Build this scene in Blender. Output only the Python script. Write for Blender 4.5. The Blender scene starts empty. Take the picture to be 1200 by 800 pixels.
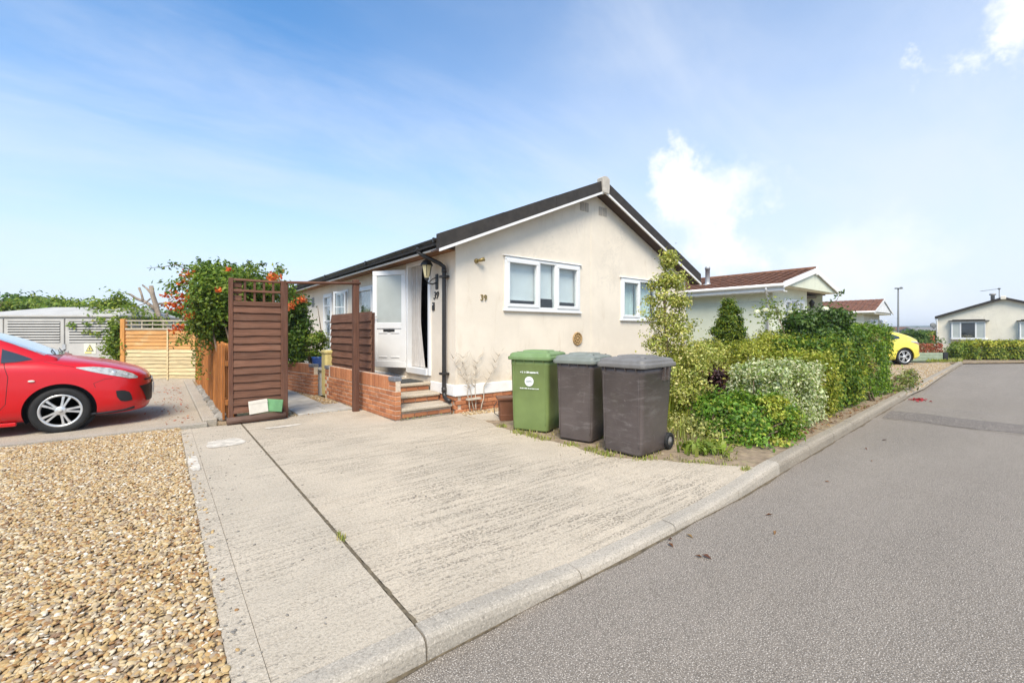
import bpy, bmesh, math, random
import numpy as np
from mathutils import Matrix, Vector
from mathutils.bvhtree import BVHTree

random.seed(7)
RNG = np.random.default_rng(11)
SC = bpy.context.scene
COL = SC.collection
R = math.radians

# ------------------------------------------------------------------ camera
F_PX, HV, CAM_H = 515.0, 388.0, 1.4
YAW = math.atan(412.0 / 515.0)
FW = (math.sin(YAW), math.cos(YAW))
RT = (math.cos(YAW), -math.sin(YAW))
cd = bpy.data.cameras.new('camera')
cam = bpy.data.objects.new('camera', cd)
COL.objects.link(cam)
cam.location = (0, 0, CAM_H)
cam.rotation_euler = (R(90), 0, -YAW)
cd.sensor_width = 36.0
cd.lens = 36.0 * F_PX / 1200.0
cd.shift_y = -0.0100
cd.clip_start = 0.05
cd.clip_end = 4000
SC.camera = cam

# ------------------------------------------------------------------ light
SUN_DIR = Vector((-0.55, -0.66, 1.0)).normalized()
sl = bpy.data.lights.new('sun', 'SUN')
sl.energy = 2.1
sl.angle = R(30)
sl.color = (1.0, 0.90, 0.75)
so = bpy.data.objects.new('sun', sl)
COL.objects.link(so)
so.rotation_euler = SUN_DIR.to_track_quat('Z', 'Y').to_euler()
SC.view_settings.view_transform = 'Standard'
SC.view_settings.look = 'None'
SC.view_settings.gamma = 1.0
SC.view_settings.exposure = 1.36
SC.view_settings.use_curve_mapping = False


def pix_dir(u, v):
    s = (u - 600) / F_PX
    return Vector((FW[0] + s * RT[0], FW[1] + s * RT[1], (HV - v) / F_PX)).normalized()


def make_world():
    w = bpy.data.worlds.new('World')
    SC.world = w
    w.use_nodes = True
    nt = w.node_tree
    nt.nodes.clear()
    N, L = nt.nodes.new, nt.links.new

    def math_(op, a, b=None, clamp=False):
        n = N('ShaderNodeMath'); n.operation = op; n.use_clamp = clamp
        for i, x in enumerate((a, b)):
            if x is None: continue
            if isinstance(x, (int, float)): n.inputs[i].default_value = x
            else: L(x, n.inputs[i])
        return n.outputs[0]

    def ramp(x, a, b, c=0.0, d=1.0, smooth=True):
        n = N('ShaderNodeMapRange'); n.interpolation_type = 'SMOOTHSTEP' if smooth else 'LINEAR'
        n.inputs['From Min'].default_value = a; n.inputs['From Max'].default_value = b
        n.inputs['To Min'].default_value = c; n.inputs['To Max'].default_value = d
        L(x, n.inputs['Value'])
        return n.outputs[0]
    out = N('ShaderNodeOutputWorld'); bg = N('ShaderNodeBackground')
    sky = N('ShaderNodeTexSky'); sky.sky_type = 'NISHITA'; sky.sun_disc = False
    sky.sun_elevation = math.asin(SUN_DIR.z)
    sky.sun_rotation = math.atan2(SUN_DIR.x, SUN_DIR.y)
    sky.air_density = 1.0; sky.dust_density = 0.6; sky.ozone_density = 2.0
    tc = N('ShaderNodeTexCoord')
    vec = tc.outputs['Generated']
    sep = N('ShaderNodeSeparateXYZ'); L(vec, sep.inputs[0])
    z = sep.outputs[2]
    zz = math_('ADD', math_('MAXIMUM', z, 0.0), 0.22)
    comb = N('ShaderNodeCombineXYZ')
    L(math_('DIVIDE', sep.outputs[0], zz), comb.inputs[0]); L(math_('DIVIDE', sep.outputs[1], zz), comb.inputs[1])
    mp = N('ShaderNodeMapping'); mp.inputs['Rotation'].default_value = (0, 0, R(-28)); mp.inputs['Scale'].default_value = (0.55, 1.5, 1)
    L(comb.outputs[0], mp.inputs[0])
    n1 = N('ShaderNodeTexNoise'); n1.inputs['Scale'].default_value = 1.25; n1.inputs['Detail'].default_value = 8; n1.inputs['Roughness'].default_value = 0.6
    n1.inputs['Distortion'].default_value = 0.5
    L(mp.outputs[0], n1.inputs['Vector'])
    wisps = ramp(n1.outputs['Fac'], 0.36, 0.74, 0.0, 0.42)
    n2 = N('ShaderNodeTexNoise'); n2.inputs['Scale'].default_value = 0.9; n2.inputs['Detail'].default_value = 6
    L(comb.outputs[0], n2.inputs['Vector'])
    # high thin cloud thickens towards the east (the road's far end) and towards the horizon
    dn = N('ShaderNodeVectorMath'); dn.operation = 'DOT_PRODUCT'; L(vec, dn.inputs[0])
    e = Vector((0.93, 0.05, -0.35)).normalized(); dn.inputs[1].default_value = e
    east = math_('ADD', dn.outputs['Value'], math_('MULTIPLY', math_('SUBTRACT', n2.outputs['Fac'], 0.5), 0.9))
    bank = ramp(east, -0.05, 0.95, 0.0, 0.60)
    hor = ramp(z, -0.02, 0.50, 0.88, 0.0)
    a = math_('SUBTRACT', 1.0, wisps); b = math_('SUBTRACT', 1.0, bank); c = math_('SUBTRACT', 1.0, hor)
    keep = math_('MULTIPLY', math_('MULTIPLY', a, b), c)
    veil = math_('SUBTRACT', 1.0, keep, True)
    puffs = 1.0
    # separate small cumulus puffs
    n3 = N('ShaderNodeTexNoise'); n3.inputs['Scale'].default_value = 9.0; n3.inputs['Detail'].default_value = 10; n3.inputs['Roughness'].default_value = 0.62
    L(vec, n3.inputs['Vector'])
    jig = math_('MULTIPLY', math_('SUBTRACT', n3.outputs['Fac'], 0.5), 0.30)
    for (u, v, rad, amt) in ((830, 238, 0.095, 0.97), (852, 285, 0.075, 0.85), (800, 222, 0.055, 0.9), (1215, 5, 0.06, 0.95), (1143, 66, 0.03, 0.6), (1010, 330, 0.13, 0.55)):
        d = N('ShaderNodeVectorMath'); d.operation = 'DISTANCE'; L(vec, d.inputs[0]); d.inputs[1].default_value = pix_dir(u, v)
        m = ramp(math_('ADD', d.outputs['Value'], jig), rad * 0.1, rad * 1.25, amt, 0.0)
        puffs = math_('MULTIPLY', puffs, math_('SUBTRACT', 1.0, m))
    cloud = math_('SUBTRACT', 1.0, puffs, True)
    mx = N('ShaderNodeMix'); mx.data_type = 'RGBA'
    tint = N('ShaderNodeMix'); tint.data_type = 'RGBA'; tint.blend_type = 'MULTIPLY'; tint.inputs['Factor'].default_value = 1.0
    L(sky.outputs[0], tint.inputs[6]); tint.inputs[7].default_value = (0.60, 0.95, 1.13, 1)
    mv = N('ShaderNodeMix'); mv.data_type = 'RGBA'
    L(veil, mv.inputs['Factor']); L(tint.outputs[2], mv.inputs[6]); mv.inputs[7].default_value = (3.75, 4.05, 4.6, 1)
    L(cloud, mx.inputs['Factor']); L(mv.outputs[2], mx.inputs[6]); mx.inputs[7].default_value = (4.9, 4.98, 5.15, 1)
    L(mx.outputs[2], bg.inputs[0]); bg.inputs[1].default_value = 0.092
    L(bg.outputs[0], out.inputs[0])


make_world()


# ------------------------------------------------------------------ small helpers
def at(u, v, d):
    """a point of the place, from its bearing and its distance in front of the camera"""
    s = (u - 600) / F_PX * d
    return Vector((d * FW[0] + s * RT[0], d * FW[1] + s * RT[1], CAM_H + (HV - v) / F_PX * d))


class MB:
    def __init__(self):
        self.v, self.f, self.s = [], [], []

    def add(self, vs, fs, smooth=False, M=None):
        o = len(self.v)
        if M is not None: vs = [M @ Vector(p) for p in vs]
        self.v.extend([tuple(p) for p in vs])
        for f in fs:
            self.f.append([i + o for i in f]); self.s.append(smooth)
        return self

    def box(self, x0, x1, y0, y1, z0, z1, c=0.0, M=None):
        if x0 > x1: x0, x1 = x1, x0
        if y0 > y1: y0, y1 = y1, y0
        if z0 > z1: z0, z1 = z1, z0
        if c <= 0:
            vs = [(x, y, z) for z in (z0, z1) for y in (y0, y1) for x in (x0, x1)]
            return self.add(vs, [(0, 2, 3, 1), (4, 5, 7, 6), (0, 1, 5, 4), (2, 6, 7, 3), (0, 4, 6, 2), (1, 3, 7, 5)], False, M)
        c = min(c, (x1 - x0) * .45, (y1 - y0) * .45, (z1 - z0) * .45)
        bm = bmesh.new()
        for sx in (0, 1):
            for sy in (0, 1):
                for sz in (0, 1):
                    X = (x0, x1)[sx]; Y = (y0, y1)[sy]; Z = (z0, z1)[sz]
                    ix = X + (c, -c)[sx]; iy = Y + (c, -c)[sy]; iz = Z + (c, -c)[sz]
                    bm.verts.new((X, iy, iz)); bm.verts.new((ix, Y, iz)); bm.verts.new((ix, iy, Z))
        r = bmesh.ops.convex_hull(bm, input=bm.verts)
        bmesh.ops.dissolve_limit(bm, angle_limit=R(1), verts=bm.verts, edges=bm.edges)
        bm.verts.index_update()
        self.add([v.co.copy() for v in bm.verts], [[v.index for v in f.verts] for f in bm.faces], False, M)
        bm.free()
        return self

    def prism(self, poly, d0, d1, axis='z', M=None, smooth=False):
        n = len(poly)
        def mk(a, b, c):
            return (a, b, c) if axis == 'z' else ((a, c, b) if axis == 'y' else (c, a, b))
        vs = [mk(a, b, d0) for a, b in poly] + [mk(a, b, d1) for a, b in poly]
        fs = [list(range(n))[::-1], list(range(n, 2 * n))] + [(i, (i + 1) % n, n + (i + 1) % n, n + i) for i in range(n)]
        return self.add(vs, fs, smooth, M)

    def tube(self, pts, r, n=8, M=None, caps=True):
        pts = [Vector(p) for p in pts]
        k = len(pts)
        rr = [r] * k if isinstance(r, (int, float)) else list(r)
        vs, fs = [], []
        up = None
        for i, p in enumerate(pts):
            t = (pts[min(i + 1, k - 1)] - pts[max(i - 1, 0)]).normalized()
            if up is None or abs(up.dot(t)) > 0.98:
                up = Vector((0, 0, 1)) if abs(t.z) < 0.9 else Vector((1, 0, 0))
            a = t.cross(up).normalized(); b = a.cross(t).normalized(); up = b
            for j in range(n):
                an = 2 * math.pi * j / n
                vs.append(p + (a * math.cos(an) + b * math.sin(an)) * rr[i])
        for i in range(k - 1):
            for j in range(n):
                fs.append((i * n + j, i * n + (j + 1) % n, (i + 1) * n + (j + 1) % n, (i + 1) * n + j))
        if caps:
            fs.append(list(range(n))[::-1]); fs.append([(k - 1) * n + j for j in range(n)])
        return self.add(vs, fs, True, M)

    def lathe(self, prof, n=24, M=None, smooth=True, caps=True):
        vs, fs = [], []
        k = len(prof)
        for r, z in prof:
            for j in range(n):
                a = 2 * math.pi * j / n
                vs.append((r * math.cos(a), r * math.sin(a), z))
        for i in range(k - 1):
            for j in range(n):
                fs.append((i * n + j, i * n + (j + 1) % n, (i + 1) * n + (j + 1) % n, (i + 1) * n + j))
        if caps: fs.append(list(range(n))[::-1]); fs.append([(k - 1) * n + j for j in range(n)])
        return self.add(vs, fs, smooth, M)

    def grid(self, fn, nu, nv, smooth=True, M=None):
        vs = [fn(i / nu, j / nv) for j in range(nv + 1) for i in range(nu + 1)]
        w = nu + 1
        fs = [(j * w + i, j * w + i + 1, (j + 1) * w + i + 1, (j + 1) * w + i) for j in range(nv) for i in range(nu)]
        return self.add(vs, fs, smooth, M)

    def ball(self, c, r, n=12, m=8, M=None):
        rx, ry, rz = (r, r, r) if isinstance(r, (int, float)) else r
        vs, fs = [], []
        for i in range(1, m):
            ph = math.pi * i / m
            for j in range(n):
                a = 2 * math.pi * j / n
                vs.append((c[0] + rx * math.sin(ph) * math.cos(a), c[1] + ry * math.sin(ph) * math.sin(a), c[2] + rz * math.cos(ph)))
        t = len(vs); vs.append((c[0], c[1], c[2] + rz)); vs.append((c[0], c[1], c[2] - rz))
        for i in range(m - 2):
            for j in range(n):
                fs.append((i * n + j, (i + 1) * n + j, (i + 1) * n + (j + 1) % n, i * n + (j + 1) % n))
        for j in range(n):
            fs.append((t, j, (j + 1) % n)); fs.append((t + 1, (m - 2) * n + (j + 1) % n, (m - 2) * n + j))
        return self.add(vs, fs, True, M)

    def mesh(self, name, M=None, recalc=True):
        me = bpy.data.meshes.new(name)
        vs = self.v if M is None else [M @ Vector(p) for p in self.v]
        me.from_pydata([tuple(p) for p in vs], [], self.f)
        me.polygons.foreach_set('use_smooth', self.s)
        if recalc:
            bm = bmesh.new(); bm.from_mesh(me)
            bmesh.ops.recalc_face_normals(bm, faces=bm.faces)
            bm.to_mesh(me); bm.free()
        me.update()
        return me

    def build(self, name, mat, parent=None, world=False, recalc=True, kind=None):
        M = None
        if parent is not None and world: M = WM[parent.name].inverted()
        me = self.mesh(name, M, recalc)
        return link(name, me, mat, parent, kind)


WM = {}


def link(name, me, mat, parent=None, kind=None, loc=None, rot=None):
    o = bpy.data.objects.new(name, me)
    COL.objects.link(o)
    if mat is not None and len(me.materials) == 0: me.materials.append(mat)
    if parent is not None:
        o.parent = parent
        WM[o.name] = WM[parent.name]
    else:
        WM[o.name] = Matrix.Identity(4)
    if loc is not None: o.location = loc
    if rot is not None: o.rotation_euler = rot
    if kind: o['kind'] = kind
    return o


def tag(o, label=None, cat=None, group=None, kind=None):
    if label: o['label'] = label
    if cat: o['category'] = cat
    if group: o['group'] = group
    if kind: o['kind'] = kind
    return o


def thing(name, label, cat, loc=(0, 0, 0), rz=0.0, group=None, kind=None):
    o = bpy.data.objects.new(name, None)
    COL.objects.link(o)
    o.empty_display_size = 0.2
    o.location = loc; o.rotation_euler = (0, 0, rz)
    WM[o.name] = Matrix.Translation(Vector(loc)) @ Matrix.Rotation(rz, 4, 'Z')
    return tag(o, label, cat, group, kind)


def struct_root(name):
    o = thing(name, None, None)
    o['kind'] = 'structure'
    return o


RZ_CAM = -YAW     # local x = to the right of the picture, local y = away


# ------------------------------------------------------------------ materials
def nodes_of(name):
    m = bpy.data.materials.new(name); m.use_nodes = True
    nt = m.node_tree
    return m, nt, nt.nodes['Principled BSDF']


def sub(c, k): return tuple(min(1, max(0, x * k)) for x in c[:3]) + (1,)


def mix(nt, fac, a, b, blend='MIX'):
    n = nt.nodes.new('ShaderNodeMix'); n.data_type = 'RGBA'; n.blend_type = blend
    for x, i in ((fac, 0), (a, 6), (b, 7)):
        if isinstance(x, (int, float)): n.inputs[i].default_value = x
        elif isinstance(x, tuple): n.inputs[i].default_value = x if len(x) == 4 else x + (1,)
        else: nt.links.new(x, n.inputs[i])
    return n.outputs[2]


def noise(nt, scale, detail=4, rough=0.55, vec=None, stretch=None, distort=0, rot=None):
    n = nt.nodes.new('ShaderNodeTexNoise')
    n.inputs['Scale'].default_value = scale; n.inputs['Detail'].default_value = detail
    n.inputs['Roughness'].default_value = rough; n.inputs['Distortion'].default_value = distort
    if vec is None:
        vec = nt.nodes.new('ShaderNodeNewGeometry').outputs['Position']
    if stretch:
        mp = nt.nodes.new('ShaderNodeMapping'); mp.inputs['Scale'].default_value = stretch
        if rot: mp.inputs['Rotation'].default_value = rot
        nt.links.new(vec, mp.inputs[0]); vec = mp.outputs[0]
    nt.links.new(vec, n.inputs['Vector'])
    return n.outputs['Fac']


def rng(nt, x, a, b, c=0.0, d=1.0):
    n = nt.nodes.new('ShaderNodeMapRange'); n.interpolation_type = 'SMOOTHSTEP'
    n.inputs['From Min'].default_value = a; n.inputs['From Max'].default_value = b
    n.inputs['To Min'].default_value = c; n.inputs['To Max'].default_value = d
    nt.links.new(x, n.inputs['Value'])
    return n.outputs[0]


def bump(nt, bsdf, h, strength=0.4, dist=0.01, prev=None):
    b = nt.nodes.new('ShaderNodeBump'); b.inputs['Strength'].default_value = strength; b.inputs['Distance'].default_value = dist
    nt.links.new(h, b.inputs['Height'])
    if prev is not None: nt.links.new(prev, b.inputs['Normal'])
    nt.links.new(b.outputs[0], bsdf.inputs['Normal'])
    return b.outputs[0]


def objvar(nt, col, amount):
    oi = nt.nodes.new('ShaderNodeObjectInfo')
    h = nt.nodes.new('ShaderNodeHueSaturation')
    nt.links.new(rng(nt, oi.outputs['Random'], 0, 1, 1 - amount, 1 + amount), h.inputs['Value'])
    nt.links.new(col, h.inputs['Color'])
    return h.outputs[0]


def M_(name, col, rough=0.6, var=0.12, scale=6, b=0.0, bscale=90, metal=0.0, spec=0.4, coat=0.0, rand=0.0, dirt=None, dirt_amt=0.5, stretch=None):
    m, nt, p = nodes_of(name)
    n = noise(nt, scale, 5, 0.6, stretch=stretch)
    c = mix(nt, rng(nt, n, 0.3, 0.7), sub(col, 1 - var), sub(col, 1 + var))
    if dirt:
        c = mix(nt, rng(nt, noise(nt, scale * 0.45 + 0.7, 7, 0.68), 0.5, 0.78, 0, dirt_amt), c, dirt)
    if rand: c = objvar(nt, c, rand)
    nt.links.new(c, p.inputs['Base Color'])
    p.inputs['Roughness'].default_value = rough
    p.inputs['Metallic'].default_value = metal
    p.inputs['Specular IOR Level'].default_value = spec
    if coat:
        p.inputs['Coat Weight'].default_value = coat; p.inputs['Coat Roughness'].default_value = 0.06
    if b: bump(nt, p, noise(nt, bscale, 4, 0.6), b, 0.006)
    return m


def leaf_mat(name, gloss=0.45):
    m, nt, p = nodes_of(name)
    a = nt.nodes.new('ShaderNodeAttribute'); a.attribute_name = 'tint'; a.attribute_type = 'GEOMETRY'
    nt.links.new(a.outputs['Color'], p.inputs['Base Color'])
    p.inputs['Roughness'].default_value = gloss
    p.inputs['Specular IOR Level'].default_value = 0.35
    out = nt.nodes['Material Output']
    tr = nt.nodes.new('ShaderNodeBsdfTranslucent')
    tc = mix(nt, 1.0, a.outputs['Color'], (1.0, 1.05, 0.6), 'MULTIPLY')
    nt.links.new(tc, tr.inputs['Color'])
    ms = nt.nodes.new('ShaderNodeMixShader'); ms.inputs[0].default_value = 0.40
    nt.links.new(p.outputs[0], ms.inputs[1]); nt.links.new(tr.outputs[0], ms.inputs[2]); nt.links.new(ms.outputs[0], out.inputs[0])
    return m


def glass_mat(name, tint=(0.92, 0.95, 0.95), refl=1.0):
    m, nt, p = nodes_of(name)
    out = nt.nodes['Material Output']
    tr = nt.nodes.new('ShaderNodeBsdfTransparent'); tr.inputs[0].default_value = tint + (1,)
    gl = nt.nodes.new('ShaderNodeBsdfGlossy'); gl.inputs['Roughness'].default_value = 0.015
    gl.inputs['Color'].default_value = (0.95, 0.97, 1, 1)
    lw = nt.nodes.new('ShaderNodeLayerWeight'); lw.inputs['Blend'].default_value = 0.5
    pw = nt.nodes.new('ShaderNodeMath'); pw.operation = 'POWER'; pw.inputs[1].default_value = 4.0
    nt.links.new(lw.outputs['Facing'], pw.inputs[0])
    mm = nt.nodes.new('ShaderNodeMath'); mm.operation = 'MULTIPLY_ADD'; mm.use_clamp = True; mm.inputs[1].default_value = 0.85 * refl; mm.inputs[2].default_value = 0.055 * refl
    nt.links.new(pw.outputs[0], mm.inputs[0])
    ms = nt.nodes.new('ShaderNodeMixShader')
    nt.links.new(mm.outputs[0], ms.inputs[0]); nt.links.new(tr.outputs[0], ms.inputs[1]); nt.links.new(gl.outputs[0], ms.inputs[2])
    nt.links.new(ms.outputs[0], out.inputs[0])
    return m


def wood_mat(name, col, axis='x', var=0.28, rough=0.75, rand=0.16, pale=None, pale_amt=0.4):
    """grain runs along the given world or object axis"""
    m, nt, p = nodes_of(name)
    tc = nt.nodes.new('ShaderNodeTexCoord')
    oi = nt.nodes.new('ShaderNodeObjectInfo')
    ad = nt.nodes.new('ShaderNodeVectorMath'); ad.operation = 'ADD'
    mu = nt.nodes.new('ShaderNodeVectorMath'); mu.operation = 'SCALE'; mu.inputs['Scale'].default_value = 37.0
    cb = nt.nodes.new('ShaderNodeCombineXYZ')
    for i in range(3): nt.links.new(oi.outputs['Random'], cb.inputs[i])
    nt.links.new(cb.outputs[0], mu.inputs[0]); nt.links.new(tc.outputs['Object'], ad.inputs[0]); nt.links.new(mu.outputs[0], ad.inputs[1])
    st = {'x': (1.2, 26, 26), 'y': (26, 1.2, 26), 'z': (26, 26, 1.2)}[axis]
    g = noise(nt, 2.6, 5, 0.65, ad.outputs[0], st, 0.4)
    k = noise(nt, 2.2, 4, 0.6, ad.outputs[0])
    c = mix(nt, rng(nt, g, 0.32, 0.68), sub(col, 1 - var), sub(col, 1 + var))
    c = mix(nt, rng(nt, k, 0.5, 0.75, 0, pale_amt), c, pale if pale else sub(col, 0.6))
    c = objvar(nt, c, rand)
    nt.links.new(c, p.inputs['Base Color'])
    p.inputs['Roughness'].default_value = rough; p.inputs['Specular IOR Level'].default_value = 0.25
    bump(nt, p, g, 0.35, 0.004)
    return m


def concrete_mat(name, col, ridges=1.0, pits=0.66):
    m, nt, p = nodes_of(name)
    big = noise(nt, 0.9, 6, 0.65)
    mid = noise(nt, 5, 5, 0.7)
    fine = noise(nt, 170, 3, 0.75)
    grain = noise(nt, 62, 4, 0.75)
    c = mix(nt, rng(nt, big, 0.34, 0.66), sub(col, 0.90), sub((col[0] * 1.08, col[1] * 1.07, col[2] * 1.06), 1.0))
    c = mix(nt, rng(nt, mid, 0.48, 0.75, 0, 0.32), c, (col[0] * 0.80, col[1] * 0.76, col[2] * 0.70))
    c = mix(nt, rng(nt, grain, 0.38, 0.52, 0.60, 0), c, sub(col, 0.52))
    c = mix(nt, rng(nt, fine, 0.36, 0.5, 0.55, 0), c, sub(col, 0.50))
    c = mix(nt, rng(nt, noise(nt, 95, 2, 0.5), 0.58, 0.68, 0, 0.5), c, (0.66, 0.58, 0.47))
    h = grain
    if ridges:
        line = noise(nt, 34, 3, 0.6, None, (0.05, 1, 1), 0.15)
        area = rng(nt, noise(nt, 0.9, 4, 0.65, None, (0.7, 1, 1)), 0.36, 0.58, 0.12, 1.0)
        spk = rng(nt, noise(nt, 60, 3, 0.65, None, (0.8, 1.1, 1)), 0.49, 0.60)
        mul = nt.nodes.new('ShaderNodeMath'); mul.operation = 'MULTIPLY'
        nt.links.new(rng(nt, line, 0.44, 0.60), mul.inputs[0]); nt.links.new(area, mul.inputs[1])
        mul2 = nt.nodes.new('ShaderNodeMath'); mul2.operation = 'MULTIPLY'
        nt.links.new(mul.outputs[0], mul2.inputs[0]); nt.links.new(spk, mul2.inputs[1])
        mul3 = nt.nodes.new('ShaderNodeMath'); mul3.operation = 'MULTIPLY'; mul3.inputs[1].default_value = pits * ridges
        nt.links.new(mul2.outputs[0], mul3.inputs[0])
        c = mix(nt, mul3.outputs[0], c, (0.155, 0.125, 0.095))
        mul4 = nt.nodes.new('ShaderNodeMath'); mul4.operation = 'MULTIPLY_ADD'; mul4.inputs[1].default_value = -1.2 * ridges
        nt.links.new(mul2.outputs[0], mul4.inputs[0]); nt.links.new(grain, mul4.inputs[2]); h = mul4.outputs[0]
    vo = nt.nodes.new('ShaderNodeTexVoronoi'); vo.inputs['Scale'].default_value = 13
    nt.links.new(nt.nodes.new('ShaderNodeNewGeometry').outputs['Position'], vo.inputs['Vector'])
    c = mix(nt, rng(nt, vo.outputs['Distance'], 0.05, 0.12, 0.45, 0), c, (0.10, 0.085, 0.07))
    nt.links.new(c, p.inputs['Base Color'])
    p.inputs['Roughness'].default_value = 0.9; p.inputs['Specular IOR Level'].default_value = 0.2
    bump(nt, p, h, 0.7, 0.008)
    return m


def asphalt_mat(name, col):
    m, nt, p = nodes_of(name)
    fine = noise(nt, 150, 2, 0.6)
    agg = nt.nodes.new('ShaderNodeTexVoronoi'); agg.inputs['Scale'].default_value = 95
    pos = nt.nodes.new('ShaderNodeNewGeometry').outputs['Position']
    nt.links.new(pos, agg.inputs['Vector'])
    big = noise(nt, 0.5, 6, 0.65, None, (0.35, 1.2, 1))
    c = mix(nt, rng(nt, big, 0.36, 0.64), sub(col, 0.80), sub(col, 1.18))
    c = mix(nt, rng(nt, noise(nt, 0.8, 5, 0.7, None, (0.12, 1.6, 1)), 0.5, 0.68, 0, 0.45), c, sub((col[0] * 1.0, col[1] * 1.0, col[2] * 0.98), 1.35))
    c = mix(nt, rng(nt, noise(nt, 7, 6, 0.75), 0.60, 0.74, 0, 0.45), c, sub(col, 0.62))
    c = mix(nt, rng(nt, noise(nt, 2.6, 6, 0.7), 0.45, 0.72, 0, 0.35), c, sub((col[0] * 1.02, col[1] * 0.98, col[2] * 0.92), 0.72))
    c = mix(nt, 0.50, c, mix(nt, agg.outputs['Color'], sub(col, 0.55), sub(col, 1.75)))
    c = mix(nt, rng(nt, fine, 0.56, 0.63, 0, 0.85), c, sub((0.62, 0.55, 0.47), 1))
    c = mix(nt, rng(nt, fine, 0.40, 0.33, 0, 0.55), c, (0.03, 0.028, 0.027))
    nt.links.new(c, p.inputs['Base Color'])
    p.inputs['Roughness'].default_value = 0.85; p.inputs['Specular IOR Level'].default_value = 0.3
    bump(nt, p, agg.outputs['Distance'], 0.6, 0.006)
    return m


def render_mat(name, col):
    """painted, slightly stained wall render"""
    m, nt, p = nodes_of(name)
    n = noise(nt, 1.3, 6, 0.65)
    c = mix(nt, rng(nt, n, 0.35, 0.68), sub(col, 0.93), sub(col, 1.03))
    st = noise(nt, 2.6, 7, 0.72, None, (1.6, 1.6, 0.35), 0.8)
    c = mix(nt, rng(nt, st, 0.54, 0.8, 0, 0.6), c, (col[0] * 0.72, col[1] * 0.66, col[2] * 0.58))
    cr = noise(nt, 1.7, 9, 0.8, None, None, 1.6)
    mm = nt.nodes.new('ShaderNodeMath'); mm.operation = 'ABSOLUTE'
    ss = nt.nodes.new('ShaderNodeMath'); ss.operation = 'SUBTRACT'; ss.inputs[1].default_value = 0.5
    nt.links.new(cr, ss.inputs[0]); nt.links.new(ss.outputs[0], mm.inputs[0])
    patch = rng(nt, noise(nt, 0.8, 2, 0.5), 0.5, 0.66)
    lines = rng(nt, mm.outputs[0], 0.0, 0.011, 0.75, 0)
    k = nt.nodes.new('ShaderNodeMath'); k.operation = 'MULTIPLY'; nt.links.new(patch, k.inputs[0]); nt.links.new(lines, k.inputs[1])
    c = mix(nt, k.outputs[0], c, (0.42, 0.38, 0.33))
    sp = nt.nodes.new('ShaderNodeSeparateXYZ'); nt.links.new(nt.nodes.new('ShaderNodeNewGeometry').outputs['Position'], sp.inputs[0])
    ad = nt.nodes.new('ShaderNodeMath'); ad.operation = 'MULTIPLY_ADD'; ad.inputs[1].default_value = -1.1
    nt.links.new(noise(nt, 3.5, 6, 0.7), ad.inputs[0]); nt.links.new(sp.outputs[2], ad.inputs[2])
    c = mix(nt, rng(nt, ad.outputs[0], -0.25, 0.35, 0.45, 0), c, (col[0] * 0.72, col[1] * 0.68, col[2] * 0.60))
    nt.links.new(c, p.inputs['Base Color'])
    p.inputs['Roughness'].default_value = 0.85; p.inputs['Specular IOR Level'].default_value = 0.2
    bump(nt, p, noise(nt, 38, 6, 0.7), 0.5, 0.008)
    return m


def brick_mat(name, col):
    m, nt, p = nodes_of(name)
    oi = nt.nodes.new('ShaderNodeObjectInfo')
    n = noise(nt, 14, 6, 0.7)
    c = mix(nt, oi.outputs['Random'], (col[0] * 0.72, col[1] * 0.66, col[2] * 0.64), (col[0] * 1.15, col[1] * 1.16, col[2] * 1.1))
    c = mix(nt, rng(nt, n, 0.45, 0.75, 0, 0.4), c, sub(col, 0.55))
    c = mix(nt, rng(nt, noise(nt, 5, 6, 0.7), 0.58, 0.8, 0, 0.45), c, (0.52, 0.44, 0.36))
    nt.links.new(c, p.inputs['Base Color'])
    p.inputs['Roughness'].default_value = 0.85; p.inputs['Specular IOR Level'].default_value = 0.2
    bump(nt, p, noise(nt, 60, 4, 0.7), 0.4, 0.005)
    return m


MT = {}
MT['concrete'] = concrete_mat('concrete', (0.565, 0.475, 0.358), 1.0)
MT['concrete_plain'] = concrete_mat('concrete_plain', (0.55, 0.468, 0.358), 0.6)
MT['kerb'] = concrete_mat('kerb_concrete', (0.45, 0.395, 0.32), 0.0)
MT['kerb_old'] = concrete_mat('weathered_kerb', (0.345, 0.295, 0.23), 0.35)
MT['pad'] = concrete_mat('pad_concrete', (0.47, 0.40, 0.31), 0.25)
MT['slab'] = M_('paving_slab', (0.40, 0.37, 0.32), 0.9, 0.15, 5, 0.4, 60, rand=0.1, dirt=(0.22, 0.2, 0.16, 1))
MT['asphalt'] = asphalt_mat('asphalt', (0.194, 0.163, 0.130))
MT['asphalt_dark'] = asphalt_mat('asphalt_dark', (0.120, 0.100, 0.084))
MT['render'] = render_mat('cream_render', (0.775, 0.68, 0.555))
MT['green_render'] = render_mat('pale_green_render', (0.68, 0.69, 0.54))
MT['cream2'] = render_mat('warm_cream_render', (0.74, 0.67, 0.52))
MT['white_render'] = render_mat('pale_cream_render', (0.76, 0.70, 0.57))
MT['white'] = M_('white_upvc', (0.74, 0.735, 0.72), 0.35, 0.03, 3, spec=0.5)
MT['white_paint'] = M_('white_paint', (0.78, 0.76, 0.73), 0.6, 0.05, 3, dirt=(0.55, 0.5, 0.44, 1), dirt_amt=0.35)
MT['brick'] = brick_mat('red_brick', (0.47, 0.195, 0.095))
MT['mortar'] = M_('mortar', (0.58, 0.47, 0.36), 0.95, 0.15, 20, 0.4, 80)
MT['slate'] = M_('blue_brick', (0.17, 0.17, 0.18), 0.7, 0.2, 12, 0.3)
MT['roof_dark'] = M_('dark_verge', (0.036, 0.030, 0.025), 0.75, 0.25, 5, 0.4, 40, dirt=(0.055, 0.046, 0.036, 1))
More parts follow.
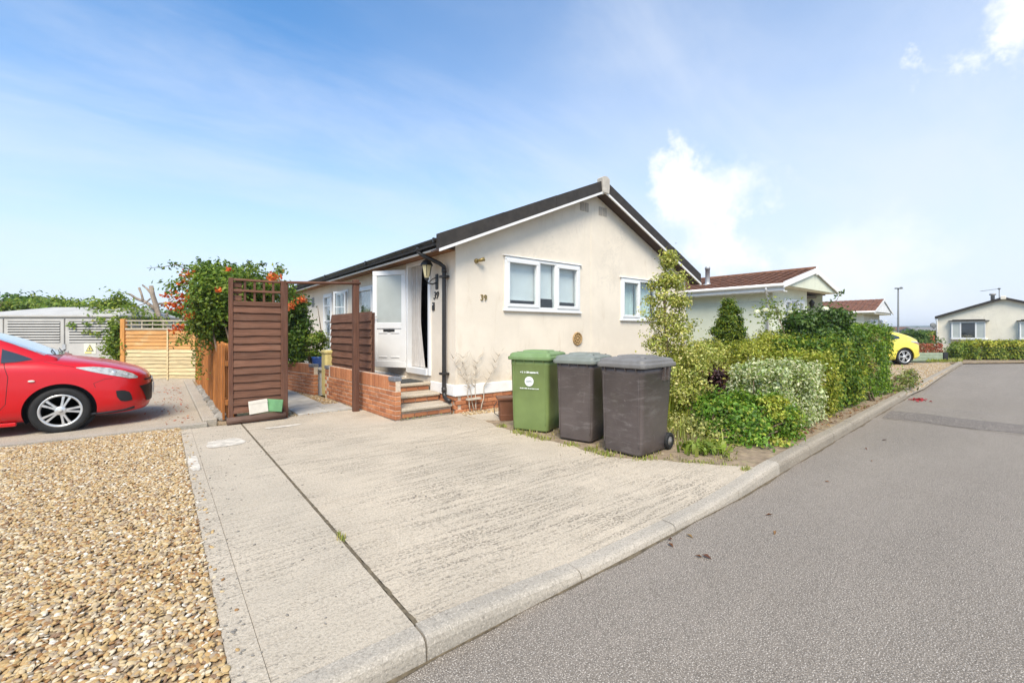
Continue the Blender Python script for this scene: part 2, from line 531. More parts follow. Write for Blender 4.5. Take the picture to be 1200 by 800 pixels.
MT['black'] = M_('black_plastic', (0.025, 0.023, 0.022), 0.4, 0.2, 5, dirt=(0.10, 0.085, 0.07, 1), dirt_amt=0.35)
MT['iron'] = M_('black_iron', (0.02, 0.02, 0.02), 0.45, 0.1)
MT['soffit'] = wood_mat('brown_soffit', (0.26, 0.125, 0.055), 'y')
MT['dark_soffit'] = M_('dark_soffit', (0.07, 0.045, 0.035), 0.8)
MT['brown'] = wood_mat('brown_stained_board', (0.150, 0.070, 0.042), 'x', pale=(0.23, 0.135, 0.090, 1))
MT['brown_y'] = wood_mat('brown_stained_board_side', (0.125, 0.062, 0.047), 'y', pale=(0.19, 0.12, 0.095, 1))
MT['brown_z'] = wood_mat('brown_stained_post', (0.115, 0.052, 0.032), 'z', pale=(0.17, 0.095, 0.062, 1))
MT['orange_z'] = wood_mat('orange_picket', (0.40, 0.155, 0.042), 'z', rand=0.25, pale=(0.24, 0.10, 0.04, 1))
MT['orange_x'] = wood_mat('orange_lap_board', (0.50, 0.255, 0.09), 'x', rand=0.10, pale=(0.58, 0.42, 0.22, 1), pale_amt=0.6)
MT['orange_post'] = wood_mat('orange_fence_post', (0.52, 0.24, 0.07), 'z')
MT['pale_x'] = wood_mat('weathered_lap_board', (0.55, 0.43, 0.24), 'x', rand=0.12, pale=(0.42, 0.38, 0.24, 1))
MT['grey_wood'] = wood_mat('weathered_trellis', (0.42, 0.36, 0.27), 'x')
MT['log'] = wood_mat('dark_log', (0.105, 0.062, 0.045), 'x', pale=(0.18, 0.12, 0.09, 1))
MT['bark'] = M_('pale_bark', (0.27, 0.215, 0.165), 0.9, 0.35, 9, 0.8, 30, stretch=(1, 1, 0.3), dirt=(0.15, 0.10, 0.07, 1), dirt_amt=0.8)
MT['stem'] = M_('stem', (0.17, 0.12, 0.08), 0.9, 0.3, 10)
MT['twig'] = M_('dry_twig', (0.50, 0.43, 0.34), 0.9, 0.25, 10)
MT['leaf'] = leaf_mat('leaf')
MT['petal'] = leaf_mat('petal', 0.6)
MT['glass'] = glass_mat('window_glass')
MT['frost'] = M_('obscured_glass', (0.43, 0.455, 0.43), 0.12, 0.04, 4, spec=0.6)
MT['blind'] = M_('white_blind', (0.75, 0.75, 0.74), 0.8, 0.04, 2)
MT['net'] = M_('net_curtain', (0.50, 0.465, 0.43), 0.85, 0.06, 7)
MT['curtain_teal'] = M_('blue_green_curtain', (0.55, 0.65, 0.63), 0.9, 0.08, 6)
MT['interior'] = M_('interior', (0.20, 0.17, 0.14), 0.9)
MT['grey_metal'] = M_('grey_painted_steel', (0.45, 0.43, 0.395), 0.75, 0.07, 2.5, dirt=(0.33, 0.31, 0.27, 1), dirt_amt=0.4)
MT['louvre_dark'] = M_('louvre_gap', (0.06, 0.058, 0.055), 0.8)
MT['steel'] = M_('bare_steel', (0.42, 0.42, 0.42), 0.45, 0.1, metal=0.25)
MT['tile'] = M_('brown_roof_tile', (0.150, 0.066, 0.036), 0.85, 0.32, 7, 0.4, 30, dirt=(0.09, 0.05, 0.04, 1))
MT['tile_red'] = M_('red_brown_roof_tile', (0.19, 0.082, 0.048), 0.85, 0.28, 7, 0.4, 30, dirt=(0.12, 0.06, 0.045, 1))
MT['earth'] = M_('dry_earth', (0.27, 0.20, 0.13), 0.95, 0.3, 9, 0.6, 40, dirt=(0.36, 0.31, 0.15, 1), dirt_amt=0.8)
MT['ground'] = M_('rough_ground', (0.20, 0.19, 0.10), 0.95, 0.3, 3, 0.5, 30, dirt=(0.30, 0.25, 0.16, 1), dirt_amt=0.7)
MT['gravel_base'] = M_('gravel_bed', (0.30, 0.215, 0.125), 0.95, 0.5, 60, 0.9, 55, dirt=(0.5, 0.42, 0.32, 1), dirt_amt=0.5)
MT['rubber'] = M_('tyre_rubber', (0.014, 0.0135, 0.013), 0.75, 0.2, 10)
MT['alloy'] = M_('silver_wheel_trim', (0.62, 0.62, 0.61), 0.32, 0.05, 8, metal=0.55, spec=0.6)
MT['dark_trim'] = M_('dark_car_trim', (0.018, 0.018, 0.019), 0.5, 0.1)
MT['red_paint'] = M_('red_car_paint', (0.56, 0.006, 0.010), 0.34, 0.03, 2, spec=0.35, coat=0.5)
MT['yellow_paint'] = M_('yellow_car_paint', (0.72, 0.60, 0.07), 0.28, 0.03, 2, spec=0.5, coat=1.0)
MT['car_glass'] = M_('car_window', (0.035, 0.042, 0.047), 0.04, 0.05, 2, spec=0.9)
MT['screen_glass'] = M_('windscreen', (0.40, 0.43, 0.42), 0.03, 0.04, 2, spec=1.0, coat=0.6)
MT['lamp_glass'] = M_('headlamp_lens', (0.40, 0.40, 0.37), 0.10, 0.35, 14, spec=0.9, coat=0.8)
MT['red_lens'] = M_('red_lamp_lens', (0.36, 0.05, 0.04), 0.12, 0.2, 12, spec=0.8)
MT['amber'] = M_('pale_indicator', (0.75, 0.65, 0.55), 0.15)
MT['plate'] = M_('number_plate', (0.75, 0.72, 0.62), 0.4)
MT['bin_green'] = M_('green_bin_plastic', (0.175, 0.235, 0.078), 0.42, 0.10, 3, 0.12, 120, spec=0.4, dirt=(0.23, 0.27, 0.11, 1), dirt_amt=0.35)
MT['bin_green_lid'] = M_('green_bin_lid', (0.17, 0.26, 0.10), 0.5, 0.10, 3, 0.12, 120, dirt=(0.28, 0.36, 0.22, 1), dirt_amt=0.5)
def bin_grey():
    m, nt, p = nodes_of('scuffed_grey_bin_plastic')
    base = (0.106, 0.085, 0.078)
    c = mix(nt, rng(nt, noise(nt, 2.5, 5, 0.6), 0.3, 0.7), sub(base, 0.82), sub(base, 1.15))
    c = mix(nt, rng(nt, noise(nt, 4, 7, 0.75, None, (1, 1, 4.5), 0.6), 0.50, 0.70, 0, 0.55), c, (0.215, 0.19, 0.18))
    c = mix(nt, rng(nt, noise(nt, 9, 8, 0.8, None, (1, 1, 0.35), 1.5), 0.62, 0.70, 0, 0.75), c, (0.34, 0.31, 0.29))
    c = mix(nt, rng(nt, noise(nt, 1.4, 5, 0.7), 0.55, 0.8, 0, 0.35), c, (0.13, 0.13, 0.07))
    nt.links.new(c, p.inputs['Base Color'])
    p.inputs['Roughness'].default_value = 0.42; p.inputs['Specular IOR Level'].default_value = 0.4
    bump(nt, p, noise(nt, 120, 3, 0.6), 0.12, 0.004)
    return m
MT['bin_grey'] = bin_grey()
MT['bin_grey_lid'] = M_('grey_bin_lid', (0.180, 0.168, 0.155), 0.5, 0.12, 4, 0.12, 120, dirt=(0.36, 0.37, 0.37, 1), dirt_amt=0.5)
MT['bin_lid_reflection'] = M_('grey_bin_lid_painted_reflection', (0.205, 0.22, 0.19), 0.5, 0.12, 4, 0.12, 120, dirt=(0.42, 0.46, 0.43, 1), dirt_amt=0.5)  # pale green-grey reflection on the middle lid, put into its base colour
MT['print_white'] = M_('white_print', (0.78, 0.80, 0.76), 0.5, 0.03)
MT['print_grey'] = M_('grey_print', (0.40, 0.42, 0.40), 0.5, 0.03)
MT['yellow_plastic'] = M_('pale_yellow_plastic', (0.66, 0.53, 0.21), 0.5, 0.08, 4, dirt=(0.5, 0.42, 0.2, 1))
MT['terracotta'] = M_('brown_pot', (0.165, 0.067, 0.035), 0.5, 0.15, 5)
MT['maroon'] = M_('dark_red_pot', (0.17, 0.022, 0.020), 0.4, 0.1, 5)
MT['blue_glaze'] = M_('blue_glaze', (0.03, 0.075, 0.25), 0.2, 0.2, 6, coat=0.6)
MT['brass'] = M_('aged_brass', (0.33, 0.24, 0.09), 0.45, 0.2, 10, metal=0.6)
MT['plaque'] = M_('ochre_plaque', (0.36, 0.23, 0.10), 0.7, 0.3, 25, 0.6, 60)
MT['lamp_yellow'] = M_('yellowed_lamp_glass', (0.62, 0.54, 0.32), 0.25, 0.08)
MT['cream_board'] = M_('cream_board', (0.72, 0.66, 0.56), 0.7, 0.06, 8)
MT['green_board'] = M_('green_board', (0.12, 0.27, 0.12), 0.7, 0.15, 8)
MT['cobble'] = M_('grey_rock', (0.25, 0.225, 0.19), 0.9, 0.25, 12, 0.6, 30, rand=0.2, dirt=(0.27, 0.24, 0.2, 1))
MT['sign_yellow'] = M_('sign_yellow', (0.60, 0.53, 0.16), 0.5, 0.05)
MT['sign_plate'] = M_('sign_plate', (0.62, 0.60, 0.50), 0.5, 0.05)
MT['cap'] = M_('weathered_cap', (0.50, 0.45, 0.38), 0.8, 0.15, 9)
MT['vent'] = M_('beige_vent', (0.47, 0.41, 0.34), 0.7, 0.1, 9)
MT['sage'] = M_('sage_green_boards', (0.27, 0.32, 0.22), 0.7, 0.12, 6, dirt=(0.38, 0.4, 0.3, 1))
MT['rust'] = M_('rust_red_gate', (0.30, 0.085, 0.035), 0.8, 0.15, 6)
MT['doormat'] = M_('dark_doormat', (0.05, 0.05, 0.045), 0.95, 0.3, 60, 0.5, 150)
MT['moss'] = M_('dirt_and_moss', (0.135, 0.105, 0.065), 0.95, 0.4, 20, 0.6, 60)
MT['whitewash'] = M_('white_paint_spill', (0.575, 0.515, 0.425), 0.85, 0.25, 9, 0.4, 60)
MT['hill'] = M_('wooded_hill', (0.055, 0.085, 0.05), 0.95, 0.25, 0.02)
MT['pole'] = M_('galvanised_pole', (0.15, 0.155, 0.15), 0.6, 0.1)
MT['dead_leaf'] = M_('dead_leaf', (0.20, 0.085, 0.035), 0.85, 0.35, 30)
MT['red_rag'] = M_('crushed_red_litter', (0.35, 0.03, 0.04), 0.8, 0.2, 20)


def gravel_rock_mat():
    m, nt, p = nodes_of('pebble')
    oi = nt.nodes.new('ShaderNodeObjectInfo')
    cr = nt.nodes.new('ShaderNodeValToRGB'); nt.links.new(oi.outputs['Random'], cr.inputs[0])
    pal = [(0.0, (0.29, 0.145, 0.05)), (0.10, (0.44, 0.28, 0.115)), (0.26, (0.54, 0.41, 0.23)), (0.42, (0.39, 0.30, 0.19)), (0.54, (0.62, 0.52, 0.36)),
           (0.64, (0.46, 0.32, 0.14)), (0.76, (0.33, 0.25, 0.17)), (0.85, (0.68, 0.62, 0.51)), (0.90, (0.22, 0.13, 0.075)), (0.96, (0.52, 0.36, 0.16))]
    el = cr.color_ramp.elements
    cr.color_ramp.interpolation = 'CONSTANT'
    el[0].position = 0; el[0].color = pal[0][1] + (1,)
    el[1].position = pal[1][0]; el[1].color = pal[1][1] + (1,)
    for a, c in pal[2:]:
        e = el.new(a); e.color = c + (1,)
    c = mix(nt, rng(nt, noise(nt, 70, 3, 0.6), 0.35, 0.7, 0, 0.35), cr.outputs[0], (0.34, 0.24, 0.14))
    nt.links.new(c, p.inputs['Base Color'])
    p.inputs['Roughness'].default_value = 0.7; p.inputs['Specular IOR Level'].default_value = 0.3
    return m


MT['pebble'] = gravel_rock_mat()


# ------------------------------------------------------------------ foliage
def unit(n):
    v = RNG.normal(size=(n, 3))
    return v / np.linalg.norm(v, axis=1)[:, None]


def palette(n, pal):
    w = np.array([p[0] for p in pal], float); w /= w.sum()
    c = np.array([p[1] for p in pal], float)
    i = RNG.choice(len(pal), n, p=w)
    col = c[i] * 1.22 * RNG.uniform(0.75, 1.25, (n, 1)) * RNG.uniform(0.93, 1.07, (n, 3))
    col = col * np.where(((col[:, 1] > col[:, 0] * .9) & (col[:, 0] < .36))[:, None], np.array([[1.14, 1.04, .72]]), 1.0)
    return np.clip(col, 0, 0.95)


def leaves_obj(name, P, Nrm, size, col, mat, parent=None, aspect=0.5, fold=0.25, kind=None, droop=0.0):
    """one mesh of folded leaf faces: 4 corners, 2 triangles each"""
    n = len(P)
    Nrm = Nrm / np.linalg.norm(Nrm, axis=1)[:, None]
    a = unit(n); a[:, 2] -= droop
    T = a - (a * Nrm).sum(1)[:, None] * Nrm
    T /= np.linalg.norm(T, axis=1)[:, None] + 1e-9
    B = np.cross(Nrm, T)
    L = size[:, None]; W = L * aspect
    base = P - T * L * 0.5; tip = P + T * L * 0.5 - Nrm * L * 0.08
    up = Nrm * W * fold
    l = P + B * W * 0.5 + up - T * L * 0.06; r = P - B * W * 0.5 + up - T * L * 0.06
    V = np.stack([base, r, tip, l], 1).reshape(-1, 3)
    if parent is not None:
        Mi = np.array(WM[parent.name].inverted())
        V = V @ Mi[:3, :3].T + Mi[:3, 3]
    me = bpy.data.meshes.new(name)
    me.vertices.add(4 * n); me.vertices.foreach_set('co', V.astype(np.float32).ravel())
    k = np.arange(n) * 4
    tri = np.stack([k, k + 1, k + 2, k, k + 2, k + 3], 1).ravel()
    me.loops.add(6 * n); me.loops.foreach_set('vertex_index', tri.astype(np.int32))
    me.polygons.add(2 * n)
    me.polygons.foreach_set('loop_start', (np.arange(2 * n) * 3).astype(np.int32))
    me.update(calc_edges=True)
    at_ = me.color_attributes.new('tint', 'FLOAT_COLOR', 'POINT')
    c4 = np.ones((4 * n, 4), np.float32); c4[:, :3] = np.repeat(col, 4, axis=0)
    at_.data.foreach_set('color', c4.ravel())
    return link(name, me, mat, parent, kind)


def cloud(blobs, n, clumps=None, spread=0.09, shell=(0.72, 1.06)):
    """points gathered in clumps near the skin of lumpy ellipsoids; blobs = (centre, (rx,ry,rz), weight)"""
    w = np.array([b[2] for b in blobs], float); w /= w.sum()
    clumps = clumps or max(12, n // 28)
    bi = RNG.choice(len(blobs), clumps, p=w)
    C = np.array([tuple(b[0]) for b in blobs])[bi]; Rr = np.array([b[1] for b in blobs])[bi]
    d = unit(clumps)
    lump = 1 + 0.16 * np.sin(d[:, :1] * 5 + bi[:, None]) + 0.12 * np.sin(d[:, 1:2] * 7 + 2 * bi[:, None]) + 0.1 * np.sin(d[:, 2:3] * 6)
    rad = RNG.uniform(shell[0], shell[1], (clumps, 1)) * lump
    cp = C + d * Rr * rad
    ci = RNG.integers(0, clumps, n)
    P = cp[ci] + RNG.normal(size=(n, 3)) * spread * np.array([1, 1, 0.8])
    out = d[ci] * 0.8 + RNG.normal(size=(n, 3)) * 0.5
    out[:, 2] += 0.45
    return P, out, ci


def bush(parent, name, blobs, n, size, pal, aspect=0.55, spread=0.09, shell=(0.7, 1.05), floor=0.0, mat=None, fold=0.25, clumps=None, droop=0.0, tipcol=None):
    n = int(n * 2.0); size *= 0.86
    P, N, ci = cloud(blobs, n, int((clumps or n / 56) * 1.35), spread, shell)
    k = P[:, 2] > floor + 0.01
    P, N, ci = P[k], N[k], ci[k]
    m = len(P)
    col = palette(m, pal)
    ck = RNG.uniform(0.82, 1.18, ci.max() + 1)[ci]
    col = np.clip(col * ck[:, None], 0, 0.95)
    s = RNG.uniform(0.65, 1.25, m) * size
    return leaves_obj(name, P, N, s, col, mat or MT['leaf'], parent, aspect, fold, None, droop)


def boxcloud(x0, x1, y0, y1, z0, z1, n, jitter=0.05, frame=None):
    """points on the skin of a clipped hedge (x,y,z in its own frame), sides and top"""
    n = int(n * 1.7)
    lx, ly, lz = x1 - x0, y1 - y0, z1 - z0
    ar = np.array([ly * lz, ly * lz, lx * lz, lx * lz, lx * ly]); ar /= ar.sum()
    f = RNG.choice(5, n, p=ar)
    u = RNG.uniform(size=(n, 3))
    P = np.stack([x0 + u[:, 0] * lx, y0 + u[:, 1] * ly, z0 + u[:, 2] * lz], 1)
    N = np.zeros((n, 3))
    P[f == 0, 0] = x0; N[f == 0, 0] = -1; P[f == 1, 0] = x1; N[f == 1, 0] = 1
    P[f == 2, 1] = y0; N[f == 2, 1] = -1; P[f == 3, 1] = y1; N[f == 3, 1] = 1
    P[f == 4, 2] = z1; N[f == 4, 2] = 1
    bul = 0.05 * np.sin(P[:, 0] * 5.1 + P[:, 2] * 3) + 0.04 * np.sin(P[:, 1] * 7.3 + 1 + P[:, 0] * 9) + 0.03 * np.sin(P[:, 2] * 11 + P[:, 0] * 6)
    P += N * (bul - 0.11 * RNG.uniform(size=n) ** 2)[:, None] + RNG.normal(size=(n, 3)) * jitter
    # soften the corners
    N = N * 0.9 + RNG.normal(size=(n, 3)) * 0.5; N[:, 2] += 0.35
    if frame is not None:
        Mx = np.array(frame)
        P = P @ Mx[:3, :3].T + Mx[:3, 3]; N = N @ Mx[:3, :3].T
    return P, N


def stems(parent, base, tips, r0=0.02, r1=0.006, name='stem', mat=None, bend=0.12):
    mb = MB()
    for t in tips:
        b = Vector(base) + Vector((random.uniform(-1, 1), random.uniform(-1, 1), 0)) * r0 * 3
        t = Vector(t)
        mid = (b + t) / 2 + Vector((random.uniform(-bend, bend), random.uniform(-bend, bend), random.uniform(0, bend)))
        q = [b, b.lerp(mid, .5) + Vector((0, 0, .02)), mid, mid.lerp(t, .6), t]
        mb.tube(q, [r0, r0 * .85, r0 * .65, (r0 + r1) * .4, r1], 6)
    return mb.build(name, mat or MT['stem'], parent, world=True)


def blades(name, pts, h, w, pal, parent=None, label=None, kind='stuff', lean=0.5):
    """grass or strap leaves: a two-step bent blade each"""
    n = len(pts)
    P = np.array(pts)
    a = RNG.uniform(0, 2 * np.pi, n)
    d = np.stack([np.cos(a), np.sin(a), np.zeros(n)], 1); s = np.stack([-np.sin(a), np.cos(a), np.zeros(n)], 1)
    H = (h * RNG.uniform(0.5, 1.3, n))[:, None]; Wd = (w * RNG.uniform(0.7, 1.3, n))[:, None]
    ln = RNG.uniform(0.1, lean, n)[:, None]
    z = np.array([[0, 0, 1.0]])
    p1 = P + z * H * .6 + d * H * ln * .35; p2 = P + z * H * (1 - ln * .35) + d * H * ln
    V = np.stack([P - s * Wd * .5, P + s * Wd * .5, p1 + s * Wd * .45, p1 - s * Wd * .45, p2], 1).reshape(-1, 3)
    if parent is not None:
        Mi = np.array(WM[parent.name].inverted()); V = V @ Mi[:3, :3].T + Mi[:3, 3]
    k = (np.arange(n) * 5)[:, None]
    me = bpy.data.meshes.new(name)
    me.vertices.add(5 * n); me.vertices.foreach_set('co', V.astype(np.float32).ravel())
    tri = (k + np.array([[0, 1, 2, 0, 2, 3, 3, 2, 4]])).ravel()
    me.loops.add(9 * n); me.loops.foreach_set('vertex_index', tri.astype(np.int32))
    me.polygons.add(3 * n); me.polygons.foreach_set('loop_start', (np.arange(3 * n) * 3).astype(np.int32))
    me.update(calc_edges=True)
    c = me.color_attributes.new('tint', 'FLOAT_COLOR', 'POINT')
    c4 = np.ones((5 * n, 4), np.float32); c4[:, :3] = np.repeat(palette(n, pal), 5, axis=0)
    c.data.foreach_set('color', c4.ravel())
    return link(name, me, MT['leaf'], parent, kind if parent is None else None)


# ================================================================== THE GROUND
KP = [(-60, 1.80), (4, 1.80), (6.4, 1.90), (9, 2.0), (15, 2.25), (29.85, 2.86)]


def yk(x):
    return float(np.interp(x, [p[0] for p in KP], [p[1] for p in KP]))


def smooth(a, b, x):
    t = min(1, max(0, (x - a) / (b - a)))
    return t * t * (3 - 2 * t)


def dz(x, y):
    s = smooth(1.0, 2.2, x) * (1 - smooth(3.3, 4.6, x))
    return -0.055 * s * min(1, max(0, (3.7 - y) / 1.8)) ** 1.2


def sheet(name, poly, z, mat, kind='structure', parent=None, thick=0.0):
    mb = MB()
    if thick:
        mb.prism(poly, z - thick, z)
    else:
        mb.add([(x, y, z) for x, y in poly], [list(range(len(poly)))])
    return mb.build(name, mat, parent, world=parent is not None, kind=None if parent else kind)


sheet('ground', [(-1500, -1500), (1500, -1500), (1500, 1500), (-1500, 1500)], -0.16, MT['ground'])
kb = [(x, yk(x) + 0.126) for x in (-60, 4, 6.4, 9, 15, 29.85)]
far_edge = [(29.85 + RT[0] * 80, 2.986 + RT[1] * 80)]
sheet('plot_ground', kb + far_edge + [(300, 100), (300, 400), (-300, 400), (-300, 1.926)], -0.09, MT['ground'], thick=0.055)
road_poly = [(x, yk(x) + 0.02) for x in (-60, 4, 6.4, 9, 15, 29.85)] + [(29.85 + RT[0] * 80, 2.88 + RT[1] * 80), (40, -90), (-60, -40)]
mb = MB()
mb.add([(x, y, -0.10) for x, y in road_poly], [list(range(len(road_poly)))])
mb.build('road', MT['asphalt'], kind='structure')
# speed hump: a low asphalt swell right across the road, darker new tarmac on its near ramp
mb = MB()
prof = [(0, -0.097), (0.12, -0.086), (0.45, -0.055), (0.9, -0.045), (1.5, -0.05), (1.9, -0.075), (2.2, -0.0965)]
def humpf(u, v):
    x = np.interp(u * 2.2, [0, .12, .45, .9, 1.5, 1.9, 2.2], [0, .12, .45, .9, 1.5, 1.9, 2.2])
    z = np.interp(x, [p[0] for p in prof], [p[1] for p in prof])
    y = 1.93 - v * 7.5
    return (9.70 + x + 0.03 * math.sin(v * 30), y, z)
mb.grid(humpf, 22, 16)
mb.build('road_hump', MT['asphalt'], kind='structure')
mb = MB()
def humpd(u, v):
    p = humpf(u * 0.30 + 0.02, v)
    return (p[0] + 0.02 * math.sin(v * 41), p[1], p[2] + 0.004)
mb.grid(humpd, 8, 16)
mb.build('road_patch', MT['asphalt_dark'], kind='structure')

# kerb: one stone after the other
kerb = struct_root('kerb')
def kerb_top(x):
    if x < 5.0:
        return dz(x, 1.9) + 0.0 + 0.02 * smooth(4.2, 5.0, x)
    return 0.02
xs = [0.945 - 1.04 * i for i in range(6, 0, -1)] + [0.945 + 1.035 * i for i in range(0, 28)]
for i in range(len(xs) - 1):
    a, b = xs[i] + 0.005, xs[i + 1] - 0.005
    mb = MB()
    nseg = 8
    j1, j2 = random.uniform(-.003, .003), random.uniform(.002, .008)
    rows = []
    for k in range(nseg + 1):
        x = a + (b - a) * k / nseg
        y = yk(x) + j1; t = kerb_top(x) + j2
        rows.append([(x, y, -0.20), (x, y + .004, t - 0.045), (x, y + .012, t - .018), (x, y + .03, t - .005), (x, y + .05, t), (x, y + .125, t + .001), (x, y + .125, -0.20)])
    vs = [p for r in rows for p in r]; m = 7
    fs = [(k * m + j, k * m + (j + 1) % m, (k + 1) * m + (j + 1) % m, (k + 1) * m + j) for k in range(nseg) for j in range(m)]
    fs += [list(range(m)), [nseg * m + j for j in range(m)][::-1]]
    mb.add(vs, fs)
    mb.build('kerb_stone', MT['kerb'] if a < 4.4 else MT['kerb_old'], kerb, world=True)
mb = MB()
def ked(u, v):
    x = -5 + 33 * u
    return (x, yk(x) - 0.001 - v * (0.016 + 0.009 * math.sin(x * 3.1) + .006 * math.sin(x * 11)), -0.096)
mb.grid(ked, 330, 1)
mb.build('gutter_dirt', MT['moss'], kind='structure')

# driveway: two concrete slabs, a mossy joint between them
drive = struct_root('driveway')
XR = ([1.926, 2.1, 2.55, 3.09, 3.87, 4.62, 5.7, 6.40, 6.47], [4.80, 4.66, 4.40, 3.95, 3.90, 3.84, 3.95, 3.96, 3.96])
mb = MB()
def f_main(u, v):
    y = 1.914 + v * (6.44 - 1.914)
    xr = float(np.interp(y, *XR)) + 0.03 * math.sin(y * 7) + .02 * math.sin(y * 19)
    x = 0.966 + u * (xr - 0.966)
    return (x, y, dz(x, y))
mb.grid(f_main, 30, 40)
mb.grid(lambda u, v: (0.966 + u * (2.84 - 0.966), 6.44 + v * 1.46, 0), 6, 6)
mb.build('concrete_slab', MT['concrete'], drive, world=True, recalc=False)
mb = MB()
mb.box(0.345, 0.944, 1.926, 7.80, -0.12, 0.0)
mb.build('concrete_slab', MT['concrete_plain'], drive, world=True)
mb = MB()
mb.box(0.22, 0.342, 1.926, 7.80, -0.12, 0.004)
mb.build('concrete_edging', MT['concrete_plain'], drive, world=True)
mb = MB()
def jf(u, v):
    y = 1.93 + v * 6.0
    return (0.944 + u * 0.022 + 0.003 * math.sin(y * 23) , y, -0.004 + 0.006 * math.sin(y * 9) * math.sin(y * 31) + 0.003)
mb.grid(jf, 1, 160)
mb.build('slab_joint', MT['moss'], drive, world=True)
def splotch(name, cx, cy, rx, ry, z, mat, parent, seed=1, n=26):
    rs = random.Random(seed)
    ph = [rs.uniform(0, 6.28) for _ in range(4)]
    pts = []
    for i in range(n):
        a = 2 * math.pi * i / n
        k = (abs(math.cos(a)) ** 4 + abs(math.sin(a)) ** 4) ** -.25 * .9 + .05 * math.sin(2 * a + ph[0]) + .04 * math.sin(3 * a + ph[1]) + .04 * math.sin(5 * a + ph[2]) + .03 * math.sin(9 * a + ph[3])
        pts.append((cx + rx * k * math.cos(a), cy + ry * k * math.sin(a), z))
    mb = MB(); mb.add(pts, [list(range(n))])
    return mb.build(name, mat, parent, world=True)
splotch('paint_mark', 0.64, 6.55, 0.21, 0.24, 0.0045, MT['whitewash'], drive, 3)
splotch('paint_mark', 0.275, 5.75, 0.05, 0.36, 0.008, MT['whitewash'], drive, 5)
splotch('paint_mark', 1.42, 7.15, 0.25, 0.07, 0.0045, MT['whitewash'], drive, 8)
# bits lying about on the concrete and the road
def litter(name, pts, size, mat, kind='stuff'):
    mb = MB()
    for (x, y, z) in pts:
        s = size * random.uniform(.5, 1.3)
        Mx = Matrix.Translation((x, y, z + s * .18)) @ Matrix.Rotation(random.uniform(0, 6.28), 4, 'Z') @ Matrix.Rotation(random.uniform(-.3, .3), 4, 'X')
        mb.ball((0, 0, 0), (s, s * random.uniform(.4, .8), s * .35), 6, 4, Mx)
    return mb.build(name, mat, kind=kind)
litter('pebble_litter', [(random.uniform(.25, .95), random.uniform(2.1, 7.5), 0.0) for _ in range(110)] + [(0.24 + abs(random.gauss(0, .05)), random.uniform(2, 7.6), 0.004) for _ in range(120)]
       + [(random.uniform(1, 3.8), random.uniform(2.4, 6.3), 0.0) for _ in range(60)], 0.009, MT['cobble'])
pts = [(random.gauss(2.74, .06), random.gauss(1.62, .10), -.1) for _ in range(5)] + [(random.uniform(2, 9), random.uniform(1.3, 1.75), -.1) for _ in range(7)] + [(random.uniform(6, 13), yk(9) + random.uniform(.15, .35), .0) for _ in range(260)]
leaves_obj('fallen_leaves', np.array(pts) + np.array([0, 0, .012]), np.tile([[0, 0, 1.0]], (len(pts), 1)) + RNG.normal(size=(len(pts), 3)) * .25, RNG.uniform(.03, .07, len(pts)),
           palette(len(pts), [(2, (.20, .08, .03)), (1, (.28, .15, .06)), (1, (.12, .05, .03))]), MT['leaf'], kind='stuff')
P = np.stack([12.84 + RNG.normal(0, .11, 60), 1.93 + RNG.normal(0, .07, 60), np.full(60, -.085)], 1)
leaves_obj('red_petals', P, np.tile([[0, 0, 1.0]], (60, 1)) + RNG.normal(size=(60, 3)) * .5, RNG.uniform(.05, .10, 60), palette(60, [(2, (.36, .03, .04)), (1, (.28, .05, .05))]), MT['petal'], kind='stuff')

# gravel bed on the left
sheet('gravel_bed', [(-9, 1.926), (0.219, 1.926), (0.219, 7.98), (-9, 7.98)], -0.005, MT['gravel_base'], thick=0.1)


